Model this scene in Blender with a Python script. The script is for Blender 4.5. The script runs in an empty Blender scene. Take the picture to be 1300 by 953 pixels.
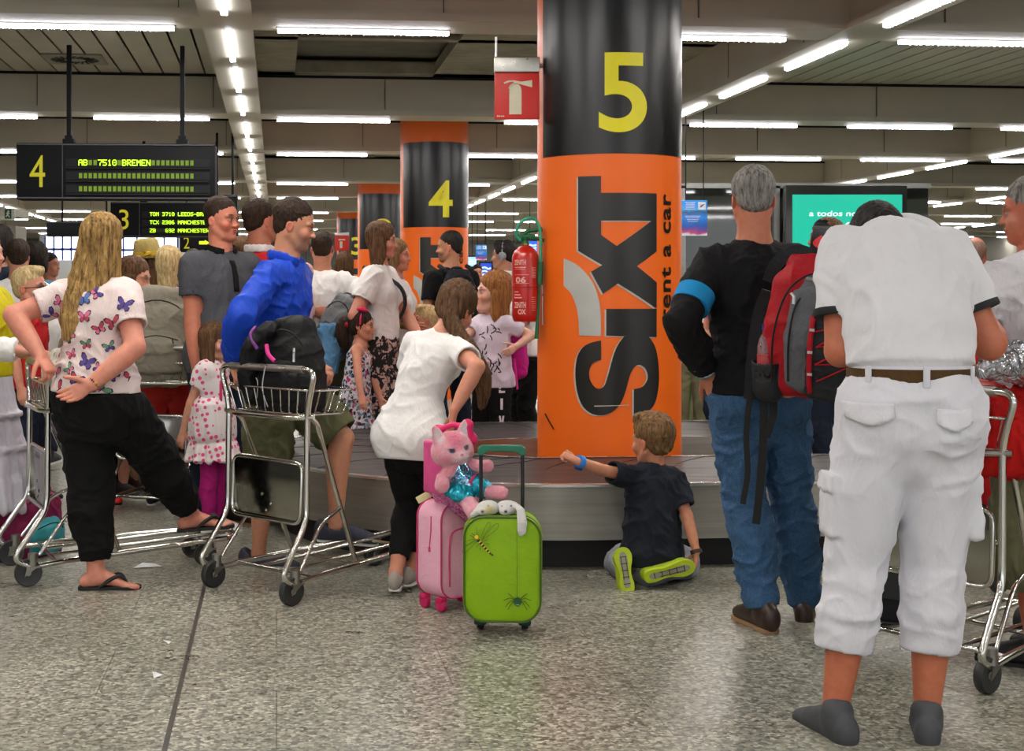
import bpy, bmesh, math, random
import numpy as np
from mathutils import Vector, Matrix, Quaternion, Euler
from mathutils.bvhtree import BVHTree
from mathutils.geometry import tessellate_polygon
random.seed(7)
PI = math.pi
SC = bpy.context.scene
COL = SC.collection
# ------------------------------------------------------------------ camera
CAMH, FPX, X0, Y0 = 1.35, 1800.0, 531.0, 368.0
cam_d = bpy.data.cameras.new('camera'); cam = bpy.data.objects.new('camera', cam_d); COL.objects.link(cam)
cam.location = (0, 0, CAMH); cam.rotation_euler = (PI/2, 0, 0)
cam_d.sensor_width = 36; cam_d.sensor_fit = 'HORIZONTAL'; cam_d.lens = FPX/1300*36
cam_d.shift_x = (650-X0)/1300; cam_d.shift_y = (Y0-476.5)/1300
cam_d.clip_start = .1; cam_d.clip_end = 300
SC.camera = cam
def at(px, py, z):
    return Vector(((px-X0)*z/FPX, z, CAMH-(py-Y0)*z/FPX))
def gz(py):                                   # depth of a ground point seen at row py
    return CAMH*FPX/(py-Y0)
def px(w): return w*FPX
# ------------------------------------------------------------------ materials
MATS = {}
def srgb(c):
    if isinstance(c, str):
        c = [int(c[i:i+2], 16)/255 for i in (0, 2, 4)]
    return tuple(((v/12.92) if v <= .04045 else ((v+.055)/1.055)**2.4) for v in c)
class NT:
    def __init__(s, name):
        m = s.m = bpy.data.materials.new(name); m.use_nodes = True
        s.t = m.node_tree; s.b = s.t.nodes['Principled BSDF']
    def n(s, typ, **kw):
        nd = s.t.nodes.new(typ)
        for k, v in kw.items():
            if k in nd.bl_rna.properties.keys() and not k.startswith('i_'): setattr(nd, k, v)
            else: nd.inputs[k[2:].replace('_', ' ') if k.startswith('i_') else k].default_value = v
        return nd
    def l(s, a, b): s.t.links.new(a, b)
    def ramp(s, fac, stops, interp='LINEAR'):
        r = s.n('ShaderNodeValToRGB'); r.color_ramp.interpolation = interp
        e = r.color_ramp.elements
        while len(e) < len(stops): e.new(.5)
        for q, (p, c) in zip(e, stops):
            q.position = p; q.color = (*c, 1) if len(c) == 3 else c
        s.l(fac, r.inputs[0]); return r.outputs[0]
    def coord(s, kind='Object', scale=None, rot=None):
        c = s.n('ShaderNodeTexCoord').outputs[kind]
        if scale or rot:
            mp = s.n('ShaderNodeMapping')
            if scale: mp.inputs['Scale'].default_value = scale
            if rot: mp.inputs['Rotation'].default_value = rot
            s.l(c, mp.inputs[0]); return mp.outputs[0]
        return c
    def noise(s, vec, scale, detail=3, rough=.5, dist=0):
        nn = s.n('ShaderNodeTexNoise'); nn.inputs['Scale'].default_value = scale
        nn.inputs['Detail'].default_value = detail; nn.inputs['Roughness'].default_value = rough
        nn.inputs['Distortion'].default_value = dist
        s.l(vec, nn.inputs['Vector']); return nn.outputs['Fac']
    def bump(s, h, strength=.3, dist=.01):
        b = s.n('ShaderNodeBump'); b.inputs['Strength'].default_value = strength
        b.inputs['Distance'].default_value = dist
        s.l(h, b.inputs['Height']); s.l(b.outputs[0], s.b.inputs['Normal'])
    def mix(s, f, a, b, mode='MIX'):
        m = s.n('ShaderNodeMix', data_type='RGBA', blend_type=mode)
        for v, i in ((f, 0), (a, 6), (b, 7)):
            if isinstance(v, (int, float)): m.inputs[i].default_value = v
            elif isinstance(v, tuple): m.inputs[i].default_value = (*v, 1) if len(v) == 3 else v
            else: s.l(v, m.inputs[i])
        return m.outputs[2]
    def math(s, op, a, b=None, c=None):
        m = s.n('ShaderNodeMath', operation=op)
        for i, v in enumerate((a, b, c)):
            if v is None: continue
            if isinstance(v, (int, float)): m.inputs[i].default_value = v
            else: s.l(v, m.inputs[i])
        return m.outputs[0]
    def base(s, v):
        if isinstance(v, tuple): s.b.inputs['Base Color'].default_value = (*v, 1)
        else: s.l(v, s.b.inputs['Base Color'])
    def set(s, **kw):
        for k, v in kw.items():
            i = s.b.inputs[k.replace('_', ' ')]
            if isinstance(v, (int, float)): i.default_value = v
            elif isinstance(v, tuple): i.default_value = (*v, 1) if len(v) == 3 else v
            else: s.l(v, i)
def simple(name, col, rough=.5, metal=0, var=.12, scale=20, bump=0, bs=200, coat=0, spec=None):
    """plain surface: a base colour with slight mottling and an optional fine bump"""
    if name in MATS: return MATS[name]
    t = NT(name); c = srgb(col); co = t.coord()
    nz = t.noise(co, scale, 4)
    lo = tuple(v*(1-var) for v in c); hi = tuple(min(1, v*(1+var)) for v in c)
    t.base(t.ramp(nz, [(.3, lo), (.7, hi)]))
    t.set(Roughness=rough, Metallic=metal)
    if coat: t.set(Coat_Weight=coat, Coat_Roughness=.15)
    if spec is not None: t.b.inputs['Specular IOR Level'].default_value = spec
    if bump: t.bump(t.noise(co, bs, 3), bump, .004)
    MATS[name] = t.m; return t.m
def emit(name, col, strength):
    if name in MATS: return MATS[name]
    t = NT(name); c = srgb(col); t.base((.0, .0, .0)); t.set(Roughness=.6)
    t.b.inputs['Emission Color'].default_value = (*c, 1); t.b.inputs['Emission Strength'].default_value = strength
    MATS[name] = t.m; return t.m
def metal(name, col, rough=.2, aniso=0):
    if name in MATS: return MATS[name]
    t = NT(name); co = t.coord(); c = srgb(col)
    nz = t.noise(co, 6, 5)
    t.base(t.ramp(nz, [(.3, tuple(v*.85 for v in c)), (.7, c)])); t.set(Metallic=1.0)
    t.set(Roughness=t.ramp(t.noise(co, 30, 4), [(.3, (rough*.7,)*3), (.75, (rough*1.4,)*3)]))
    MATS[name] = t.m; return t.m
def cloth(name, col, rough=.85, var=.1, bump=.35, wr=9, weave=900, stretch=(1, 1, .45), sheen=.0, mottle=0, mcol=None):
    """fabric: weave bump plus broad wrinkles; mottle gives heather flecks"""
    if name in MATS: return MATS[name]
    t = NT(name); c = srgb(col); co = t.coord(scale=stretch)
    w1 = t.noise(co, wr, 4, .55, .6); fine = t.noise(t.coord(), weave, 2)
    lo = tuple(v*(1-var) for v in c); hi = tuple(min(1, v*(1+var)) for v in c)
    cc = t.ramp(w1, [(.3, lo), (.7, hi)])
    if mottle:
        cc = t.mix(t.ramp(t.noise(t.coord(scale=(1, 1, 3)), 160, 3, .7), [(.42, (0,)*3), (.6, (mottle,)*3)]), cc, srgb(mcol))
    t.base(cc); t.set(Roughness=rough); t.b.inputs['Specular IOR Level'].default_value = .25
    if sheen: t.set(Sheen_Weight=sheen)
    w2 = t.noise(co, wr*3.1, 3, .5, 1.2)
    h = t.math('ADD', t.math('MULTIPLY', w1, 1.0), t.math('MULTIPLY', w2, .35))
    h = t.math('ADD', h, t.math('MULTIPLY', fine, .03))
    t.bump(h, bump, .03); MATS[name] = t.m; return t.m
def hairmat(name, dark, light, scale=26):
    if name in MATS: return MATS[name]
    t = NT(name); co = t.coord(scale=(1, 1, .12))
    n1 = t.noise(co, scale*3, 4, .7, .3)
    t.base(t.ramp(n1, [(.32, srgb(dark)), (.68, srgb(light))])); t.set(Roughness=.62)
    t.b.inputs['Specular IOR Level'].default_value = .22
    t.bump(t.noise(co, scale*9, 3, .7), .6, .006); MATS[name] = t.m; return t.m
def skinmat(name='skin'):
    if name in MATS: return MATS[name]
    t = NT(name); a = t.n('ShaderNodeVertexColor', layer_name='Col')
    nz = t.noise(t.coord(), 45, 4)
    c = t.mix(t.ramp(nz, [(.35, (0,)*3), (.75, (.22,)*3)]), a.outputs[0], srgb('c87860'), 'MULTIPLY')
    t.base(c); t.set(Roughness=.5, Subsurface_Weight=.12, Subsurface_Scale=.012)
    t.b.inputs['Subsurface Radius'].default_value = (1, .35, .2)
    t.b.inputs['Specular IOR Level'].default_value = .4
    t.bump(t.noise(t.coord(), 350, 2), .12, .002); MATS[name] = t.m; return t.m
# ------------------------------------------------------------------ objects
def tag(o, label=None, cat=None, group=None, kind=None):
    if label: o['label'] = label
    if cat: o['category'] = cat
    if group: o['group'] = group
    if kind: o['kind'] = kind
    return o
def root(name, loc, label, cat, rz=0, group=None):
    o = bpy.data.objects.new(name, None); COL.objects.link(o); o.empty_display_size = .1
    o.location = loc; o.rotation_euler = (0, 0, rz)
    return tag(o, label, cat, group)
def mk(name, me, mats=None, parent=None, smooth=None, loc=None):
    o = bpy.data.objects.new(name, me); COL.objects.link(o)
    if mats:
        for m in (mats if isinstance(mats, (list, tuple)) else [mats]): me.materials.append(m)
    if parent: o.parent = parent
    if loc is not None: o.location = loc
    if smooth is not None: me.shade_smooth() if smooth else None
    return o
class MB:
    """collects boxes, tubes, lathes and prisms into one mesh"""
    def __init__(s): s.v, s.f, s.mi, s.sm = [], [], [], []
    def add(s, vs, fs, mi=0, sm=False, M=None):
        o = len(s.v)
        s.v += [tuple(M @ Vector(p)) if M is not None else tuple(p) for p in vs]
        s.f += [tuple(i+o for i in f) for f in fs]; s.mi += [mi]*len(fs); s.sm += [sm]*len(fs)
    def box(s, c, d, mi=0, M=None, bev=0):
        x, y, z = c; a, b, e = (q/2 for q in d)
        if bev:
            s.rbox(c, d, bev, mi, M); return
        vs = [(x+i*a, y+j*b, z+k*e) for k in (-1, 1) for j in (-1, 1) for i in (-1, 1)]
        s.add(vs, [(0, 2, 3, 1), (4, 5, 7, 6), (0, 1, 5, 4), (2, 6, 7, 3), (0, 4, 6, 2), (1, 3, 7, 5)], mi, False, M)
    def rbox(s, c, d, r, mi=0, M=None, seg=3):
        bm = bmesh.new(); bmesh.ops.create_cube(bm, size=1, matrix=Matrix.Translation(c) @ Matrix.Diagonal((*d, 1)))
        bmesh.ops.bevel(bm, geom=bm.edges[:], offset=min(r, min(d)*.49), segments=seg, profile=.5, affect='EDGES')
        bm.verts.index_update()
        s.add([v.co[:] for v in bm.verts], [[v.index for v in f.verts] for f in bm.faces], mi, True, M); bm.free()
    def tube(s, pts, r, mi=0, n=10, M=None, cap=True, closed=False, smooth_pts=0):
        pts = [Vector(p) for p in pts]
        if smooth_pts: pts = catmull(pts, smooth_pts, closed)
        rs = r if isinstance(r, (list, tuple)) else [r]*len(pts)
        if len(rs) != len(pts):
            rs = [float(np.interp(i/(len(pts)-1), np.linspace(0, 1, len(rs)), rs)) for i in range(len(pts))]
        vs, fs = [], []; L = len(pts); prev = None
        for i, p in enumerate(pts):
            if closed: t = (pts[(i+1) % L]-pts[i-1])
            else: t = (pts[min(i+1, L-1)]-pts[max(i-1, 0)])
            t = t.normalized() if t.length > 1e-9 else Vector((0, 0, 1))
            if prev is None:
                u = t.orthogonal().normalized()
            else:
                u = (prev-t*prev.dot(t)); u = u.normalized() if u.length > 1e-6 else t.orthogonal().normalized()
            prev = u; w = t.cross(u)
            for k in range(n):
                a = 2*PI*k/n; vs.append(p+(u*math.cos(a)+w*math.sin(a))*rs[i])
        for i in range(L if closed else L-1):
            j = (i+1) % L
            for k in range(n):
                k2 = (k+1) % n; fs.append((i*n+k, i*n+k2, j*n+k2, j*n+k))
        if cap and not closed: fs += [tuple(range(n))[::-1], tuple((L-1)*n+k for k in range(n))]
        s.add(vs, fs, mi, True, M)
    def lathe(s, prof, n=24, mi=0, M=None, ang=2*PI):
        vs, fs = [], []; full = abs(ang-2*PI) < 1e-6; m = n if full else n+1
        for r, z in prof:
            for k in range(m):
                a = ang*k/n; vs.append((r*math.cos(a), r*math.sin(a), z))
        for i in range(len(prof)-1):
            for k in range(n):
                k2 = (k+1) % m; fs.append((i*m+k, i*m+k2, (i+1)*m+k2, (i+1)*m+k))
        if full:
            if prof[0][0] > 1e-6: fs.append(tuple(range(m))[::-1])
            if prof[-1][0] > 1e-6: fs.append(tuple((len(prof)-1)*m+k for k in range(m)))
        s.add(vs, fs, mi, True, M)
    def poly(s, pts, h0, h1, mi=0, M=None, holes=()):
        """prism of a 2D outline between h0 and h1 along local z"""
        loops = [[Vector((x, y, 0)) for x, y in pts]]+[[Vector((x, y, 0)) for x, y in h] for h in holes]
        tri = tessellate_polygon(loops); flat = [p for l in loops for p in l]; N = len(flat)
        vs = [(p.x, p.y, h0) for p in flat]+[(p.x, p.y, h1) for p in flat]
        fs = [tuple(t) for t in tri]+[tuple(i+N for i in t[::-1]) for t in tri]
        o = 0
        for l in loops:
            for i in range(len(l)):
                j = (i+1) % len(l); fs.append((o+i, o+j, o+j+N, o+i+N))
            o += len(l)
        s.add(vs, fs, mi, False, M)
    def build(s, name, mats, parent=None, bevel=0, loc=None, nrm=True):
        me = bpy.data.meshes.new(name); me.from_pydata(s.v, [], s.f)
        me.polygons.foreach_set('material_index', s.mi); me.polygons.foreach_set('use_smooth', s.sm)
        if nrm:
            bm = bmesh.new(); bm.from_mesh(me); bmesh.ops.recalc_face_normals(bm, faces=bm.faces); bm.to_mesh(me); bm.free()
        if True in s.sm:
            try: me.set_sharp_from_angle(angle=math.radians(50))
            except Exception: pass
        o = mk(name, me, mats, parent, loc=loc)
        if bevel:
            b = o.modifiers.new('b', 'BEVEL'); b.width = bevel; b.segments = 2; b.limit_method = 'ANGLE'; b.angle_limit = math.radians(50)
        return o
def catmull(P, sub=6, closed=False):
    P = [Vector(p) for p in P]; n = len(P); out = []
    rng = range(n if closed else n-1)
    for i in rng:
        if closed: a, b, c, d = P[i-1], P[i], P[(i+1) % n], P[(i+2) % n]
        else: a, b, c, d = P[max(i-1, 0)], P[i], P[i+1], P[min(i+2, n-1)]
        for k in range(sub):
            t = k/sub
            out.append(.5*((2*b)+(c-a)*t+(2*a-5*b+4*c-d)*t*t+(3*b-a-3*c+d)*t**3))
    if not closed: out.append(P[-1])
    return out
def fillet(P, r=.05, n=5, closed=False):
    """polyline with rounded corners"""
    P = [Vector(p) for p in P]; out = []; L = len(P)
    for i, p in enumerate(P):
        if not closed and i in (0, L-1): out.append(p); continue
        a = P[i-1]-p; b = P[(i+1) % L]-p; rr = min(r, a.length*.49, b.length*.49)
        A = p+a.normalized()*rr; B = p+b.normalized()*rr
        for k in range(n+1):
            t = k/n; out.append(A*(1-t)**2+p*2*t*(1-t)+B*t*t)
    return out
# ------------------------------------------------------------------ implicit bodies
BIG = 1.0
def _v(p): return np.array(p, dtype=np.float32)
class Field:
    """signed-distance solid built from chains and ellipsoids, meshed by surface nets"""
    def __init__(s): s.ops = []
    def chain(s, st, lat=(1, 0, 0), k=.02, flat=(False, False), op='u', sub=0, p=2):
        """st: [(pos, w, d)] or [(pos, r)]; lat: direction of the w half-width"""
        st = [(Vector(q[0]), q[1], q[2] if len(q) > 2 else q[1]) for q in st]
        if sub:
            P = catmull([q[0] for q in st], sub); W = catmull([Vector((q[1], q[2], 0)) for q in st], sub)
            st = [(a, max(b.x, 1e-4), max(b.y, 1e-4)) for a, b in zip(P, W)]
        s.ops.append(('c', op, k, st, Vector(lat), flat, p)); return s
    def ell(s, c, r, R=None, k=.02, op='u'):
        s.ops.append(('e', op, k, Vector(c), Vector(r), R)); return s
    def plane(s, pt, n, op='cut'):
        """remove everything on the side n points to"""
        s.ops.append(('p', op, 0, Vector(pt), Vector(n).normalized())); return s
    def bounds(s):
        lo, hi = np.full(3, 1e9), np.full(3, -1e9)
        for o in s.ops:
            if o[1] != 'u': continue
            if o[0] == 'c':
                for q, w, d in o[3]:
                    m = max(w, d)+o[2]*.5; lo = np.minimum(lo, np.array(q)-m); hi = np.maximum(hi, np.array(q)+m)
            elif o[0] == 'e':
                m = max(o[4])+o[2]*.5; lo = np.minimum(lo, np.array(o[3])-m); hi = np.maximum(hi, np.array(o[3])+m)
        return lo, hi
    def eval(s, lo, shape, h):
        F = np.full(shape, BIG, np.float32)
        ax = [lo[i]+h*np.arange(shape[i], dtype=np.float32) for i in range(3)]
        def sub(blo, bhi):
            sl = []
            for i in range(3):
                a = max(0, int(math.floor((blo[i]-lo[i])/h))); b = min(shape[i], int(math.ceil((bhi[i]-lo[i])/h))+1)
                if b <= a: return None
                sl.append(slice(a, b))
            return tuple(sl)
        def grid(sl):
            return np.meshgrid(ax[0][sl[0]], ax[1][sl[1]], ax[2][sl[2]], indexing='ij', sparse=True)
        for o in s.ops:
            op, k = o[1], o[2]
            if o[0] == 'p':
                X, Y, Z = np.meshgrid(*ax, indexing='ij', sparse=True)
                n = o[4]; D = (X-o[3][0])*n[0]+(Y-o[3][1])*n[1]+(Z-o[3][2])*n[2]
                F = np.maximum(F, D); continue
            if o[0] == 'e':
                m = max(o[4])+k+2.5*h; sl = sub(np.array(o[3])-m, np.array(o[3])+m)
                if sl is None: continue
                X, Y, Z = grid(sl); x, y, z = X-o[3][0], Y-o[3][1], Z-o[3][2]
                if o[5] is not None:
                    R = o[5].transposed()
                    x, y, z = (R[0][0]*x+R[0][1]*y+R[0][2]*z, R[1][0]*x+R[1][1]*y+R[1][2]*z, R[2][0]*x+R[2][1]*y+R[2][2]*z)
                r = o[4]
                k0 = np.sqrt((x/r[0])**2+(y/r[1])**2+(z/r[2])**2)
                k1 = np.sqrt((x/r[0]**2)**2+(y/r[1]**2)**2+(z/r[2]**2)**2)
                D = k0*(k0-1)/np.maximum(k1, 1e-6)
            else:
                st, lat, flat, p = o[3:7]
                mlo = np.min([np.array(q[0])-max(q[1], q[2]) for q in st], 0)-k-2.5*h
                mhi = np.max([np.array(q[0])+max(q[1], q[2]) for q in st], 0)+k+2.5*h
                sl = sub(mlo, mhi)
                if sl is None: continue
                shp = tuple(q.stop-q.start for q in sl); D = np.full(shp, BIG, np.float32)
                n_ = len(st)-1
                for i in range(n_):
                    (a, wa, da), (b, wb, db) = st[i], st[i+1]
                    m = max(wa, da, wb, db)+k+2.5*h
                    blo = np.minimum(np.array(a), np.array(b))-m; bhi = np.maximum(np.array(a), np.array(b))+m
                    s2 = sub(blo, bhi)
                    if s2 is None: continue
                    s2 = tuple(slice(max(q.start, g.start), min(q.stop, g.stop)) for q, g in zip(s2, sl))
                    if any(q.stop <= q.start for q in s2): continue
                    X, Y, Z = grid(s2); x, y, z = X-a[0], Y-a[1], Z-a[2]
                    ab = b-a; L = max(ab.length, 1e-6); n = ab/L
                    u = lat-n*lat.dot(n)
                    u = u.normalized() if u.length > 1e-4 else n.orthogonal().normalized()
                    v = n.cross(u)
                    s_ = x*n[0]+y*n[1]+z*n[2]; t = np.clip(s_/L, 0, 1)
                    U = x*u[0]+y*u[1]+z*u[2]; V = x*v[0]+y*v[1]+z*v[2]
                    W = wa+(wb-wa)*t; Dd = da+(db-da)*t; m_ = np.minimum(W, Dd)
                    ov = s_-t*L
                    if p == 2:
                        q0 = (U/W)**2+(V/Dd)**2+(ov/m_)**2; k0 = np.sqrt(q0)
                        k1 = np.sqrt((U/W**2)**2+(V/Dd**2)**2+(ov/m_**2)**2)
                        d = k0*(k0-1)/np.maximum(k1, 1e-6)
                        d = np.where(k0 < 1e-4, -m_, d)
                    else:
                        k0 = (np.abs(U/W)**p+np.abs(V/Dd)**p+np.abs(ov/m_)**p)**(1/p); d = (k0-1)*m_
                    if flat[0] and i == 0: d = np.maximum(d, -s_)
                    if flat[1] and i == n_-1: d = np.maximum(d, s_-L)
                    loc = tuple(slice(q.start-g.start, q.stop-g.start) for q, g in zip(s2, sl))
                    D[loc] = np.minimum(D[loc], d)
            G = F[sl]
            if op == 'u':
                if k > 0:
                    hh = np.maximum(k-np.abs(G-D), 0)/k; F[sl] = np.minimum(G, D)-hh*hh*k*.25
                else: F[sl] = np.minimum(G, D)
            elif op == 's':
                if k > 0:
                    hh = np.maximum(k-np.abs(G+D), 0)/k; F[sl] = np.maximum(G, -D)+hh*hh*k*.25
                else: F[sl] = np.maximum(G, -D)
        return F
    def mesh(s, h, box=None):
        if box is None: lo, hi = s.bounds(); lo = lo-2*h; hi = hi+2*h; edge = True
        else: lo, hi = np.array(box[0], float), np.array(box[1], float)
        shape = tuple(int(v) for v in np.ceil((hi-lo)/h)+1)
        return surface_nets(s.eval(lo, shape, h), lo, h)
_C = np.array([(i, j, k) for i in (0, 1) for j in (0, 1) for k in (0, 1)])
_E = [(a, b) for a in range(8) for b in range(a+1, 8) if np.abs(_C[a]-_C[b]).sum() == 1]
def surface_nets(F, lo, h):
    S = F < 0; nx, ny, nz = F.shape
    cnt = sum(S[i:nx-1+i, j:ny-1+j, k:nz-1+k].astype(np.int8) for i, j, k in _C)
    I, J, K = np.nonzero((cnt > 0) & (cnt < 8))
    if len(I) == 0: return np.zeros((0, 3)), np.zeros((0, 4), int)
    val = np.stack([F[I+i, J+j, K+k] for i, j, k in _C], 1)
    acc = np.zeros((len(I), 3)); num = np.zeros(len(I))
    for a, b in _E:
        va, vb = val[:, a], val[:, b]; m = (va < 0) != (vb < 0)
        t = np.where(m, va/np.where(m, va-vb, 1), 0)
        P = _C[a][None]+(_C[b]-_C[a])[None]*t[:, None]
        acc += P*m[:, None]; num += m
    V = np.stack([I, J, K], 1)+acc/num[:, None]; V = V*h+np.array(lo)[None]
    idx = np.full((nx-1, ny-1, nz-1), -1, np.int64); idx[I, J, K] = np.arange(len(I))
    Q = []
    a = S[:-1, 1:-1, 1:-1] != S[1:, 1:-1, 1:-1]; i, j, k = np.nonzero(a); j += 1; k += 1
    q = np.stack([idx[i, j-1, k-1], idx[i, j, k-1], idx[i, j, k], idx[i, j-1, k]], 1); f = S[i, j, k]; q[~f] = q[~f][:, ::-1]; Q.append(q)
    a = S[1:-1, :-1, 1:-1] != S[1:-1, 1:, 1:-1]; i, j, k = np.nonzero(a); i += 1; k += 1
    q = np.stack([idx[i-1, j, k-1], idx[i-1, j, k], idx[i, j, k], idx[i, j, k-1]], 1); f = S[i, j, k]; q[~f] = q[~f][:, ::-1]; Q.append(q)
    a = S[1:-1, 1:-1, :-1] != S[1:-1, 1:-1, 1:]; i, j, k = np.nonzero(a); i += 1; j += 1
    q = np.stack([idx[i-1, j-1, k], idx[i, j-1, k], idx[i, j, k], idx[i-1, j, k]], 1); f = S[i, j, k]; q[~f] = q[~f][:, ::-1]; Q.append(q)
    Q = np.concatenate(Q); Q = Q[(Q >= 0).all(1)]
    return V, Q
_rng = np.random.RandomState(3); _perm = _rng.permutation(256); _perm = np.concatenate([_perm, _perm])
_grad = _rng.normal(size=(256, 3)); _grad /= np.linalg.norm(_grad, axis=1)[:, None]
def perlin(P):
    P = np.asarray(P, float); I = np.floor(P).astype(int); f = P-I; I &= 255
    u = f*f*f*(f*(f*6-15)+10); out = 0
    for dx in (0, 1):
        for dy in (0, 1):
            for dz in (0, 1):
                hsh = _perm[_perm[_perm[(I[:, 0]+dx) & 255]+((I[:, 1]+dy) & 255)]+((I[:, 2]+dz) & 255)]
                d = ((f-np.array([dx, dy, dz]))*_grad[hsh]).sum(1)
                w = (u[:, 0] if dx else 1-u[:, 0])*(u[:, 1] if dy else 1-u[:, 1])*(u[:, 2] if dz else 1-u[:, 2])
                out = out+w*d
    return out
def normals(V, Q):
    n = np.cross(V[Q[:, 2]]-V[Q[:, 0]], V[Q[:, 3]]-V[Q[:, 1]]); N = np.zeros_like(V)
    for c in range(4): np.add.at(N, Q[:, c], n)
    return N/np.maximum(np.linalg.norm(N, axis=1), 1e-12)[:, None]
def relax(V, Q, it=1, lam=.5):
    for _ in range(it):
        A = np.zeros_like(V); c = np.zeros(len(V))
        for a, b in ((0, 1), (1, 2), (2, 3), (3, 0)):
            np.add.at(A, Q[:, a], V[Q[:, b]]); np.add.at(c, Q[:, a], 1)
            np.add.at(A, Q[:, b], V[Q[:, a]]); np.add.at(c, Q[:, b], 1)
        m = c > 0; V = V.copy(); V[m] += lam*(A[m]/c[m][:, None]-V[m])
    return V
def folds(V, Q, amp=.006, freq=(9, 9, 4), seed=0, ridge=True, oct=2, mask=None, hems=None):
    N = normals(V, Q); P = V*np.array(freq)+seed*7.31
    W = np.stack([perlin(P*.6+i*13.7) for i in range(3)], 1)*1.1
    d = 0; a = 1.0
    for o in range(oct):
        n = perlin((P+W)*(2.0**o)+o*5.3)
        d = d+a*((1-2.6*np.abs(n))*.55+.55*np.exp(-(n/.075)**2)-.3 if ridge else n); a *= .5
    for p, n, r in (hems or []):
        q = V-np.array(p)[None]; t = q @ np.array(n); rad = np.sqrt(np.maximum((q*q).sum(1)-t*t, 0))
        near = rad < r*1.7; d = d*np.where(near, np.clip((np.abs(t)-.006)/.05, 0.04, 1), 1)
    return V+N*(amp*d)[:, None]
def mesh_np(name, V, Q):
    me = bpy.data.meshes.new(name); n, m = len(V), len(Q); w = Q.shape[1]
    me.vertices.add(n); me.vertices.foreach_set('co', np.asarray(V, np.float32).ravel())
    me.loops.add(m*w); me.loops.foreach_set('vertex_index', Q.astype(np.int32).ravel())
    me.polygons.add(m); me.polygons.foreach_set('loop_start', np.arange(0, m*w, w, dtype=np.int32))
    me.polygons.foreach_set('loop_total', np.full(m, w, np.int32)) if False else None
    me.polygons.foreach_set('use_smooth', np.ones(m, bool)); me.update(calc_edges=True); me.validate(); return me
def paintcol(me, V, base, spots):
    """vertex colours: spots = [(centre, radii, colour, softness, R)]"""
    C = np.tile(np.array([*srgb(base), 1.0]), (len(V), 1))
    for c, r, col, soft, R in spots:
        d = V-np.array(c)
        if R is not None: d = d @ np.array(R)
        k = np.sqrt(((d/np.array(r))**2).sum(1)); w = np.clip((1+soft-k)/max(2*soft, 1e-3), 0, 1)[:, None]
        C[:, :3] = C[:, :3]*(1-w)+np.array(srgb(col))*w
    a = me.color_attributes.new('Col', 'FLOAT_COLOR', 'POINT'); a.data.foreach_set('color', C.astype(np.float32).ravel())
def solid(name, F, h, mat, parent=None, fold=None, smooth=1, fine=(), spots=None, base=None, loc=None, extra=None):
    V, Q = F.mesh(h)
    V = relax(V, Q, smooth, .45) if smooth else V
    for (lo, hi, hf) in fine:
        c = V[Q].mean(1); lo = np.array(lo, float); hi = np.array(hi, float)
        ins = ((c > lo+h*.8) & (c < hi-h*.8)).all(1); Q = Q[~ins]
    for (lo, hi, hf) in fine:
        V2, Q2 = F.mesh(hf, (np.array(lo)-hf*1.0, np.array(hi)+hf*1.0))
        V2 = relax(V2, Q2, 1, .35)
        Q = np.concatenate([Q, Q2+len(V)]); V = np.concatenate([V, V2])
    used = np.unique(Q); rm = np.full(len(V), -1); rm[used] = np.arange(len(used)); V = V[used]; Q = rm[Q]
    if fold:
        for fk in (fold if isinstance(fold, list) else [fold]): V = folds(V, Q, **fk)
    if extra: V = extra(V, Q)
    me = mesh_np(name, V, Q)
    if base is not None: paintcol(me, V, base, spots or [])
    return mk(name, me, mat, parent, loc=loc)
# ------------------------------------------------------------------ the hall
TH = math.atan(.1); RH = Matrix.Rotation(TH, 4, 'Z')
def hall(o): o.matrix_world = RH; return o
def hp(X, V, z=0): return RH @ Vector((X, V, z))
def st(o): o['kind'] = 'structure'; return o
COLX, COLV, PV, PX = 1.983, 8.344, 9.45, 10.41
HB, HC = 3.255, 3.68                                   # underside of beams, ceiling
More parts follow.
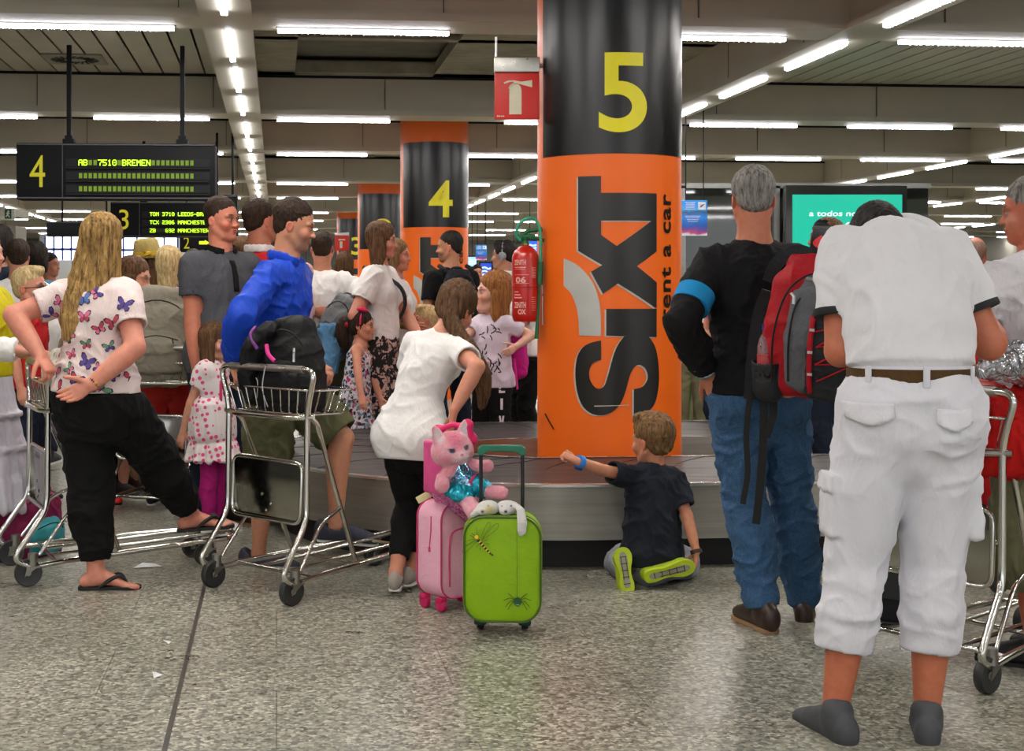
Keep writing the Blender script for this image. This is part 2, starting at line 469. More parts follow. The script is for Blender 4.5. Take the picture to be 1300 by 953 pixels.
# floor: polished terrazzo slabs
def floor_mat():
    t = NT('terrazzo'); co = t.coord()
    v = t.n('ShaderNodeTexVoronoi', feature='F1'); v.inputs['Scale'].default_value = 78; v.inputs['Randomness'].default_value = 1
    t.l(co, v.inputs['Vector'])
    sep = t.n('ShaderNodeSeparateColor'); t.l(v.outputs['Color'], sep.inputs[0])
    v2 = t.n('ShaderNodeTexVoronoi', feature='F1'); v2.inputs['Scale'].default_value = 38; t.l(co, v2.inputs['Vector'])
    sep2 = t.n('ShaderNodeSeparateColor'); t.l(v2.outputs['Color'], sep2.inputs[0])
    g = t.ramp(sep.outputs[0], [(0, srgb('33342d')), (.25, srgb('66665a')), (.5, srgb('8f8e80')), (.8, srgb('adab9c')), (1, srgb('d4d2c4'))])
    g2 = t.ramp(sep2.outputs[0], [(0, srgb('55544c')), (.35, srgb('8f8d80')), (1, srgb('b2b0a4'))])
    c = t.mix(.30, g, g2)
    stain = t.noise(co, .9, 5, .6); c = t.mix(t.ramp(stain, [(.35, (.0,)*3), (.7, (.35,)*3)]), c, srgb('7d7a6c'), 'MULTIPLY')
    # slab joints: staggered slabs with thin dark seams, one expansion joint along the hall
    b = t.n('ShaderNodeTexBrick'); b.offset = .5
    for k, q in (('Scale', 1), ('Mortar Size', .0022), ('Mortar Smooth', .0), ('Brick Width', 1.2), ('Row Height', .6)): b.inputs[k].default_value = q
    b.inputs['Color1'].default_value = (1, 1, 1, 1); b.inputs['Color2'].default_value = (.86, .86, .84, 1); b.inputs['Mortar'].default_value = (.45, .44, .42, 1)
    t.l(co, b.inputs['Vector']); c = t.mix(1.0, c, b.outputs['Color'], 'MULTIPLY')
    sx = t.n('ShaderNodeSeparateXYZ'); t.l(co, sx.inputs[0])
    d = t.math('ABSOLUTE', t.math('ADD', sx.outputs[0], .327)); m = t.math('LESS_THAN', d, .0085)
    c = t.mix(m, c, srgb('3a3834')); t.base(c)
    t.set(Roughness=t.ramp(t.noise(co, 2.2, 5, .6), [(.3, (.26,)*3), (.7, (.36,)*3)]))
    t.b.inputs['Specular IOR Level'].default_value = .5
    return t.m
b = MB(); b.add([(-42, -14, 0), (42, -14, 0), (42, 64, 0), (-42, 64, 0)], [(0, 1, 2, 3)])
hall(st(b.build('floor', [floor_mat()])))
# ceiling
M_beam = simple('beam_paint', 'bdb7a5', .55, var=.05, scale=1.5)
M_beam2 = simple('beam_paint_blue', '8a9096', .5, var=.05, scale=1.5)
M_slat = simple('ceiling_slat', 'bbb5a3', .45, var=.07, scale=2.2)
M_gap = simple('shadow_gap', '0c0c0b', .9)
def concrete_mat():
    t = NT('concrete'); co = t.coord()
    n1 = t.noise(co, 1.6, 6, .65, .4); n2 = t.noise(t.coord(scale=(1, 5, 1)), 4, 5, .7)
    c = t.ramp(n1, [(.25, srgb('85816d')), (.6, srgb('a5a08e')), (.85, srgb('b5b0a0'))])
    c = t.mix(t.ramp(n2, [(.35, (0,)*3), (.7, (.4,)*3)]), c, srgb('4a4740')); t.base(c); t.set(Roughness=.9)
    t.bump(n1, .3, .02); return t.m
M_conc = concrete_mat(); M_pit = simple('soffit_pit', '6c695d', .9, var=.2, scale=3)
beamsV = [COLV+PV*k+o for k in range(-2, 6) for o in (-2.0, 2.0)]
girdX = [COLX+PX*k+o for k in (-2, -1, 0, 1, 2) for o in (-2.335, 2.335)]
girdX = [g for g in girdX if -20 < g < 24]
V0, V1, XL, XR = -8.0, 58.0, -24.0, 26.0
slab = MB(); slab.box((1, 25, HC+.35), (52, 76, .1)); hall(st(slab.build('ceiling', [M_gap])))
# one beam per row, one girder per line; a beam is a box with a shallow lip
ti = 0
for i, v in enumerate(beamsV):
    if v < V0 or v > V1: continue
    b = MB(); f0, f1 = v-.36, v+.12                   # front and back of the beam
    b.box((1, (f0+f1)/2+.01, (HB+.05+HC+.3)/2), (50, f1-f0-.04, HC+.3-HB-.05), 0)
    b.box((1, (f0+f1)/2, HB+.03), (50, f1-f0, .06), 0)
    # panel seams on the face
    X = -23.0
    while X < 25:
        b.box((X, f0+.018, (HB+.06+HC)/2), (.008, .006, HC-HB-.06), 1); X += 1.86
    b.box((1, f0+.012, HC-.012), (50, .02, .03), 2)
    ti += 1; hall(st(b.build('trim_%d' % ti, [M_beam, simple('seam', '5a564a', .8), M_gap])))
for g in girdX:
    b = MB(); b.box((g, 25, (HB+HC+.3)/2+.002), (.3, 66, HC+.3-HB), 0)
    b.box((g, 25, HB+.02), (.36, 66, .05), 0)
    v = -8
    while v < 58:
        b.box((g-.151, v, (HB+HC)/2), (.004, .01, HC-HB-.06), 1); b.box((g+.151, v, (HB+HC)/2), (.004, .01, HC-HB-.06), 1); v += 1.89
    ti += 1; hall(st(b.build('trim_%d' % ti, [M_beam, MATS['seam']])))
# soffits: slatted in the wide bays, board-marked concrete in the column strips
sl = MB(); cn = MB()
for i in range(len(girdX)-1):
    xa, xb = girdX[i]+.15, girdX[i+1]-.15; wide = (xb-xa) > 5
    for j in range(len(beamsV)-1):
        va, vb = beamsV[j]+.12, beamsV[j+1]-.36
        if vb < V0 or va > V1: continue
        if wide:
            x = xa+.06
            while x < xb-.02:
                w = min(.2, xb-x); sl.box((x+w/2, (va+vb)/2, HC+.006), (w, vb-va, .012), 0); x += .223
        else:
            long_bay = (vb-va) > 4
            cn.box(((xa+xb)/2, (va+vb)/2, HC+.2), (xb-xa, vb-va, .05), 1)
            if long_bay:
                # raised ribs leaving deep rectangular pits
                cn.box(((xa+xb)/2, va+.35, HC+.06), (xb-xa, .7, .12), 0); cn.box(((xa+xb)/2, vb-.12, HC+.06), (xb-xa, .24, .12), 0)
                for q in (1,): cn.box(((xa+xb)/2, va+.7+(vb-va-.94)*.5, HC+.06), (xb-xa, .16, .12), 0)
                for X_, w in ((xa+.2, .4), (xa+2.35, .9), (xb-.3, .6)): cn.box((X_, (va+vb)/2, HC+.06), (w, vb-va, .12), 0)
            else: cn.box(((xa+xb)/2, (va+vb)/2+.12, HC+.06), (xb-xa, vb-va-.24, .12), 0)
hall(st(sl.build('ceiling_slats', [M_slat]))); hall(st(cn.build('ceiling_concrete', [M_conc, M_pit])))
# walls
M_wall = simple('wall_paint', 'b9b7ad', .7, var=.05, scale=1)
M_wpanel = simple('wall_seam', '8a887f', .8)
b = MB(); b.box((1, 58.1, 2), (52, .2, 4), 0)
X = -24
while X < 26: b.box((X, 57.99, 2), (.03, .02, 4), 1); X += 1.2
hall(st(b.build('wall_back', [M_wall, M_wpanel])))
b = MB(); b.box((-24.1, 25, 2), (.2, 66, 4)); hall(st(b.build('wall_left', [M_wall])))
b = MB(); b.box((26.1, 25, 2), (.2, 66, 4)); hall(st(b.build('wall_right', [M_wall])))
# ceiling lights: louvred fluorescent tubes hung under beams and girders
M_tube = emit('tube_light', 'fff8f0', 135.0); M_alu = metal('louvre_metal', 'c8c8c8', .35)
def tube_light(L, louvres=True):
    r = root('ceiling_light', (0, 0, 0), 'x', 'ceiling light')
    b = MB(); b.box((0, 0, -.004), (L+.02, .056, .010), 0)
    if louvres:
        k = -L/2
        while k <= L/2+.001: b.box((k, 0, -.042), (.006, .046, .009), 0); k += .045
    b.build('housing', [M_alu], r)
    d = MB(); x, y, z0, z1 = L/2, .021, -.009, -.034
    v = [(-x, -y, z0), (x, -y, z0), (x, y, z0), (-x, y, z0), (-x, -y, z1), (x, -y, z1), (x, y, z1), (-x, y, z1)]
    d.add(v, [(4, 7, 6, 5)], 0); d.add(v, [(0, 1, 5, 4), (1, 2, 6, 5), (2, 3, 7, 6), (3, 0, 4, 7)], 1)
    d.build('tube', [M_tube, emit('tube_side', 'f6f6ff', 12.0)], r, nrm=False); return r
proto_l = tube_light(1.25); protos = [proto_l]
def copy_tree(o, parent=None):
    c = o.copy(); COL.objects.link(c); c.parent = parent
    if parent is not None: c.matrix_parent_inverse = o.matrix_parent_inverse.copy()
    for ch in o.children: copy_tree(ch, c)
    return c
def vis(p):
    if p.y < .5: return False
    x = X0+p.x*FPX/p.y; y = Y0-(p.z-CAMH)*FPX/p.y
    return -150 < x < 1450 and -120 < y < 960
used = [False]
def place_light(X, V, rz, label, group):
    o = proto_l if not used[0] else copy_tree(proto_l); used[0] = True
    o.location = hp(X, V, HB); o.rotation_euler = (0, 0, TH+rz); o['label'] = label; o['group'] = group
nl = 0
NUMS = 'one two three four five six seven eight nine ten eleven twelve thirteen fourteen fifteen sixteen seventeen eighteen nineteen twenty twenty-one twenty-two twenty-three twenty-four twenty-five'.split()
def ordinal(n):
    o = 'first second third fourth fifth sixth seventh eighth ninth tenth eleventh twelfth thirteenth fourteenth fifteenth sixteenth seventeenth eighteenth nineteenth'.split()
    if n < 20: return o[n-1]
    t = {2: 'twent', 3: 'thirt'}[n//10]
    return t+'ieth' if n % 10 == 0 else t+'y-'+o[n % 10-1]
ords = ['nearest', 'second', 'third', 'fourth', 'fifth', 'sixth', 'seventh', 'eighth', 'ninth', 'tenth', 'eleventh', 'twelfth', 'thirteenth', 'fourteenth', 'fifteenth', 'sixteenth']
cross = {-3: 0}
bcount = 0
for bi, v in enumerate(beamsV):
    if v > 52 or v < -8: continue
    xs = []
    for k in (-2, -1, 0, 1, 2):
        c = COLX+PX*k
        xs += [(c-1.35, 'column strip'), (c+1.2, 'column strip')]
        xs += [(c+PX/2-1.86, 'slatted bay'), (c+PX/2, 'slatted bay'), (c+PX/2+1.86, 'slatted bay')]
    inview = sorted([x for x, _ in xs if vis(hp(x, v, HB))])
    if inview: bcount += 1
    for x, where in xs:
        p = hp(x, v, HB); se = vis(p)
        if not se and (v > 8 or abs(x) > 9): continue
        if se:
            bn = ords[bcount-1] if bcount <= 16 else 'farthest'
            lab = 'white tube light on the %s crossbeam, number %s from its left end in view' % (bn, NUMS[inview.index(x)])
        else: lab = 'white louvred tube light overhead behind the viewpoint'
        place_light(x, v, 0, lab, 'tube lights under the crossbeams')
gi = 0
seenrows = [g for g in girdX if any(vis(hp(g, vv, HB)) for vv in range(5, 50, 3))]
rown = {g: i for i, g in enumerate(sorted(seenrows))}
rowname = ['leftmost', 'second', 'third', 'fourth', 'fifth', 'sixth', 'seventh', 'eighth']
for g in girdX:
    pos = []
    for k in range(-1, 5):
        c = COLV+PV*k
        pos += [c-1.0, c+.75, c+2.72, c+4.5, c+6.28]
    n = 0
    for v in sorted(pos):
        p = hp(g, v, HB); se = vis(p)
        if v > 50 or (not se and (v > 8 or abs(g) > 9)): continue
        if se:
            n += 1
            lab = 'white tube light in the %s lengthwise row from the left, %s along it' % (rowname[rown[g]], ordinal(n))
        else: lab = 'white tube light under a lengthwise girder behind the viewpoint'
        place_light(g, v, PI/2, lab, 'tube lights under the lengthwise girders')
# round swirl air diffusers in square plates
M_vent = simple('vent_plate', '8d897c', .5); M_black = simple('black_void', '0a0a0a', .8)
def air_vent(X, V, label):
    r = root('air_vent', hp(X, V, HC), label, 'air vent', TH)
    b = MB(); b.rbox((0, 0, -.008), (.6, .6, .016), .006); b.build('plate', [M_vent], r)
    b = MB()
    for k in range(20):
        a = 2*PI*k/20; M = Matrix.Translation((0, 0, -.018)) @ Matrix.Rotation(a, 4, 'Z') @ Matrix.Translation((.17, 0, 0)) @ Matrix.Rotation(.5, 4, 'Z')
        b.box((0, 0, 0), (.14, .022, .004), 0, M)
    b.build('swirl_slots', [M_black], r)
air_vent(-2.02, 14.55, 'square plate with a swirl air diffuser between ceiling slats at left')
air_vent(5.05, 14.9, 'square plate with a swirl air diffuser beside the right-hand light row')
air_vent(6.0, 24.2, 'small distant swirl air diffuser above the grey-haired man')
# smoke detector near the extinguisher sign
r = root('smoke_detector', hp(1.05, 10.9, HC+.0), 'small yellowish smoke detector on the concrete soffit above the red sign', 'smoke detector')
b = MB(); b.lathe([(.06, 0), (.06, -.03), (.045, -.06), (.02, -.085), (0.001, -.085)], 20); b.build('detector_body', [simple('det', 'a08f5e', .5)], r)
# ------------------------------------------------------------------ lettering helpers
def text_mesh(txt, size, bold=0, xs=1.0, extr=.0, spacing=1.0):
    """flat lettering as a mesh, centred, lying in its own xy plane"""
    cu = bpy.data.curves.new('t', 'FONT'); cu.body = txt; cu.size = size; cu.offset = bold; cu.extrude = extr
    cu.align_x = 'CENTER'; cu.align_y = 'CENTER'; cu.space_character = spacing; cu.resolution_u = 9
    o = bpy.data.objects.new('t', cu); COL.objects.link(o)
    dg = bpy.context.evaluated_depsgraph_get(); me = bpy.data.meshes.new_from_object(o.evaluated_get(dg))
    vs = [(v.co.x*xs, v.co.y, v.co.z) for v in me.vertices]; fs = [tuple(p.vertices) for p in me.polygons]
    bpy.data.objects.remove(o); bpy.data.curves.remove(cu); bpy.data.meshes.remove(me); return vs, fs
def fit(vs, w, h):
    xs = [v[0] for v in vs]; ys = [v[1] for v in vs]; cx, cy = (max(xs)+min(xs))/2, (max(ys)+min(ys))/2
    a = w/(max(xs)-min(xs)); b = h/(max(ys)-min(ys))
    return [((v[0]-cx)*a, (v[1]-cy)*b, v[2]) for v in vs]
def sliced(vs, fs, step, x0, x1, axis=0):
    """cut flat faces along x so that they can follow a curve"""
    bm = bmesh.new(); bv = [bm.verts.new(v) for v in vs]
    for f in fs:
        try: bm.faces.new([bv[i] for i in f])
        except ValueError: pass
    x = x0
    while x < x1:
        n = (1, 0, 0) if axis == 0 else (0, 1, 0)
        bmesh.ops.bisect_plane(bm, geom=bm.verts[:]+bm.edges[:]+bm.faces[:], plane_co=(x if axis == 0 else 0, x if axis else 0, 0), plane_no=n)
        x += step
    bm.verts.index_update(); v = [q.co[:] for q in bm.verts]; f = [[q.index for q in p.verts] for p in bm.faces]; bm.free(); return v, f
def flatpoly(pts, holes=()):
    loops = [[Vector((x, y, 0)) for x, y in pts]]+[[Vector((x, y, 0)) for x, y in h] for h in holes]
    return [(p.x, p.y, 0) for l in loops for p in l], [tuple(t) for t in tessellate_polygon(loops)]
M_stripY = emit('sign_yellow', 'd8cc20', .55)
# ------------------------------------------------------------------ advertising columns
CR = .4275
M_org = None
def wrap_mat(name, col, rough=.28, wr=.05):
    t = NT(name); co = t.coord(scale=(1, 1, .22)); n = t.noise(co, 5, 3, .5, .3); c = srgb(col)
    t.base(t.ramp(t.noise(t.coord(), 1.5, 3), [(.3, tuple(v*.93 for v in c)), (.7, c)])); t.set(Roughness=rough)
    t.b.inputs['Specular IOR Level'].default_value = .45; t.bump(n, wr, .05); return t.m
M_org = wrap_mat('orange_wrap', 'f06a10', .42); M_blk = wrap_mat('black_wrap', '080809', .3, .10)
M_let = simple('letter_black', '16140f', .35, var=.05); M_ledge = simple('letter_edge', 'b9b3a8', .35); M_swoosh = simple('swoosh_silver', 'b3b3ac', .3, var=.1, scale=4)
M_yel = simple('numeral_yellow', 'e2d60a', .45, var=.03)
S_ = 2.27
def crop(x, y):                                       # sheet coordinates of the print: metres across, metres up
    return ((680+x/S_-773), CAMH-((180+y/S_)-Y0)*8.08/FPX)
def ang(dx): return math.asin(max(-.995, min(.995, dx/90.5)))
def bowl(pts, n=4): return [(p.x, p.y) for p in catmull([Vector((a, b, 0)) for a, b in pts], n)]
LT = [(128, 98), (190, 98), (190, 147), (340, 147), (340, 315), (286, 358), (340, 405), (340, 478), (335, 478), (235, 408), (195, 438), (163, 374), (193, 355), (128, 313)]
LTH = [(190, 227), (325, 227), (232, 300), (190, 268)]
LI = [(204, 481), (340, 481), (340, 563), (204, 558)]
LS = [(190, 572), (190, 628)]+bowl([(190, 628), (168, 638), (158, 662), (162, 690), (178, 710), (196, 706), (207, 680), (222, 620), (235, 585), (252, 560)])[1:]+[(318, 560)]+bowl([(318, 560), (336, 592), (345, 640), (346, 700), (335, 755), (312, 780), (278, 790)])[1:]+[(278, 712)]+bowl([(278, 712), (302, 705), (316, 680), (308, 652), (288, 643), (270, 665), (258, 710), (243, 752), (218, 779), (188, 788), (158, 780), (135, 753), (122, 700), (122, 640), (135, 600), (160, 580), (190, 572)])[1:-1]
LW = [(88, 334), (88, 415)]+bowl([(88, 415), (110, 440), (126, 490), (131, 559)])[1:]+[(190, 559)]+bowl([(190, 559), (188, 480), (170, 410), (130, 358), (88, 334)])[1:-1]
def on_column(b, vs, fs, off, mi, a0=0.0):
    """roll a sheet given in (angle, height) onto the column"""
    b.add([((CR+off)*math.sin(x+a0), -(CR+off)*math.cos(x+a0), z) for x, z, _ in vs], fs, mi, True)
def sheet(b, pts, off, mi, holes=(), sh=(0, 0), conv=crop):
    P = [(ang(conv(x+sh[0], y+sh[1])[0]), conv(x+sh[0], y+sh[1])[1]) for x, y in pts]
    H = [[(ang(conv(x+sh[0], y+sh[1])[0]), conv(x+sh[0], y+sh[1])[1]) for x, y in h] for h in holes]
    v, f = flatpoly(P, H); v, f = sliced(v, f, .1, -1.4, 1.5); on_column(b, v, f, off, mi)
def column(n, digit, label):
    z0, z1 = 0.0, HC+.15
    r = root('advertising_column', hp(COLX, COLV+PV*n), label, 'advertising column', -math.atan(hp(COLX, COLV+PV*n).x/hp(COLX, COLV+PV*n).y), 'orange advertising columns')
    b = MB(); b.lathe([(CR, z0), (CR, 2.127), (CR, 3.18), (CR, z1)], 96, 0); b.build('orange_wrap', [M_org], r)
    # black sheet
    b = MB(); a0, a1 = -1.11, PI*.62; N = 60; vs, fs = [], []
    for i in range(N+1):
        a = a0+(a1-a0)*i/N
        for z in (2.127, 3.18): vs.append(((CR+.003)*math.sin(a), -(CR+.003)*math.cos(a), z))
    fs = [(2*i, 2*i+2, 2*i+3, 2*i+1) for i in range(N)]
    b.add(vs, fs, 0, True); b.build('black_number_sheet', [M_blk], r, nrm=False)
    dv, df = text_mesh(digit, 1, .016)
    dv = fit(dv, 57 if digit != '4' else 62, .455); dv = [(ang(p[0]+16.5), p[1]+2.475, 0) for p in dv]
    dv, df = sliced(dv, df, .06, -1.2, 1.2)
    b = MB(); on_column(b, dv, df, .006, 0); b.build('numeral', [M_yel], r, nrm=False)
    b = MB()
    for P, H in ((LT, [LTH]), (LI, []), (LS, [])):
        sheet(b, P, .0035, 1, H, (-4.5, 3)); sheet(b, P, .0055, 0, H)
    b.build('printed_logo', [M_let, M_ledge], r, nrm=False)
    b = MB(); sheet(b, LW, .0045, 0); b.build('printed_swoosh', [M_swoosh], r, nrm=False)
    tv, tf = text_mesh('rent a car', 1, .022, 1, 0, 1.08); tv = fit(tv, 1, 1)
    # text runs upwards: x along height, y across
    c0 = crop(368, 330); hh = (515-148)/S_*8.08/FPX
    tv = [(ang(c0[0]-p[1]*11.5), c0[1]+p[0]*hh, 0) for p in tv]
    tv, tf = sliced(tv, tf, .06, .6, 1.4)
    b = MB(); on_column(b, tv, tf, .004, 0); b.build('printed_lettering', [M_let], r, nrm=False)
    if n == 0:
        b = MB(); s1 = [(32, 795), (36, 793), (61, 836), (59, 838)]
        sheet(b, s1, .004, 0); s2 = [(172, 760), (265, 757), (265, 759), (172, 763)]; sheet(b, s2, .0065, 1); b.build('scuff_marks', [M_let, M_ledge], r, nrm=False)
    return r
column(0, '5', 'nearest thick orange column with black band and yellow numeral 5, rising through the carousel')
column(1, '4', 'orange column with black band and yellow numeral 4, behind the man in black')
column(2, '3', 'orange column behind the brown-haired woman, third of the row, its numeral half hidden')
column(3, '3', 'farthest visible orange column with yellow numeral 3, partly behind the third')
# ------------------------------------------------------------------ baggage carousel
def steel_mat(name, col, r0=.22):
    t = NT(name); co = t.coord(scale=(.35, .35, 14)); n = t.noise(co, 3, 5, .7); c = srgb(col)
    t.base(t.ramp(n, [(.3, tuple(v*.78 for v in c)), (.7, c)])); t.set(Metallic=.85)
    t.set(Roughness=t.ramp(t.noise(t.coord(), 5, 4), [(.3, (r0,)*3), (.7, (r0*1.8,)*3)])); return t.m
M_steel = steel_mat('brushed_steel', 'a9a69d', .34); M_rim = steel_mat('bright_rim', 'd9d8d2', .18)
def rubber_mat():
    t = NT('belt_rubber'); co = t.coord(); n = t.noise(co, 3, 4)
    t.base(t.ramp(n, [(.3, srgb('1d1a19')), (.7, srgb('2f2a28'))])); t.set(Roughness=t.ramp(t.noise(t.coord(scale=(1, 8, 1)), 2, 3), [(.3, (.36,)*3), (.7, (.5,)*3)]))
    t.b.inputs['Specular IOR Level'].default_value = .55; t.bump(t.noise(t.coord(scale=(1, 3, 1)), 2.2, 3, .5, 1), .06, .03); return t.m
M_rub = rubber_mat(); M_kick = simple('kick_black', '0b0b0b', .6)
# racetrack outline in hall axes about the column line
CO = Vector((.697, 8.41)); cu = Vector((math.cos(TH), math.sin(TH))); cv = Vector((-math.sin(TH), math.cos(TH)))
LEN = 7.2
def track(R, n=28):
    pts = []
    for i in range(n+1):
        a = -PI/2-PI*i/n; pts.append((R*math.cos(a), R*math.sin(a)))
    for i in range(n+1):
        a = PI/2-PI*i/n; pts.append((LEN+R*math.cos(a), R*math.sin(a)))
    return pts
def tw(p, z): q = CO+cu*p[0]+cv*p[1]; return (q.x, q.y, z)
r = root('baggage_carousel', (CO.x, CO.y, 0), 'racetrack baggage carousel with black plates and brushed steel skirt around the numeral 5 column', 'baggage carousel')
def band(b, R0, z0, R1, z1, mi, sm=True):
    a, c = track(R0), track(R1); n = len(a)
    b.add([tw(p, z0) for p in a]+[tw(p, z1) for p in c], [(i, (i+1) % n, (i+1) % n+n, i+n) for i in range(n)], mi, sm)
def off(o): o.location = (-CO.x, -CO.y, 0); return o
b = MB(); band(b, 1.60, .147, 1.60, .405, 0); band(b, 1.60, .147, 1.5, .147, 0); off(b.build('outer_skirt', [M_steel], r, nrm=False))
b = MB(); band(b, 1.62, .405, 1.62, .418, 0); band(b, 1.62, .418, 1.575, .418, 0); band(b, 1.6, .405, 1.62, .405, 0)
band(b, .49, .418, .53, .418, 0); off(b.build('edge_rim', [M_rim], r, nrm=False))
b = MB(); band(b, 1.5, 0, 1.5, .147, 0); band(b, .6, 0, .6, .147, 0); off(b.build('kick_recess', [M_kick], r, nrm=False))
b = MB(); band(b, .49, .0, .49, .418, 0); off(b.build('inner_skirt', [M_steel], r, nrm=False))
# overlapping crescent plates: a strip cut into wedges that each rise a little
b = MB(); inner, outer = .52, 1.585
cen = []; per = 2*LEN+2*PI*1.05; NP = int(per/.33)
def tp(s, R):
    s = s % 1.0*(2*LEN+2*PI*1.05)
    if s < LEN: return (LEN-s, -R)
    s -= LEN
    if s < PI*1.05: a = -PI/2-s/1.05; return (R*math.cos(a), R*math.sin(a))
    s -= PI*1.05
    if s < LEN: return (s, R)
    s -= LEN; a = PI/2-s/1.05; return (LEN+R*math.cos(a), R*math.sin(a))
for i in range(NP):
    vs, K = [], 7; 
    for e in (0, 1):
        for k in range(K):
            f = k/(K-1); Rr = inner+(outer-inner)*f
            s = (i+e*1.04)/NP + .010*math.sin(PI*f)+ .012*f
            vs.append(tw(tp(s, Rr), .414+(.005 if e == 0 else .002)-.004*math.cos(PI*f*2)))
    fs = [(k, k+1, K+k+1, K+k) for k in range(K-1)]; b.add(vs, fs, 0, False)
    # front lip of each plate
    vs2 = vs[:K]+[(p[0], p[1], p[2]-.012) for p in vs[:K]]; b.add(vs2, [(k, k+1, K+k+1, K+k) for k in range(K-1)], 1, False)
off(b.build('belt_plates', [M_rub, M_kick], r, nrm=False))
b = MB(); band(b, .46, .05, .0, .05, 0); off(b.build('centre_floor', [M_kick], r, nrm=False))
# the steel skirt has a small screen-blue vinyl strip near its curved end
# ------------------------------------------------------------------ hanging flight displays
M_case = simple('display_case', '0b0c0f', .75, var=.05, spec=.25); M_case2 = simple('display_case_edge', '3c3d40', .4); M_dpanel = simple('display_recess', '1c1e21', .7, spec=.2)
M_off = emit('flap_off', '6f8f06', .8); M_on = emit('flap_on', 'b4ff1e', 2.4); M_dim = emit('flap_dim', '2a3a08', .25)
F5 = {'A': '01110 10001 10001 11111 10001 10001 10001', 'B': '11110 10001 10001 11110 10001 10001 11110', 'C': '01111 10000 10000 10000 10000 10000 01111', 'D': '11110 10001 10001 10001 10001 10001 11110',
 'E': '11111 10000 10000 11110 10000 10000 11111', 'H': '10001 10001 10001 11111 10001 10001 10001', 'L': '10000 10000 10000 10000 10000 10000 11111', 'M': '10001 11011 10101 10101 10001 10001 10001',
 'N': '10001 11001 11001 10101 10011 10011 10001', 'O': '01110 10001 10001 10001 10001 10001 01110', 'R': '11110 10001 10001 11110 10100 10010 10001', 'S': '01111 10000 10000 01110 00001 00001 11110',
 'T': '11111 00100 00100 00100 00100 00100 00100', 'X': '10001 10001 01010 00100 01010 10001 10001', 'Z': '11111 00001 00010 00100 01000 10000 11111', 'F': '11111 10000 10000 11110 10000 10000 10000',
 '0': '01110 10001 10001 10101 10001 10001 01110', '1': '00100 01100 00100 00100 00100 00100 01110', '2': '11110 00001 00001 01110 10000 10000 11111', '3': '11110 00001 00001 01110 00001 00001 11110',
 '5': '11111 10000 10000 11110 00001 00001 11110', '6': '01110 10000 10000 11110 10001 10001 01110', '7': '11111 00001 00001 00010 00100 00100 00100', '8': '01110 10001 10001 01110 10001 10001 01110', '9': '01110 10001 10001 01111 00001 00001 01110', '-': '00000 00000 00000 11111 00000 00000 00000'}
def dots(b, ch, x, z, w, h, y, mi):
    for r_, row in enumerate(F5[ch].split()):
        for c_, v in enumerate(row):
            if v == '1':
                xx = x+(c_-2)*w/5; zz = z-(r_-3)*h/7; a, e = w/10*1.05, h/14*1.05
                b.add([(xx-a, y, zz-e), (xx+a, y, zz-e), (xx+a, y, zz+e), (xx-a, y, zz+e)], [(0, 1, 2, 3)], mi)
def display(loc, W, H, digit, rows, label, ncell=24, numw=.2, rods=True, off=True):
    """loc is the lower left front corner"""
    r = root('flight_display', loc, label, 'flight display', TH*.5)
    b = MB(); b.rbox((W/2, .11, H/2), (W, .2, H), .012, 0); b.box((W/2, .008, H*.975), (W*.99, .01, .01), 1); b.box((W/2, .008, H*.03), (W*.99, .01, .012), 1)
    b.box((W*numw+.012, .008, H/2), (.006, .012, H*.96), 1); b.build('display_case', [M_case, M_case2], r)
    dv, df = text_mesh(digit, 1, .0); dv = fit(dv, H*.27, H*.56)
    b = MB(); b.add([(v[0]+W*numw*.48, -.002, v[1]+H*.5) for v in dv], df, 0); b.build('bay_numeral', [M_stripY], r, nrm=False)
    for i, row in enumerate(rows):
        zc = H*(.655-.232*i) if len(rows) == 3 else H*.5; x0, x1 = W*(numw+.025), W*.975
        b = MB(); b.box(((x0+x1)/2, .009, zc), (x1-x0, .012, H*.14), 0)
        b.box(((x0+x1)/2, .006, zc-H*.095), (x1-x0, .02, .012), 1)
        cw = (x1-x0-.14*W)/ncell; xs = x0+.062*W
        for k in range(ncell):
            ch = row[k] if k < len(row) else ' '; xc = xs+cw*(k+.5)
            if ch == ' ': 
                b.add([(xc-cw*.34, .001, zc-H*.045), (xc+cw*.34, .001, zc-H*.045), (xc+cw*.34, .001, zc+H*.045), (xc-cw*.34, .001, zc+H*.045)], [(0, 1, 2, 3)], 2 if off else 4)
            else: dots(b, ch, xc, zc, cw*.86, H*.105, .0, 3)
        b.build('character_row', [M_dpanel, M_black, M_off, M_on, M_dim], r, nrm=False)
    if rods:
        for xx in (W*.255, W*.83):
            b = MB(); top = HB+.1-loc[2]; b.box((xx, .1, (H+top)/2), (.035, .035, top-H), 0); b.box((xx, .1, H+.02), (.09, .09, .04), 0); b.box((xx, .1, H+.05), (.06, .06, .04), 0)
            b.build('hanger_rod', [M_case], r)
    return r
z = 11.5; p = at(20, 253, z)
display(p, 251*z/FPX, 72*z/FPX, '4', ['AB  7510 BREMEN', '', ''], 'large hanging flight display with yellow numeral 4 and BREMEN in green', 24, .225)
z = 19.0; p = at(140, 301, z)
display(p, 161*z/FPX, 45*z/FPX, '3', ['TOM 3710 LEEDS-BRADFORD', 'TCX 2386 MANCHESTER', 'ZB   692 MANCHESTER'], 'smaller hanging flight display with yellow numeral 3 listing LEEDS and MANCHESTER', 24, .22, True, False)
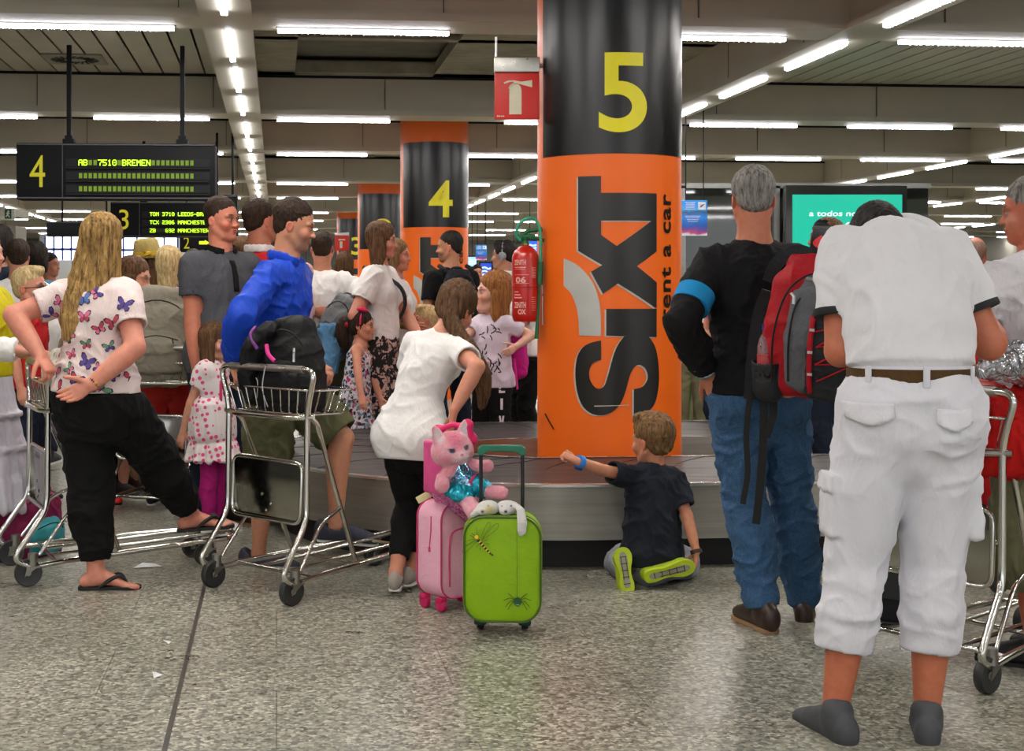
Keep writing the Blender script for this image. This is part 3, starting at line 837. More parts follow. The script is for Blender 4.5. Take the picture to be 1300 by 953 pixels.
# other dark hanging boxes
def dark_sign(x0, y0, x1, y1, z, label, digit=None, arrow=False):
    p = at(x0, y1, z); W, H = (x1-x0)*z/FPX, (y1-y0)*z/FPX
    r = root('hanging_sign', p, label, 'hanging sign', TH*.5)
    b = MB(); b.rbox((W/2, .09, H/2), (W, .18, H), .012, 0); b.box((W/2, -.003, H-.02), (W*.98, .006, .012), 1); b.build('sign_box', [M_case, M_case2], r)
    for xx in (W*.2, W*.8):
        b = MB(); top = HB+.1-p.z; b.box((xx, .1, (H+top)/2), (.03, .03, top-H), 0); b.build('hanger_rod', [M_case], r)
    if digit:
        dv, df = text_mesh(digit, 1, 0); dv = fit(dv, H*.3, H*.62)
        b = MB(); b.add([(v[0]+W*.22, -.003, v[1]+H*.5) for v in dv], df, 0)
        b.build('sign_numeral', [M_stripY], r, nrm=False); b = MB()
        b.add([(W*.62, -.003, H*.42), (W*.8, -.003, H*.42), (W*.8, -.003, H*.36), (W*.93, -.003, H*.5), (W*.8, -.003, H*.64), (W*.8, -.003, H*.58), (W*.62, -.003, H*.58)], [(0, 1, 2, 3, 4, 5, 6)], 0)
        b.build('green_arrow', [M_on], r, nrm=False)
dark_sign(268, 247, 301, 300, 18.0, 'end of a dark hanging display sticking out behind the man in the grey polo')
dark_sign(59, 281, 152, 300, 26.0, 'long dark hanging sign box seen above the blonde woman')
dark_sign(228, 296, 268, 320, 28.0, 'small far hanging sign with yellow numeral 2 and green arrow', '2')
# emergency exit sign, far left
p = at(-3, 279, 22); r = root('exit_sign', p, 'small green and white running-man exit sign at far left', 'exit sign', 0)
b = MB(); W, H = .26, .18; b.rbox((W/2, .03, H/2), (W, .05, H), .008, 0); b.build('sign_box', [simple('sign_white', 'b9c0b0', .6)], r)
b = MB(); b.box((W*.62, 0, H*.5), (W*.4, .006, H*.8), 0); b.build('green_panel', [simple('sign_green', '12452b', .6)], r)
b = MB(); q = lambda a, c: b.tube([(W*.62+a[0]*H, -.004, H*.5+a[1]*H), (W*.62+c[0]*H, -.004, H*.5+c[1]*H)], .010, 0, 6)
q((0, .1), (-.03, -.08)); q((-.03, -.08), (.12, -.2)); q((.12, -.2), (.1, -.3)); q((-.03, -.08), (-.18, -.22)); q((0, .1), (.15, .02)); q((0, .1), (-.14, .06)); b.lathe([(.001, -.02), (.02, 0), (.001, .02)], 10, 0, Matrix.Translation((W*.62+.03*H, -.004, H*.72)))
b.build('running_figure', [MATS['sign_white']], r)
# left structural wall corner with coving behind the crowd, bright glazing further back
def wallbox(n, x0, x1, y0, y1, z, mat, d=.3):
    a, c = at(x0, y1, z), at(x1, y0, z); b = MB()
    b.box(((a.x+c.x)/2, z+d/2, c.z/2), (c.x-a.x, d, c.z), 0); st(b.build(n, [mat])); return a, c
wallbox('wall_pier', -70, 20, 287, 400, 22.3, simple('pier', '8b8779', .6, var=.04), .6)
b = MB(); a = at(-70, 279, 22.1); c = at(17, 279, 22.1); b.box(((a.x+c.x)/2, 22.5, (a.z+HC)/2-.5), (c.x-a.x, 1.0, .12), 0); st(b.build('trim_30', [simple('pier2', 'a8a596', .6)]))
# glazed bay of the far wall, bright outside light, blue mullions
M_glow = emit('daylight_window', 'e6ecff', 3.0); M_mul = simple('mullion_blue', '3d55a8', .5)
for i, (x0, x1, y0, y1) in enumerate(((58, 102, 300, 330), (140, 226, 296, 335))):
    zz = 50.0; a, c = at(x0, y1, zz), at(x1, y0, zz)
    b = MB(); b.box(((a.x+c.x)/2, zz, (a.z+c.z)/2), (c.x-a.x, .06, c.z-a.z), 0)
    n = 5 if i else 4
    for k in range(n+1): b.box((a.x+(c.x-a.x)*k/n, zz-.06, (a.z+c.z)/2), (.05, .08, c.z-a.z), 1)
    b.box(((a.x+c.x)/2, zz-.06, a.z+(c.z-a.z)*.45), (c.x-a.x, .08, .08), 1)
    st(b.build('window_%d' % (i+1), [M_glow, M_mul]))
wallbox('wall_far_panel', 50, 330, 297, 400, 51, simple('pale_panels', 'b3b1a6', .6, var=.04), .3)
# ------------------------------------------------------------------ fire extinguisher and its sign
M_red = simple('sign_red', 'd0200f', .4, var=.04); M_cream = simple('sign_cream', 'd9d2b4', .5, var=.03)
def proj_sign():
    z = 8.35; a = at(628, 151, z); W, H = 57*z/FPX, 79*z/FPX
    r = root('fire_extinguisher_sign', a, 'red sign with a cream fire extinguisher pictogram projecting from the numeral 5 column', 'fire extinguisher sign')
    h2 = 59*z/FPX
    b = MB(); b.rbox((W/2, .02, h2/2), (W, .02, h2), .004, 0); b.build('red_panel', [M_red], r)
    b = MB(); b.rbox((W/2, .02, h2+(H-h2)*.5), (W+.004, .05, (H-h2)), .006, 0); b.box((W/2, -.006, h2+(H-h2)*.15), (W, .006, .012), 0); b.build('aluminium_holder', [metal('alu', 'b9b7ae', .35)], r)
    u = W/55.0; P = lambda x, y: (x*u, h2-y*u)
    b = MB()
    body = [P(18, 22), P(19, 17), P(22, 14), P(29, 14), P(32, 17), P(33, 22), P(33, 51), P(18, 51)]
    v, f = flatpoly(body); b.add([(p[0], .007, p[1]) for p in v], f, 0)
    horn = [P(22, 9), P(33, 11), P(46, 9), P(46, 18), P(33, 14.5), P(28, 13), P(24, 13)]
    v, f = flatpoly(horn); b.add([(p[0], .007, p[1]) for p in v], f, 0)
    hose = [P(11, 12), P(17, 9.5), P(23, 9.5), P(23, 11), P(18, 11.5), P(12, 14)]; v, f = flatpoly(hose); b.add([(p[0], .007, p[1]) for p in v], f, 0)
    hose = [P(17, 19), P(19, 15), P(23, 12.5), P(24, 14), P(20, 17), P(18.5, 20)]; v, f = flatpoly(hose); b.add([(p[0], .007, p[1]) for p in v], f, 0)
    for k in range(4): v, f = flatpoly([P(3+k*2.4, 52.5), P(4.6+k*2.4, 52.5), P(4.6+k*2.4, 54), P(3+k*2.4, 54)]); b.add([(p[0], .007, p[1]) for p in v], f, 0)
    b.build('pictogram', [M_cream], r, nrm=False)
    b = MB(); b.tube([(.01, .02, H), (.01, .02, H+.12)], .007, 0); b.tube([(W-.02, .02, H-.05), (W+.12, .05, H-.05)], .012, 0); b.build('bracket', [M_alu], r)
proj_sign()
def extinguisher():
    z = 8.35; c = at(667, 408, z); R = 17.0*z/FPX; top = at(667, 318, z).z-c.z
    r = root('fire_extinguisher', c, 'red fire extinguisher with green hose mounted on the side of the numeral 5 column', 'fire extinguisher')
    H = top
    b = MB(); b.lathe([(.001, 0), (R*.85, 0), (R*.96, .02), (R, .04), (R, H*.86), (R*.97, H*.93), (R*.8, H*1.0), (R*.5, H*1.05), (R*.28, H*1.07), (.001, H*1.07)], 36); b.build('cylinder', [simple('ext_red', 'b5160c', .3, coat=.4, var=.03)], r)
    b = MB(); b.lathe([(R*1.006, H*.475), (R*1.03, H*.485), (R*1.006, H*.495)], 36); b.build('cylinder_band', [simple('ext_red2', '8e1008', .4)], r)
    # printed panels on the cylinder
    b = MB(); 
    M_pp = simple('print_pink', 'e0a79a', .5)
    def prt(x0, x1, y0, y1, mi=0):
        n = max(2, int((x1-x0)/.25)+1); vs = []
        for i in range(n+1):
            a = x0+(x1-x0)*i/n
            for y in (y0, y1): vs.append((R*1.008*math.sin(a), -R*1.008*math.cos(a), H*y))
        b.add(vs, [(2*i, 2*i+2, 2*i+3, 2*i+1) for i in range(n)], mi)
    def txt(t, a, y, w, h):
        v, f = text_mesh(t, 1, .03); v = fit(v, w, h); v, f = sliced(v, f, .15, -1.5, 1.5); q = MB(); q.add([(R*1.01*math.sin(a+p[0]), -R*1.01*math.cos(a+p[0]), H*y+p[1]) for p in v], f, 0); q.build('label_text', [M_pp], r, nrm=False)
    txt('ZENITH', -.52, .83, .95, .03); prt(-.95, -.05, .755, .767); prt(-.95, -.1, .735, .742); txt('06', -.45, .585, .8, .035); prt(-.95, .2, .535, .54); prt(-.95, .2, .655, .66)
    txt('ZENITH', -.52, .235, .95, .035); txt('OX', -.35, .14, .6, .03); prt(-1.0, -.35, .33, .345); prt(-1.0, -.45, .37, .385); prt(-1.0, -.6, .41, .425)
    for k in range(7): prt(.42, .8, .62+.022*k, .627+.022*k); prt(.42, .8, .16+.03*k, .166+.03*k)
    prt(.38, .385, .55, .85)
    b.build('label_lines', [M_pp], r, nrm=False)
    b = MB(); b.box((.01, -.0, H*1.0), (R*.6, .02, .02), 0); b.build('black_clip', [M_black], r)
    M_g = simple('valve_green', '0f5a32', .4); 
    b = MB(); b.lathe([(R*.26, H*1.05), (R*.24, H*1.14), (R*.3, H*1.15), (R*.3, H*1.2), (.001, H*1.2)], 16)
    b.rbox((.0, 0, H*1.19), (.12, .03, .035), .01); b.tube([(-.04, 0, H*1.2), (.02, 0, H*1.28), (.10, 0, H*1.30)], .013, 0); b.tube([(-.05, 0, H*1.15), (.05, 0, H*1.18), (.11, 0, H*1.14)], .011, 0)
    b.build('valve', [M_g], r)
    b = MB(); b.lathe([(R*.3, H*1.08), (R*.3, H*1.1)], 16, 0); b.build('brass_collar', [metal('brass', 'a9823c', .35)], r)
    hs = [(-.03, -.01, H*1.14), (-.055, -.02, H*1.22), (-.035, -.03, H*1.38), (.03, -.03, H*1.46), (.075, -.03, H*1.36), (.088, -.03, H*1.15), (.085, -.04, H*.82)]
    b = MB(); b.tube(hs, .0095, 0, 12, smooth_pts=6); b.build('hose', [simple('hose_green', '2f9a78', .4)], r)
    b = MB(); b.tube([(.085, -.04, H*.84), (.08, -.04, H*.52)], .018, 0, 14); b.tube([(.08, -.04, H*.53), (.07, -.04, H*.1), (.062, -.04, -.1)], [.007, .009, .013], 0, 12); b.build('nozzle', [M_g], r)
    b = MB(); b.tube([(.094, .0, H*1.25), (.1, .0, H*.3), (.1, 0, -.02)], .006, 0); b.build('wall_bracket', [M_alu], r)
extinguisher()
# far small red sign on the fourth column and a distant one
z = 34.0; p = at(425, 318, z); r = root('fire_extinguisher_sign', p, 'tiny distant red extinguisher sign left of the farthest column', 'fire extinguisher sign')
b = MB(); W = 18*z/FPX; b.rbox((W/2, 0, .18), (W, .03, .36), .004, 0); b.build('red_panel', [M_red], r)
b = MB(); b.rbox((W/2, 0, .40), (W, .05, .08), .004, 0); b.build('aluminium_holder', [M_alu], r)
b = MB(); b.box((W*.45, -.02, .14), (.06, .006, .16), 0); b.box((W*.5, -.02, .26), (.16, .006, .03), 0); b.build('pictogram', [M_cream], r)
# ------------------------------------------------------------------ glazed partition on the right with posters and screen
def glass_mat():
    t = NT('dark_glass'); t.base(srgb('2c302b')); t.set(Roughness=.03, Metallic=0.0); t.b.inputs['IOR'].default_value = 1.6
    t.b.inputs['Specular IOR Level'].default_value = .6; return t.m
M_dg = glass_mat(); M_frame = metal('steel_frame', '9a9a96', .4)
ZG = 17.0
a, c = at(858, 600, ZG), at(1180, 236, ZG)
b = MB(); b.box(((a.x+c.x)/2, ZG+.06, c.z/2), (c.x-a.x, .03, c.z), 0); st(b.build('window_3', [M_dg]))
for i, xx in enumerate((866, 985)):
    q = at(xx, 236, ZG); b = MB(); b.box((q.x, ZG, q.z/2), (.07, .1, q.z), 0); st(b.build('trim_%d' % (40+i), [M_frame]))
q0, q1 = at(858, 236, ZG), at(1180, 236, ZG); b = MB(); b.box(((q0.x+q1.x)/2, ZG, q0.z), (q1.x-q0.x, .1, .06), 0); st(b.build('trim_42', [M_frame]))
def advert():
    z = 16.7; a, c = at(997, 420, z), at(1152, 235, z); W, H = c.x-a.x, c.z-a.z
    r = root('advertising_screen', (a.x, z, a.z), 'big turquoise backlit screen in a black surround reading a todos nos que', 'advertising screen', 0)
    b = MB(); b.rbox((W/2, .05, H/2), (W, .1, H), .01, 0); b.build('black_surround', [simple('surround', '1a1c1a', .25)], r)
    b = MB(); [b.box((W*q, .05, -a.z/2+.0), (.08, .06, a.z), 0) for q in (.1, .9)]; b.build('support_posts', [M_frame], r)
    x0, y0 = at(1006, 247, z).x-a.x, at(1006, 247, z).z-a.z; x1 = at(1145, 247, z).x-a.x
    b = MB(); b.box(((x0+x1)/2, -.004, y0-.7), (x1-x0, .01, 1.4), 0); b.build('turquoise_screen', [emit('turq', '10c2a2', .85)], r)
    def T(t, px0, px1, py, hpx):
        v, f = text_mesh(t, 1, .012); v = fit(v, (px1-px0)*z/FPX, hpx*z/FPX); cx, cz = at((px0+px1)/2, py, z).x-a.x, at(0, py, z).z-a.z
        return [(p[0]+cx+.15*p[1], -.012, p[1]+cz) for p in v], f
    b = MB(); b.add(*T('a todos nos que', 1027, 1118, 272, 9)); b.add(*T('VIAJAN', 1062, 1140, 287, 10)); b.build('screen_lettering', [emit('scr_white', 'e4fff8', 1.2)], r, nrm=False)
advert()
def poster(x0, y0, x1, y1, z, label):
    a, c = at(x0, y1, z), at(x1, y0, z); W, H = c.x-a.x, c.z-a.z
    r = root('hanging_poster', (a.x, z, a.z), label, 'poster')
    b = MB(); [b.tube([(W*q, .01, H), (W*q, .01, HC-a.z)], .006, 0, 6) for q in (.15, .85)]; b.build('hanging_wires', [M_case], r)
    t = NT('poster_print'); co = t.coord(); sx = t.n('ShaderNodeSeparateXYZ'); t.l(co, sx.inputs[0])
    f = t.math('ADD', t.math('DIVIDE', sx.outputs[2], H), t.math('MULTIPLY', t.noise(co, 6/max(W, .2)*.4, 2), .25))
    col = t.ramp(f, [(.0, srgb('d8dde0')), (.16, srgb('b9c3cc')), (.2, srgb('b84a6a')), (.3, srgb('6a3f86')), (.4, srgb('1b4c9a')), (.62, srgb('1b74c4')), (.8, srgb('2a4a70')), (.9, srgb('2c8fd0')), (1, srgb('2178c4'))])
    t.base(col); t.b.inputs['Emission Strength'].default_value = .35; t.l(col, t.b.inputs['Emission Color']); t.set(Roughness=.4)
    b = MB(); b.rbox((W/2, .01, H/2), (W, .02, H), .004, 0); b.build('printed_sheet', [t.m], r)
    b = MB(); b.box((W*.78, -.005, H*.84), (W*.3, .006, W*.3), 0)
    for k in range(5): b.box((W*.32, -.005, H*(.93-.045*k)), (W*(.4-.05*(k % 2)), .004, H*.015), 0)
    for k in range(4): b.box((W*.42, -.005, H*(.55-.05*k)), (W*(.6-.07*k), .004, H*.012), 0)
    b.build('white_print', [simple('print_white', 'e6ecf0', .5)], r)
    b = MB(); b.add([(W*.68, -.009, H*.8), (W*.74, -.009, H*.79), (W*.9, -.009, H*.89), (W*.82, -.009, H*.88)], [(0, 1, 2, 3)], 0); b.add([(W*.68, -.009, H*.87), (W*.8, -.009, H*.87), (W*.74, -.009, H*.85)], [(0, 1, 2)], 0); b.build('plane_mark', [simple('print_navy', '1c3c6c', .5)], r, nrm=False)
poster(866, 254, 898, 299, 15.5, 'blue hanging poster with small white plane emblem right of the numeral 5 column')
poster(604, 311, 618, 330, 30, 'small distant blue poster with white plane emblem left of the extinguisher')
# distant blue screens behind the extinguisher
def screen(x0, y0, x1, y1, z, col, label, s=1.0):
    a, c = at(x0, y1, z), at(x1, y0, z); W, H = c.x-a.x, c.z-a.z
    r = root('hanging_monitor', (a.x, z, a.z), label, 'monitor')
    b = MB(); b.box((W/2, .07, (H+HC-a.z)/2), (.012, .012, HC-a.z-H), 0); b.build('ceiling_rod', [M_case], r)
    b = MB(); b.rbox((W/2, .06, H/2), (W+.06, .08, H+.06), .01, 0); b.build('bezel', [M_case], r)
    b = MB(); b.box((W/2, .012, H/2), (W, .012, H), 0); b.build('lit_screen', [emit('scr_'+col, col, s)], r)
    b = MB()
    for k in range(3): b.tube([(W*.1, 0, H*(.25+.22*k)), (W*.4, 0, H*(.3+.22*k)), (W*.7, 0, H*(.2+.22*k)), (W*.95, 0, H*(.3+.2*k))], .02, 0, 6, smooth_pts=4)
    b.build('screen_graphic', [emit('scr_line', 'cfe4ff', 1.0)], r)
screen(594, 326, 605, 338, 31, '9fd8e8', 'tiny pale cyan distant monitor beside the numeral 4 column', 1.0)
screen(610, 334, 624, 354, 30, '1648c8', 'small blue monitor left of the man with headphones', 1.0)
screen(645, 318, 660, 342, 30, '1a56e0', 'blue monitor behind the fire extinguisher', 1.0)
screen(664, 306, 682, 322, 30, '1e66f0', 'blue monitor between the extinguisher valve and the column', 1.0)
# ------------------------------------------------------------------ people
SKIN = skinmat()
def rotm(yaw=0, pitch=0, roll=0):
    """head/foot frames: yaw about z (positive to the figure's left), pitch forward, roll to its left"""
    return Matrix.Rotation(math.radians(yaw), 3, 'Z') @ Matrix.Rotation(math.radians(pitch), 3, 'X') @ Matrix.Rotation(math.radians(roll), 3, 'Y')
def ik(a, t, l1, l2, hint):
    d = t-a; D = d.length
    if D > (l1+l2)*.999:
        k = D/((l1+l2)*.999)
        if k < 1.12: l1 *= k; l2 *= k
        else: t = a+d.normalized()*(l1+l2)*.999; d = t-a; D = d.length
    D = max(D, abs(l1-l2)+1e-3); n = d.normalized()
    x = (l1*l1-l2*l2+D*D)/(2*D); y = math.sqrt(max(l1*l1-x*x, 0))
    h = hint-n*hint.dot(n); h = h.normalized() if h.length > 1e-4 else n.orthogonal().normalized()
    return a+n*x+h*y, a+n*D
TM = [(.455, .070, .055), (.485, .090, .062), (.53, .097, .066), (.575, .089, .062), (.62, .081, .058), (.67, .086, .061), (.72, .094, .064), (.76, .098, .064), (.785, .088, .054), (.805, .068, .046), (.825, .046, .040), (.845, .034, .036)]
TF = [(.455, .076, .057), (.485, .098, .066), (.53, .101, .068), (.575, .088, .061), (.62, .072, .053), (.67, .076, .056), (.72, .083, .060), (.76, .086, .058), (.785, .074, .048), (.805, .056, .041), (.825, .036, .035), (.845, .028, .030)]
TK = [(.43, .070, .058), (.47, .084, .064), (.51, .086, .066), (.55, .083, .065), (.60, .080, .062), (.66, .082, .062), (.71, .084, .060), (.75, .083, .056), (.78, .070, .048), (.795, .052, .042), (.81, .036, .036), (.82, .032, .034)]
class Person:
    def __init__(s, label, loc, face, H=1.75, sex='m', fat=1.0, skin='c98e70', vox=.010, hv=.0055, group=None, lw=1.0, aw=1.0, head=None, dep=1.0, sw=1.0):
        s.sw = sw
        s.H, s.sex, s.fat, s.skin, s.vox, s.hv, s.lw, s.aw, s.dep = H, sex, fat, skin, vox, hv, lw, aw, dep
        s.r = root('person', (loc[0], loc[1], loc[2] if len(loc) > 2 else 0), label, 'person', math.radians(face), group)
        s.M = Matrix.Translation(s.r.location) @ Matrix.Rotation(math.radians(face), 4, 'Z'); s.Mi = s.M.inverted()
        s.T = {'m': TM, 'f': TF, 'k': TK}[sex]; s.kid = sex == 'k'
        s.hh = (head or (.132 if not s.kid else .165))*H
        s.hipf = .53 if not s.kid else .50; s.topf = s.T[-1][0]
        s.B = Field(); s.spots = []; s.fine = []
    def L(s, w): return s.Mi @ Vector(w)
    def pose(s, lean=0, side=0, twist=0, tilt=None, head=(0, 0, 0), pel=(0, 0, 0), curl=0, shrug=0, neck=None):
        H = s.H; s.P0 = Vector((pel[0], pel[1], s.hipf*H+pel[2])); s.lean, s.side, s.twist = lean, side, twist
        s.tilt = lean*.25 if tilt is None else tilt
        # integrate the spine
        s.sp = {}; p = s.P0.copy(); f = s.hipf; step = .005
        s.spl = [(f, p.copy())]
        while f < s.topf+.05:
            k = min(1, max(0, (f-s.hipf)/(.20))); k = k*k*(3-2*k)
            a = math.radians(s.tilt+(lean-s.tilt)*k+curl*max(0, (f-.70)/.14)); b = math.radians(side*k)
            d = Vector((math.sin(b), -math.sin(a)*math.cos(b), math.cos(a)*math.cos(b)))
            p = p+d*step*H; f += step; s.spl.append((f, p.copy()))
        a = math.radians(s.tilt); s.down = Vector((0, math.sin(a), -math.cos(a)))
        s.neckdir = (s.spl[-1][1]-s.spl[-4][1]).normalized()
        s.SR = Matrix.Rotation(math.radians(twist), 3, 'Z')
        tf = s.topf
        sh = s.spine(tf-.045 if not s.kid else tf-.038); sw = {'m': .100, 'f': .087, 'k': .080}[s.sex]*H*s.sw
        lat = (s.SR @ Vector((1, 0, 0))); lat = (lat-s.neckdir*lat.dot(s.neckdir)*.6).normalized(); s.lat = lat
        s.shL = sh+lat*sw+s.neckdir*(.0+shrug)*H; s.shR = sh-lat*sw+s.neckdir*(0+shrug)*H
        hw = {'m': .050, 'f': .053, 'k': .044}[s.sex]*H
        s.hipL = s.P0+Vector((hw, 0, -.012*H)); s.hipR = s.P0+Vector((-hw, 0, -.012*H))
        s.Rh = rotm(*head); base = s.spine(tf)
        up = (s.neckdir*.5+(s.Rh @ Vector((0, 0, 1)))*.5).normalized()
        if neck: up = Vector(neck).normalized()
        s.O = base+up*(.045 if not s.kid else .03)*H-(s.Rh @ Vector((0, 1, 0)))*.004*H+(s.Rh@Vector((0, 0, -1)))*.22*s.hh*.35
        s.la, s.lf = (.170*H, .150*H) if not s.kid else (.155*H, .135*H)
        s.lt, s.lc = (.241*H, .236*H) if not s.kid else (.226*H, .219*H)
        return s
    def spine(s, f):
        if f <= s.hipf: return s.P0+s.down*(s.hipf-f)*s.H
        i = min(len(s.spl)-1, max(0, int((f-s.hipf)/.005))); a = s.spl[i]; b = s.spl[min(i+1, len(s.spl)-1)]
        t = (f-a[0])/.005; return a[1].lerp(b[1], max(0, min(1, t)))
    def wd(s, f):
        T = s.T; fs = [t[0] for t in T]; w = float(np.interp(f, fs, [t[1] for t in T])); d = float(np.interp(f, fs, [t[2] for t in T]))
        k = 1+(s.fat-1)*max(0, min(1, (.80-f)/.08)); return w*k*s.H, d*k*s.H*s.dep
    def latf(s, f):
        k = max(0, min(1, (f-s.hipf)/.25)); a = math.radians(s.twist*k); return Vector((math.cos(a), math.sin(a), 0))
    def torso(s, f0, f1, ease, n=12, F=None, k=.02, flat=(False, False), op='u'):
        """ease: list of (frac, dw, dd)"""
        F = F or s.B; st_ = []
        for i in range(n+1):
            f = f0+(f1-f0)*i/n; w, d = s.wd(f)
            ef = [e[0] for e in ease]; w += float(np.interp(f, ef, [e[1] for e in ease])); d += float(np.interp(f, ef, [e[2] for e in ease]))
            st_.append((s.spine(f), w, d))
        # split into sections so the twist can turn the lateral axis
        m = n//3
        for q in range(0, n, m):
            seg = st_[q:q+m+1]
            if len(seg) < 2: continue
            F.chain(seg, s.latf(f0+(f1-f0)*(q+m/2)/n), k, (flat[0] and q == 0, flat[1] and q+m >= n), op)
        return F
    def arms(s, L=None, R=None):
        """each: dict(w=wrist local, W=world wrist, h=elbow hint, d=hand direction, n=palm normal, curl=...)"""
        s.arm = {}
        for sd, a in (('L', L), ('R', R)):
            a = dict(a or {}); sg = 1 if sd == 'L' else -1; sh = s.shL if sd == 'L' else s.shR
            w = s.L(a['W']) if 'W' in a else (Vector(a['w']) if 'w' in a else sh+Vector((sg*.045*s.H, -.02*s.H, -(s.la+s.lf)*.97)))
            hint = Vector(a.get('h', (sg*.3, 1, 0)))
            if a.get('hW'): hint = s.Mi.to_3x3() @ Vector(a['hW'])
            e, w = ik(sh, w, s.la, s.lf, hint)
            d = Vector(a['d']) if 'd' in a else (w-e).normalized()
            if 'dW' in a: d = s.Mi.to_3x3() @ Vector(a['dW'])
            n = Vector(a.get('n', (-sg, 0, 0)))
            if 'nW' in a: n = s.Mi.to_3x3() @ Vector(a['nW'])
            s.arm[sd] = dict(s=sh, e=e, w=w, d=d.normalized(), n=n, curl=a.get('curl', (.25, .35, .25)), thumb=a.get('thumb', None), sg=sg, hide=a.get('hide', False), spread=a.get('spread', 0))
        return s
    def legs(s, L=None, R=None):
        s.leg = {}; H = s.H
        for sd, a in (('L', L), ('R', R)):
            a = dict(a or {}); sg = 1 if sd == 'L' else -1; hp_ = s.hipL if sd == 'L' else s.hipR
            ak = s.L(a['A']) if 'A' in a else Vector(a['a']) if 'a' in a else Vector((sg*.062*H, .01*H, .045*H))
            hint = Vector(a.get('h', (sg*.12, -1, 0)))
            if 'K' in a: k = s.L(a['K'])
            else: k, ak = ik(hp_, ak, s.lt, s.lc, hint)
            s.leg[sd] = dict(h=hp_, k=k, a=ak, fy=a.get('fy', sg*10), fp=a.get('fp', 0), sg=sg, bare=a.get('bare', False))
        return s
    def body(s, bareleg=True, feet=False):
        B, H, q = s.B, s.H, s.lw
        s.torso(s.T[0][0], s.topf, [(0, -.004, -.004)], 12)
        for a in s.arm.values(): B.chain([(s.spine(s.topf-.012), .026*H, .022*H), (a['s']-s.lat*a['sg']*.02*H, .026*H)], k=.03)
        for a in s.arm.values():
            r = [.030, .0275, .0235, .0255, .0215, .0160]; r = [v*H*s.aw*(1.0 if not s.kid else .92) for v in r]
            se = a['e']-a['s']; ew = a['w']-a['e']
            B.chain([(a['s'], r[0]), (a['s']+se*.5, r[1]), (a['e'], r[2])], k=.03)
            B.chain([(a['e'], r[2]*.98), (a['e']+ew*.25, r[3]), (a['e']+ew*.65, r[4]), (a['w'], r[5], r[5]*.82)], lat=a['n'].cross(a['d']) , k=.015)
            if not a['hide']: s.hand(a)
        for l in s.leg.values():
            hk = l['k']-l['h']; ka = l['a']-l['k']
            l['cb'] = Vector((0, 0, 0)); B.chain([(l['h'], .048*H*q), (l['h']+hk*.4, .046*H*q), (l['k']-hk*.12, .036*H*q), (l['k'], .033*H*q)], k=.03)
            back = (hk.normalized()-ka.normalized()); back = back*.0
            cb = (l['a']-l['k']).normalized().cross(Vector((1, 0, 0))).normalized(); cb = cb if cb.y > 0 else -cb
            l['cb'] = cb
            B.chain([(l['k'], .0325*H*q), (l['k']+ka*.28+cb*.008*H, .0345*H*q), (l['k']+ka*.6+cb*.004*H, .026*H*q), (l['a']-ka.normalized()*.02*H, .0195*H*q), (l['a'], .021*H*q)], k=.012)
            if l['bare']: s.barefoot(l)
        s.headf()
        return s
    def footframe(s, l):
        R = Matrix.Rotation(math.radians(l['fy']), 3, 'Z') @ Matrix.Rotation(math.radians(l['fp']), 3, 'X')
        return R @ Vector((0, -1, 0)), R @ Vector((0, 0, 1)), R @ Vector((1, 0, 0))
    def barefoot(s, l):
        F, U, X = s.footframe(l); A, H, B = l['a'], s.H, s.B
        B.chain([(A-F*.028*H-U*.022*H, .018*H, .017*H), (A+F*.03*H-U*.015*H, .019*H, .019*H), (A+F*.075*H-U*.030*H, .026*H, .011*H)], X, .02)
        for i, (o, ln, r) in enumerate(((-.018, .112, .0085), (-.006, .110, .0062), (.003, .105, .006), (.0115, .099, .0056), (.0195, .091, .0052))):
            o *= l['sg']; B.chain([(A+F*.075*H+X*o*H-U*.033*H, r*H), (A+F*ln*H+X*o*1.15*H-U*.036*H, r*H*.9)], X, .006)
    def hand(s, a):
        B = s.B; S = s.H/1.75*(1.0 if not s.kid else .98); w, d = a['w'], a['d']
        n = a['n']-d*a['n'].dot(d); n = n.normalized() if n.length > 1e-3 else d.orthogonal().normalized()
        t = d.cross(n)*(1 if a['sg'] < 0 else -1)
        B.chain([(w-d*.01, .029*S, .021*S), (w+d*.03*S, .034*S, .018*S), (w+d*.065*S, .041*S, .016*S), (w+d*.09*S, .040*S, .0135*S)], t, .01)
        c1, c2, c3 = a['curl']
        def rd(v, ang): return v*math.cos(ang)+n*math.sin(ang)
        for i, (o, ln, r) in enumerate(((.030, .074, .0093), (.0105, .083, .0095), (-.010, .077, .0091), (-.029, .061, .0080))):
            sp = a['spread']*(o/.03)*.25
            b = w+d*(.088-.004*abs(i-1))*S+t*o*S; dd = (d*math.cos(sp)+t*math.sin(sp))
            def rdd(ang): return dd*math.cos(ang)+n*math.sin(ang)
            k = 1+.07*(i-1)
            p1 = b+rdd(c1*k)*ln*.44*S; p2 = p1+rdd((c1+c2)*k)*ln*.31*S; p3 = p2+rdd((c1+c2+c3)*k)*ln*.25*S
            B.chain([(b-dd*.012*S, r*S*1.05), (p1, r*S), (p2, r*S*.92), (p3, r*S*.8)], t, .004)
        tb = w+d*.022*S+t*.026*S+n*.006*S; td = a['thumb'] or (.62, .62, .42); v = (d*td[0]+t*td[1]+n*td[2]).normalized()
        v2 = (v+d*.45+n*.25).normalized()
        B.chain([(tb, .0145*S), (tb+v*.042*S, .0115*S), (tb+v*.042*S+v2*.030*S, .0102*S), (tb+v*.042*S+v2*.050*S, .0085*S)], n, .010)
        c = w+d*.08*S+n*.02*S; m = .135*S; s.fine.append((c-Vector((m,)*3), c+Vector((m,)*3), min(s.hv, .0045)))
        s.spots.append((c+d*.07, (.06,)*3, 'd08d76', .8, None)) if s.hv < .005 else None
    def hd(s, x, y, z): return s.O+(s.Rh @ Vector((x, y, z)))*s.hh
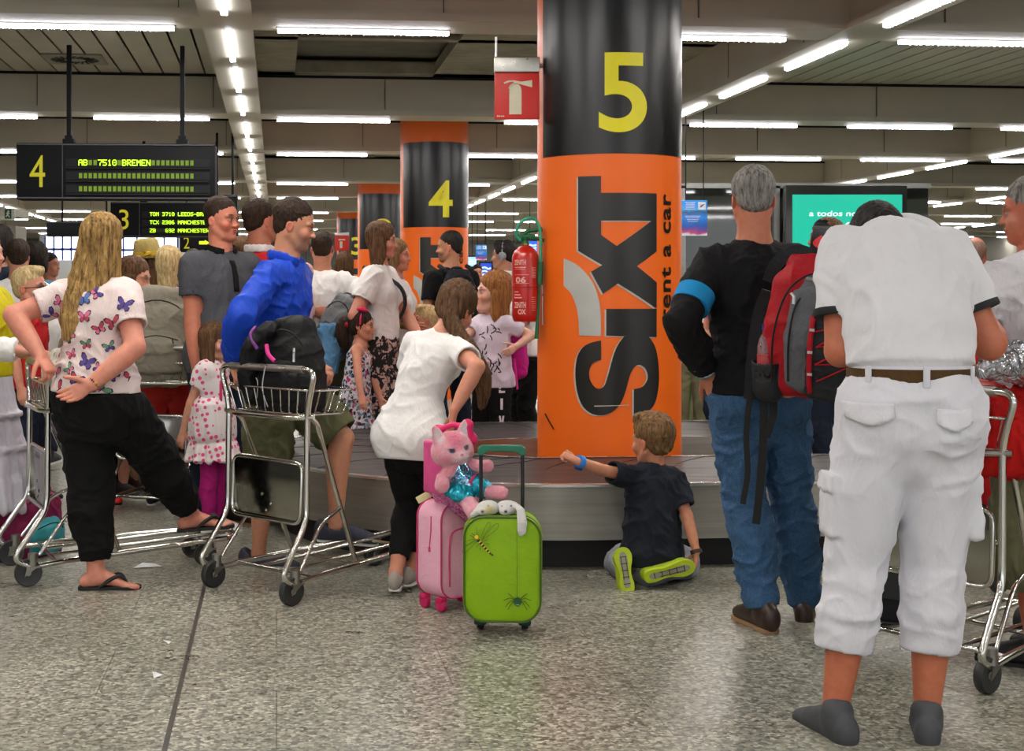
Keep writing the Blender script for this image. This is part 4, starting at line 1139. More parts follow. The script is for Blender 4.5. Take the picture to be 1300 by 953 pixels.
    def headf(s, ):
        B, h, R = s.B, s.hh, s.Rh
        def E(c, r, k=.12, op='u', rr=None):
            B.ell(s.hd(*c), tuple(v*h for v in r), (R @ rr) if rr is not None else R, k*h, op)
        def C(st_, k=.08, lat=(1, 0, 0)):
            B.chain([(s.hd(*q[0]), q[1]*h, (q[2] if len(q) > 2 else q[1])*h) for q in st_], R @ Vector(lat), k*h)
        nb = s.spine(s.topf-.012); nr = (.036 if s.sex == 'm' else .029)*s.H if not s.kid else .031*s.H
        B.chain([(nb, nr*1.15), (nb.lerp(s.hd(0, .06, .25), .5), nr), (s.hd(0, .06, .28), nr)], R@Vector((1, 0, 0)), .02)
        kid = s.kid; jw = .92 if s.sex == 'f' else 1.0
        E((0, .07, .64), (.325, .40, .365)); E((0, -.10, .47), (.285*jw, .27, .36), .1)
        E((0, -.20, .20), (.19*jw, .17, .17), .12); E((0, -.285, .075), (.10*jw, .085, .075), .1)
        C([((.25*jw, .02, .26), .075), ((.15*jw, -.17, .09), .07), ((0, -.27, .06), .06)]); C([((-.25*jw, .02, .26), .075), ((-.15*jw, -.17, .09), .07), ((0, -.27, .06), .06)])
        E((0, .0, .16), (.2, .2, .14), .1)
        for sg in (-1, 1):
            E((.13*sg, -.375, .475), (.085, .05, .05), .07, 's')
            E((.125*sg, -.315, .475), (.062, .06, .052), .02)
            E((.17*sg, -.27, .34), (.10, .09, .09), .1)
            E((.335*sg, .05, .42), (.028, .075, .115), .03, 'u', Matrix.Rotation(-.25*sg, 3, 'Z') @ Matrix.Rotation(-.2, 3, 'X'))
            E((.36*sg, .03, .43), (.02, .04, .065), .02, 's')
            C([((.04*sg, -.36, .555), .03), ((.13*sg, -.36, .58), .028), ((.21*sg, -.30, .555), .025)], .05)
            E((.048*sg, -.405, .325), (.04, .042, .032), .03)
        sc = .8 if kid else 1
        C([((0, -.345, .52), .032), ((0, -.385, .42), .036), ((0, -.36-.075*sc, .345), .044)], .05)
        E((0, -.375, .235), (.085, .04, .02), .03); E((0, -.37, .19), (.075, .042, .024), .03)
        E((0, -.405, .212), (.075, .02, .006), .01, 's')
        m = .62*h; c = s.hd(0, -.02, .5); s.fine.append((c-Vector((m*.9, m*.9, m*.98)), c+Vector((m*.9, m*.9, m)), s.hv))
        sp = s.spots; Rn = np.array(R)
        lip = getattr(s, 'lip', None) or ('b5604f' if s.sex != 'f' else 'b3453f')
        sp.append((s.hd(0, -.41, .235), (.085*h, .05*h, .022*h), lip, .4, Rn)); sp.append((s.hd(0, -.40, .19), (.075*h, .05*h, .024*h), lip, .4, Rn))
        for sg in (-1, 1):
            sp.append((s.hd(.19*sg, -.33, .33), (.11*h,)*3, getattr(s, 'cheek', 'c9866c'), .9, Rn))
            sp.append((s.hd(.125*sg, -.36, .48), (.085*h, .06*h, .055*h), '8a5a48', .9, Rn)); sp.append((s.hd(.125*sg, -.37, .475), (.042*h, .05*h, .016*h), 'b9aaa0', .3, Rn))
            sp.append((s.hd(.125*sg, -.385, .478), (.026*h, .03*h, .022*h), '1d1410', .25, Rn))
            sp.append((s.hd(.125*sg, -.38, .508), (.066*h, .05*h, .012*h), '2a1a14', .4, Rn))
            sp.append((s.hd(.13*sg, -.385, .592), (.080*h, .06*h, .022*h), getattr(s, 'brow', '3a2618'), .5, Rn))
            sp.append((s.hd(.355*sg, .05, .42), (.05*h, .08*h, .12*h), 'c9735c', .8, Rn))
        if getattr(s, 'stubble', None):
            sp.append((s.hd(0, -.25, .14), (.26*h, .26*h, .17*h), s.stubble, .5, Rn))
    def skin_mesh(s, name='body'):
        o = solid(name, s.B, s.vox, [SKIN], s.r, fine=s.fine, spots=s.spots, base=s.skin); s.bodyob = o; return o
    # ---------------------------------------------------------------- clothing
    def top(s, mat, hem=.49, sleeve=.5, ease=.016, hemease=.03, sl=.018, name='shirt', topf=None, folds=.006, seed=1, cuff=None, collar=None, hollow=True, freq=(7, 7, 5), loose=.0, extraf=None, vox=None, band=None, belly=0, yoke=True):
        F = Field(); H = s.H; tf = topf or s.topf-.012
        s.torso(hem, tf, [(hem, hemease+loose, hemease+loose), (hem+.06, ease+hemease*.5+loose, ease+hemease*.5+loose), (.66, ease+loose, ease+loose), (.76, ease, ease), (tf, .008, .008)], 12, F, .015, (True, True))
        if belly: F.ell(s.spine(.60)+Vector((0, -s.wd(.6)[1]*.35, 0)), (s.wd(.6)[0]*.9, s.wd(.6)[1]*.9+belly, .10*H), None, .05)
        if s.sex == 'f':
            for sg in (-1, 1): F.ell(s.spine(.735)+s.latf(.73)*sg*.045*H+Vector((s.latf(.73).y, -s.latf(.73).x, 0))*.048*H, (.038*H, .030*H, .038*H), None, .04)
        if yoke:
            for a in s.arm.values(): F.chain([(s.spine(s.topf-.022), .026*H+.004, .022*H+.004), (a['s']-s.lat*a['sg']*.015*H, .027*H+.008)], k=.03)
        if hem < s.hipf+.02 and s.sex != 'x':
            for sg in (-1, 1): F.ell(s.P0+Vector((sg*.045*H, .024*H, -.02*H)), (.054*H+hemease*.7, .052*H+hemease*.8, .06*H+.01), None, .05)
            F.plane(s.spine(hem), s.down)
        hems = [(s.spine(hem), s.down, .22)]; s.hemtop = hem
        ends = []
        for a in s.arm.values():
            if sleeve <= 0: continue
            se = a['e']-a['s']; ew = a['w']-a['e']; R0 = .031*H*s.aw+sl*.6
            inn = a['s']-s.lat*a['sg']*.03*H
            pts = [(inn, R0*.95), (a['s'], R0), ]
            if sleeve <= 1:
                e = a['s']+se*sleeve; r1 = (.0265*H)*s.aw+sl
                pts.append((e, r1)); dirn = se.normalized()
            else:
                e = a['e']+ew*(sleeve-1); r1 = float(np.interp(sleeve, [1, 2], [.0255, .0175]))*H*s.aw+sl*.75
                pts += [(a['s']+se*.6, .0275*H*s.aw+sl*.8), (a['e'], .0255*H*s.aw+sl), (a['e']+ew*min(.4, (sleeve-1)*.5), .026*H*s.aw+sl), (e, r1)]; dirn = ew.normalized()
            F.chain(pts, k=.035, flat=(False, True)); ends.append((e, dirn, r1))
        if extraf: extraf(F)
        if hollow:
            for e, dn, r1 in ends:
                F.chain([(e-dn*.03, r1-.012), (e+dn*.05, r1-.009)], k=.004, flat=(True, False), op='s')
        V = vox or s.vox
        mats = [mat]; hems += ends
        o = solid(name, F, V, mats, s.r, fold=dict(amp=folds*1.35, freq=freq, seed=seed, hems=hems), smooth=1)
        s.topob = o
        if cuff is not None:
            for e, dn, r1 in ends:
                b = MB()
                M = Matrix.Translation(e-dn*.012) @ dn.to_track_quat('Z', 'Y').to_matrix().to_4x4()
                b.lathe([(r1-.014, .010), (r1+.0005, .014), (r1+.0035, .010), (r1+.0035, -.008), (r1-.014, -.012)], 24, 0, M)
                b.build('sleeve_trim', [cuff], o)
        if collar is not None:
            C = Field(); nb = s.spine(s.topf+.006); nr = (.039 if s.sex == 'm' else .032)*H; up = s.neckdir
            fw = Vector((0, -1, 0)); fw = s.SR @ fw; fw = (fw-up*fw.dot(up)).normalized(); lt = up.cross(fw)
            ring = []
            for i in range(15):
                an = math.radians(25+310*i/14); dv = fw*math.cos(an)+lt*math.sin(an)
                ring.append((nb+dv*(nr+.016)+up*(.012*H*(.3-1.3*max(0, math.cos(an)))), .008, .024))
            for i in range(14):
                C.chain([ring[i], ring[i+1]], up.cross((ring[i+1][0]-ring[i][0]).normalized()), .006)
            solid('collar', C, .006, [collar], o)
        return o
    def pants(s, mat, length=1.95, top=.60, ease=(.012, .014, .016), name='trousers', folds=.006, seed=2, freq=(8, 8, 7), hollow=True, vox=None, seat=0, k=.03, belt=None, bell=0, extraf=None):
        F = Field(); H = s.H; q = s.lw; b0 = s.T[0][0]+.0
        s.torso(b0, top, [(b0, ease[0]*.6, ease[0]*.6), (.53, ease[0], ease[0]+seat*.3), (top, .009, .009)], 9, F, .02, (False, True))
        if s.sex != 'k' or 1:
            for sg in (-1, 1): F.ell(s.P0+Vector((sg*.045*H, .028*H, -.03*H)), (.052*H+ease[0]*.5, .050*H+seat, .055*H), None, .04)
        for l in s.leg.values():
            hk = l['k']-l['h']; ka = l['a']-l['k']
            pts = [(l['h'], .052*H*q+ease[0])]
            if length <= 1:
                pts += [(l['h']+hk*length*.5, .049*H*q+ease[1]), (l['h']+hk*length, (.049-.012*length)*H*q+ease[2])]; e = l['h']+hk*length; dn = hk.normalized(); r1 = pts[-1][1]
            else:
                t = length-1; e = l['k']+ka*t; dn = ka.normalized()
                pts += [(l['h']+hk*.5, .046*H*q+ease[0]), (l['k'], .034*H*q+ease[1]), (l['k']+ka*min(.28, t*.5)+l['cb']*.008*H, .0345*H*q+ease[1]), (l['k']+ka*max(t*.6, .281), float(np.interp(t*.6, [0, .3, 1], [.034, .034, .022]))*H*q+(ease[1]+ease[2])/2)]
                r1 = float(np.interp(t, [0, .3, 1], [.033, .034, .021]))*H*q+ease[2]; pts.append((e, r1))
            F.chain(pts, k=k, flat=(False, True))
            l['hem'] = (e, dn, r1)
        if extraf: extraf(F)
        if hollow:
            for l in s.leg.values():
                e, dn, r1 = l['hem']; F.chain([(e-dn*.03, r1-.013), (e+dn*.05, r1-.010)], k=.004, flat=(True, False), op='s')
        def tuck(V, Q):
            ht = getattr(s, 'hemtop', None)
            if ht is None or ht > top-.01: return V
            c = s.spine(ht); dn = np.array(s.down); t = -(V-np.array(c)[None]) @ dn
            k = np.clip((t+.004)/.02, 0, 1)*.16
            k = k*(np.hypot(V[:, 0]-c.x, V[:, 1]-c.y) < .125*H+.03)
            V = V.copy(); V[:, 0] += (c.x-V[:, 0])*k; V[:, 1] += (c.y-V[:, 1])*k; return V
        o = solid(name, F, vox or s.vox, [mat], s.r, fold=dict(amp=folds*1.35, freq=freq, seed=seed, hems=[l['hem'] for l in s.leg.values()]+[(s.spine(top), s.down, .24)]), smooth=1, extra=tuck); s.pob = o
        if belt is not None:
            f = top-.012; w, d = s.wd(f); b = MB(); n = 40; prof = ((.000, -.019), (.004, -.019), (.004, .019), (.0, .019)); vs = []; c = s.spine(f)
            for i in range(n):
                a = 2*PI*i/n
                for dr, dz in prof: vs.append((c.x+(w+.012+dr)*math.cos(a), c.y+(d+.012+dr)*math.sin(a), c.z+dz))
            b.add(vs, [(4*i+j, 4*((i+1) % n)+j, 4*((i+1) % n)+j+1, 4*i+j+1) for i in range(n) for j in range(3)], 0, True); b.build('belt', [belt], s.r)
        return o
    def skirt(s, mat, top=.62, hem=.25, w=(.16, .14), name='skirt', seed=4, pleat=14, pamp=.012, mid=None, sway=(0, 0), vox=None, folds=.004, extraf=None, topw=.012, tf=None, hemcut=True):
        F = Field(); H = s.H; st_ = []
        n = 8
        for i in range(n+1):
            t = i/n; f = top+(hem-top)*t
            if f > s.hipf-.03:
                ww, dd = s.wd(f); ww += topw+.01*t; dd += topw+.01*t; p = s.spine(f)
            else:
                f0 = s.hipf-.03; w0, d0 = s.wd(f0); u = (f0-f)/(f0-hem); ww = w0+.02+(w[0]-w0-.02)*u; dd = d0+.02+(w[1]-d0-.02)*u
                p = s.P0+s.down*.03*H; p = Vector((p.x+sway[0]*u, p.y+sway[1]*u, f*H))
            st_.append((p, ww, dd))
        F.chain(st_, (1, 0, 0), .02, (True, True))
        if tf: tf(F)
        if extraf: extraf(F)
        c0 = st_[-1][0]; F.chain([(c0+Vector((0, 0, .035)), w[0]-.03, w[1]-.02), (c0-Vector((0, 0, .06)), w[0]-.012, w[1]-.012)], (1, 0, 0), .004, (True, False), op='s')
        z0, z1 = st_[0][0].z, st_[-1][0].z
        def ex(V, Q):
            N = normals(V, Q); t = np.clip((z0-V[:, 2])/(z0-z1), 0, 1)**1.3; cx = np.interp(V[:, 2], [z1, z0], [st_[-1][0].x, st_[0][0].x]); cy = np.interp(V[:, 2], [z1, z0], [st_[-1][0].y, st_[0][0].y])
            an = np.arctan2(V[:, 1]-cy, V[:, 0]-cx); ph = perlin(np.stack([V[:, 2]*2, V[:, 2]*0+seed, an*0], 1))*2
            return V+N*(np.sin(an*pleat+ph)+.5*np.sin(an*pleat*1.7+2))[:, None]*(pamp*t)[:, None]
        o = solid(name, F, vox or s.vox, [mat], s.r, fold=dict(amp=folds, freq=(9, 9, 2.5), seed=seed), extra=ex if pleat else None); s.sob = o; return o
    def shoes(s, mat, sole=None, style='shoe', only=None, laces=None):
        for sd, l in s.leg.items():
            if only and sd not in only: continue
            F_, U, X = s.footframe(l); A, H = l['a'], s.H; k = H*(1 if not s.kid else 1.06)
            bot = A-U*.045*H
            R = Matrix((X, -F_, U)).transposed().to_4x4(); M = Matrix.Translation(bot+F_*.03*k) @ R
            outl = [(0, .078), (.018, .072), (.021, .045), (.019, .01), (.025, -.03), (.027, -.052), (.022, -.075), (.008, -.088), (-.008, -.090), (-.021, -.078), (-.026, -.05), (-.023, -.02), (-.019, .02), (-.021, .05), (-.015, .073)]
            sgx = -l['sg']; P = [(x*sgx*k, y*k) for x, y in outl]; P = [(p.x, p.y) for p in catmull([Vector((a, b_, 0)) for a, b_ in P], 3, True)]
            if style in ('shoe', 'loafer', 'sneaker'):
                D = Field(); t = .010 if style == 'loafer' else .014
                D.chain([(bot+F_*-.038*k+U*(.030*k), .021*k, .031*k), (bot+F_*.01*k+U*.032*k, .022*k, .032*k), (bot+F_*.06*k+U*.024*k, .025*k, .022*k), (bot+F_*.095*k+U*.017*k, .0235*k, .017*k), (bot+F_*.108*k+U*.015*k, .018*k, .014*k)], X, .01)
                if style != 'loafer': D.chain([(A-F_*.010*k, .025*k), (A-F_*.010*k+U*.012*k, .026*k)], X, .02)
                D.plane(bot+U*.006, -U)
                if style == 'loafer': D.ell(A+F_*.002*k+U*.006*k, (.021*k, .038*k, .030*k), R.to_3x3(), .008, 's')
                o = solid(style if style != 'shoe' else 'shoe', D, min(s.vox, .007), [mat], s.r)
                b = MB(); b.poly(P, 0, t, 0, M); q = b.build('sole', [sole or mat], o, bevel=.003)
                if laces is not None:
                    b = MB()
                    for i in range(4):
                        c = bot+F_*(.035+.014*i)*k+U*(.062-.011*i)*k; b.tube([c-X*.014*k, c+X*.014*k+F_*.004*k+U*.001], .0028, 0, 6)
                        b.tube([c+X*.014*k, c-X*.014*k+F_*.004*k+U*.001], .0028, 0, 6)
                    b.build('laces', [laces], o)
            elif style == 'flipflop':
                b = MB(); b.poly(P, 0, .016, 0, M); o = b.build('flip_flop', [mat], s.r, bevel=.004)
                b = MB(); top = bot+U*.016
                for sg in (-1, 1): b.tube([top+F_*.088*k-X*l['sg']*.008*k, top+F_*.065*k+X*sg*.012*k+U*.028*k, top+F_*.035*k+X*sg*.026*k+U*.018*k, top+F_*.012*k+X*sg*.026*k], [.004, .009, .009, .006], 0, 8, smooth_pts=4)
                b.build('strap', [mat], o)
    # ---------------------------------------------------------------- hair
    def hair(s, mat, style='short', length=.3, pts=None, amp=None, vol=1.0, part=0, w=.3, tail=None, fringe=0, name='hair', back=.0, tw=.05, cut=None, sway=(0, 0, 0)):
        sway = Vector(sway)
        F = Field(); h = s.hh; R = s.Rh
        def E(c, r, k=.05, op='u', rr=None): F.ell(s.hd(*c), tuple(v*h for v in r), (R @ rr) if rr is not None else R, k*h, op)
        v = vol; 
        if style == 'short':
            E((0, .085, .67), (.335*v+.012, .41*v+.005, .375*v)); E((0, .20, .42), (.27, .24, .24), .08)
            if fringe: E((0, -.20, .90), (.22, .16, .06+fringe), .08); E((.06, -.12, .98), (.2, .2, .03+fringe*.5), .08)
            E((0, -.50, .40), (.42, .36, .42), .03, 's'); E((0, -.34, .08), (.5, .40, .34), .03, 's')
            for sg in (-1, 1): E((.36*sg, -.02, .38), (.12, .13, .17), .02, 's')
        elif style == 'balding':
            E((0, .12, .62), (.345, .40, .34)); E((0, .20, .42), (.27, .24, .24), .08); E((0, -.15, .98), (.36, .42, .28), .04, 's')
            E((0, -.50, .40), (.42, .36, .45), .03, 's'); E((0, -.34, .08), (.5, .40, .34), .03, 's')
            for sg in (-1, 1): E((.36*sg, -.02, .38), (.12, .13, .17), .02, 's')
        else:
            E((0, .08, .66), (.36*v, .43*v, .395*v)); E((0, .16, .42), (.33*v, .29*v, .32), .1)
            if fringe: E((0, -.27, .78), (.25, .14, .15), .05)
            E((0, -.52, .36), (.27, .36, .42+ (0 if not fringe else -.06)), .03, 's'); E((0, -.42, .10), (.26, .36, .40), .03, 's')
            if style in ('long', 'bob'):
                Hn = length
                dn = Vector((0, 0, -1)); bk = R @ Vector((0, 1, 0)); lt = R @ Vector((1, 0, 0))
                a = s.hd(0, .17, .45); 
                F.chain([(a, w*h*1.0, .24*h), (a+dn*Hn*.4+bk*back*.5+sway*.3, w*h*1.06, .20*h), (a+dn*Hn*.8+bk*back+sway*.8, w*h*.85, .15*h), (a+dn*Hn+bk*back+sway, w*h*.5, .07*h)], lt, .05*h)
                for sg in (-1, 1):
                    b = s.hd(.31*sg, .0, .5); F.chain([(b, .085*h, .16*h), (b+dn*Hn*.5, .08*h, .17*h), (b+dn*min(Hn*.85, .36*h+Hn*.35), .05*h, .09*h)], lt, .05*h)
        if tail:
            F.chain([(Vector(p), r, r) if True else 0 for p, r in tail], R @ Vector((1, 0, 0)), .02, sub=3)
        if cut: cut(F)
        hz = {'short': (34, 34, 20)}.get(style, (48, 48, 5))
        am = amp if amp is not None else (.0035 if style in ('short', 'balding') else .0048)
        o = solid(name, F, min(s.hv*1.15, .007), [mat], s.r, smooth=1, fold=[dict(amp=am, freq=hz, seed=5, ridge=True), dict(amp=am*.8, freq=(14, 14, 4), seed=9, ridge=False)])
        s.hairob = o; return o
def Wd(px_, py_, z): return at(px_, py_, z)
BVHS = {}
def project_decals(ob, items, mats, direction=None, name='printed_motif', off=.0015, parent=None, thick=0):
    """items: (origin local, u, v, polygons[(pts, mi)]) dropped onto the surface of ob along n=u x v"""
    me = ob.data
    if ob.name not in BVHS: BVHS[ob.name] = BVHTree.FromPolygons([v.co[:] for v in me.vertices], [p.vertices[:] for p in me.polygons])
    bvh = BVHS[ob.name]
    b = MB()
    for o, u, v, polys in items:
        n = u.cross(v).normalized()
        for li, (pts, mi) in enumerate(polys):
            vs, fs = flatpoly(pts); xs = [p[0] for p in vs]; ys = [p[1] for p in vs]; st_ = max(max(xs)-min(xs), max(ys)-min(ys))/6
            vs, fs = sliced(vs, fs, st_, min(xs), max(xs)); vs, fs = sliced(vs, fs, st_, min(ys), max(ys), 1)
            out = []; ok = True
            for p in vs:
                q = o+u*p[0]+v*p[1]; hit = bvh.ray_cast(q+n*.35, -n, .7)
                if hit[0] is None: ok = False; break
                out.append(hit[0]+n*(off+li*.0004))
            if ok:
                zz = [(p-o).dot(n) for p in out]
                if max(zz)-min(zz) < st_*8: b.add(out, fs, mi, True)
    if not b.v: return None
    q = b.build(name, mats, parent or ob, nrm=False)
    if thick:
        bm = bmesh.new(); bm.from_mesh(q.data); bmesh.ops.remove_doubles(bm, verts=bm.verts, dist=1e-5); bm.to_mesh(q.data); bm.free()
        m = q.modifiers.new('s', 'SOLIDIFY'); m.thickness = thick; m.offset = 0
    return q
# ------------------------------------------------------------------ patterned fabrics
def dots_mat(name, base, dot, scale=24, r=.3, col2=None):
    t = NT(name); v = t.n('ShaderNodeTexVoronoi', feature='F1'); v.inputs['Scale'].default_value = scale; v.inputs['Randomness'].default_value = .35
    t.l(t.coord(rot=(.3, .2, .6)), v.inputs['Vector']); f = t.math('LESS_THAN', v.outputs['Distance'], r)
    t.base(t.mix(f, srgb(base), srgb(dot))); t.set(Roughness=.85); t.bump(t.noise(t.coord(), 9, 4), .3, .03); return t.m
def floral_mat(name, cols, scale=30, base='f0e6e4', amt=.5):
    t = NT(name); co = t.coord(); nz = t.n('ShaderNodeTexNoise'); nz.inputs['Scale'].default_value = scale; t.l(co, nz.inputs['Vector'])
    v = t.n('ShaderNodeTexVoronoi', feature='F1'); v.inputs['Scale'].default_value = scale; t.l(t.mix(.03, co, nz.outputs['Color']), v.inputs['Vector'])
    sp = t.n('ShaderNodeSeparateColor'); t.l(v.outputs['Color'], sp.inputs[0])
    n = len(cols); c = t.ramp(sp.outputs[0], [(i/n, srgb(q)) for i, q in enumerate(cols)], 'CONSTANT')
    f = t.math('LESS_THAN', v.outputs['Distance'], amt); t.base(t.mix(f, srgb(base), c)); t.set(Roughness=.85); t.bump(t.noise(co, 9, 4), .3, .03); return t.m
def vine_mat(name, base, dark, scale=16, th=.55):
    t = NT(name); n = t.noise(t.coord(), scale, 2, .5, 1.5); f = t.ramp(n, [(th-.01, (0, 0, 0)), (th+.01, (1, 1, 1))])
    n2 = t.noise(t.coord(scale=(1, 1, 1)), scale*2.2, 2, .5, 1.0); f2 = t.ramp(n2, [(th+.03, (0, 0, 0)), (th+.05, (1, 1, 1))])
    t.base(t.mix(t.math('MAXIMUM', f, f2), srgb(base), srgb(dark))); t.set(Roughness=.85); t.bump(t.noise(t.coord(), 7, 3), .3, .03); return t.m
# ------------------------------------------------------------------ baggage trolleys
M_chr = metal('chrome', 'dcdad2', .12); M_zinc = metal('cast_zinc', '8f8d84', .4); M_tyre = simple('caster_rubber', '262828', .5); M_hub = simple('caster_hub', '8f928e', .45)
def trolley_proto():
    r = root('luggage_trolley', (0, 0, 0), 'x', 'luggage trolley')
    b = MB()
    side = lambda s: [(s*.325, .055, 1.005), (s*.27, .06, .83), (s*.27, .055, .35), (s*.285, -.10, .13), (s*.275, -.02, .085), (s*.255, .12, .10), (s*.17, .93, .135)]
    L, R = side(-1), side(1)
    b.tube(fillet([*R[::-1][1:], *L[:-1]], .055, 6), .0135, 0, 12) if False else None
    b.tube(fillet(L[::-1]+R, .06, 6), .0135, 0, 12)
    for s in (-1, 1):
        b.tube(fillet([(s*.27, .065, .80), (s*.262, .12, .775), (s*.215, .40, .12)], .04, 5), .0115, 0, 10)
        b.tube(fillet([(s*.235, .285, .38), (s*.25, .16, .33), (s*.27, .02, .14)], .05, 5), .0085, 0, 8)
        b.tube([(s*.09, .10, .105), (s*.085, .95, .15)], .0085, 0, 8)
    b.tube(fillet([(-.17, .93, .135), (-.12, 1.0, .14), (.12, 1.0, .14), (.17, .93, .135)], .05, 5), .0125, 0, 10)
    for y, w, z in ((.10, .26, .10), (.42, .222, .112), (.80, .18, .13)): b.tube([(-w, y, z), (w, y, z)], .009, 0, 8)
    b.tube(fillet([(-.12, .84, .15), (-.10, .99, .165), (.10, .99, .165), (.12, .84, .15)], .04, 4), .008, 0, 8)
    b.build('tube_frame', [M_chr], r)
    g = MB(); g.tube(fillet([(-.25, .055, 1.005), (.25, .055, 1.005)], .02), .0165, 0, 14); g.build('handle_grip', [metal('grip_alu', 'b0aeaa', .35)], r)
    b = MB()
    rim = fillet([(-.29, .06, .915), (.29, .06, .915), (.25, .36, .905), (-.25, .36, .905)], .04, 4, True)
    b.tube(rim, .006, 0, 8, closed=True)
    b.tube(fillet([(-.30, .07, .80), (-.2, .03, .795), (.2, .03, .795), (.30, .07, .80)], .08, 5), .0125, 0, 10)
    fl = fillet([(-.24, .075, .805), (.24, .075, .805), (.225, .32, .80), (-.225, .32, .80)], .04, 4, True); b.tube(fl, .005, 0, 8, closed=True)
    for i in range(10):
        x = -.225+.05*i
        b.tube(fillet([(x*1.2, .06, .915), (x*1.05, .075, .805), (x*.96, .32, .80), (x*1.0, .36, .905)], .015, 3), .003, 0, 6)
    for y in (.13, .19, .25):
        b.tube(fillet([(-.275, y, .91), (-.236, y, .805), (.236, y, .805), (.275, y, .91)], .015, 3), .003, 0, 6)
    b.build('wire_basket', [M_chr], r)
    p = MB(); fr = fillet([(-.235, .05, .335), (.235, .05, .335), (.235, .062, .60), (-.235, .062, .60)], .05, 5, True); p.tube(fr, .0095, 0, 10, closed=True)
    pf = p.build('panel_frame', [M_chr], r)
    q = MB(); q.rbox((0, .058, .467), (.455, .006, .25), .02, 0, Matrix.Rotation(0, 4, 'X'))
    for x, z in ((-.03, .44), (.03, .40), (0, .37)): q.lathe([(.001, .004), (.008, .002), (.009, 0)], 8, 0, Matrix.Translation((x, .054, z)) @ Matrix.Rotation(PI/2, 4, 'X'))
    q.build('metal_plate', [metal('plate_steel', 'a3a197', .12)], pf)
    def caster(x, y, R_, top):
        c = MB()
        c.lathe([(.022, R_+.02), (.022, top), (.001, top)], 12, 0, Matrix.Translation((x, y, 0)))
        for s in (-1, 1): c.add([(x+s*.024-.002, y-.028, R_+.03), (x+s*.024-.002, y+.022, R_+.03), (x+s*.024-.002, y-.02-.018, R_-.014), (x+s*.024+.002, y-.028, R_+.03), (x+s*.024+.002, y+.022, R_+.03), (x+s*.024+.002, y-.02-.018, R_-.014)], [(0, 1, 2), (5, 4, 3), (0, 3, 4, 1), (1, 4, 5, 2), (2, 5, 3, 0)], 0)
        c.box((x, y, R_+.028), (.052, .06, .008), 0)
        co = c.build('caster', [M_zinc], r)
        w = MB(); M = Matrix.Translation((x, y-.02, R_)) @ Matrix.Rotation(PI/2, 4, 'Y')
        w.lathe([(R_*.62, -.013), (R_*.93, -.0165), (R_, -.010), (R_, .010), (R_*.93, .0165), (R_*.62, .013)], 32, 0, M)
        w.lathe([(.001, -.017), (.012, -.017), (.014, -.010), (R_*.62, -.008), (R_*.66, -.012)], 32, 1, M); w.lathe([(R_*.66, .012), (R_*.62, .008), (.014, .010), (.012, .017), (.001, .017)], 32, 1, M)
        w.build('wheel', [M_tyre, M_hub], co)
    caster(-.27, -.01, .062, .15); caster(.27, -.01, .062, .15); caster(-.12, .86, .055, .13); caster(.12, .86, .055, .13)
    return r
tproto = trolley_proto()
def trolley(loc, ang_, label, first=False):
    o = tproto if first else copy_tree(tproto)
    o.location = (loc[0], loc[1], 0); o.rotation_euler = (0, 0, math.radians(ang_)-PI/2); o['label'] = label; o['group'] = 'steel luggage trolleys'; return o
# ------------------------------------------------------------------ bags
def bagmat(name, col, rough=.7): return cloth(name, col, rough, .08, .3, 12, 600, (1, 1, 1))
def backpack(name, loc, rz, W, D, H, mat, label, cat='backpack', tilt=(0, 0), trim=None, pocket=True, straps=True, sag=.0, folds=.006, seed=3, group=None, zips=True):
    r = root(name, loc, label, cat, math.radians(rz), group); r.rotation_euler = (math.radians(tilt[0]), math.radians(tilt[1]), math.radians(rz))
    F = Field(); F.chain([((0, 0, D*.3), W*.50, D*.5), ((0, 0, H*.3), W*.52, D*.52), ((0, .0, H*.65), W*.48, D*.47), ((0, D*.04, H*.92), W*.34, D*.33)], (1, 0, 0), .05, p=3)
    V = .008; body = solid('bag_body', F, V, [mat], r, fold=dict(amp=folds, freq=(9, 9, 7), seed=seed))
    if pocket:
        P = Field(); P.chain([((0, -D*.42, H*.16), W*.34, D*.20), ((0, -D*.45, H*.36), W*.35, D*.22), ((0, -D*.38, H*.50), W*.30, D*.15)], (1, 0, 0), .03, p=3)
        solid('front_pocket', P, .008, [trim or mat], r, fold=dict(amp=folds*.6, freq=(9, 9, 9), seed=seed+1))
    if zips:
        b = MB(); arc = [(math.sin(a)*W*.40, -D*.30-D*.12*abs(math.cos(a)), H*.60+math.cos(a)*H*.34) for a in np.linspace(-1.7, 1.7, 14)]
        b.tube(arc, .004, 0, 6); b.tube([(-W*.27, -D*.64, H*.46), (0, -D*.68, H*.52), (W*.27, -D*.64, H*.46)], .0035, 0, 6, smooth_pts=4)
        b.tube([(W*.2, -D*.66, H*.48), (W*.21, -D*.69, H*.42)], .004, 0, 6); b.build('zip', [M_black], r)
    if straps:
        b = MB(); b.tube([(-.05, D*.2, H*.93), (-.04, D*.2, H*1.05), (.04, D*.2, H*1.05), (.05, D*.2, H*.93)], .010, 0, 8, smooth_pts=5); b.build('carry_loop', [M_black], r)
    return r
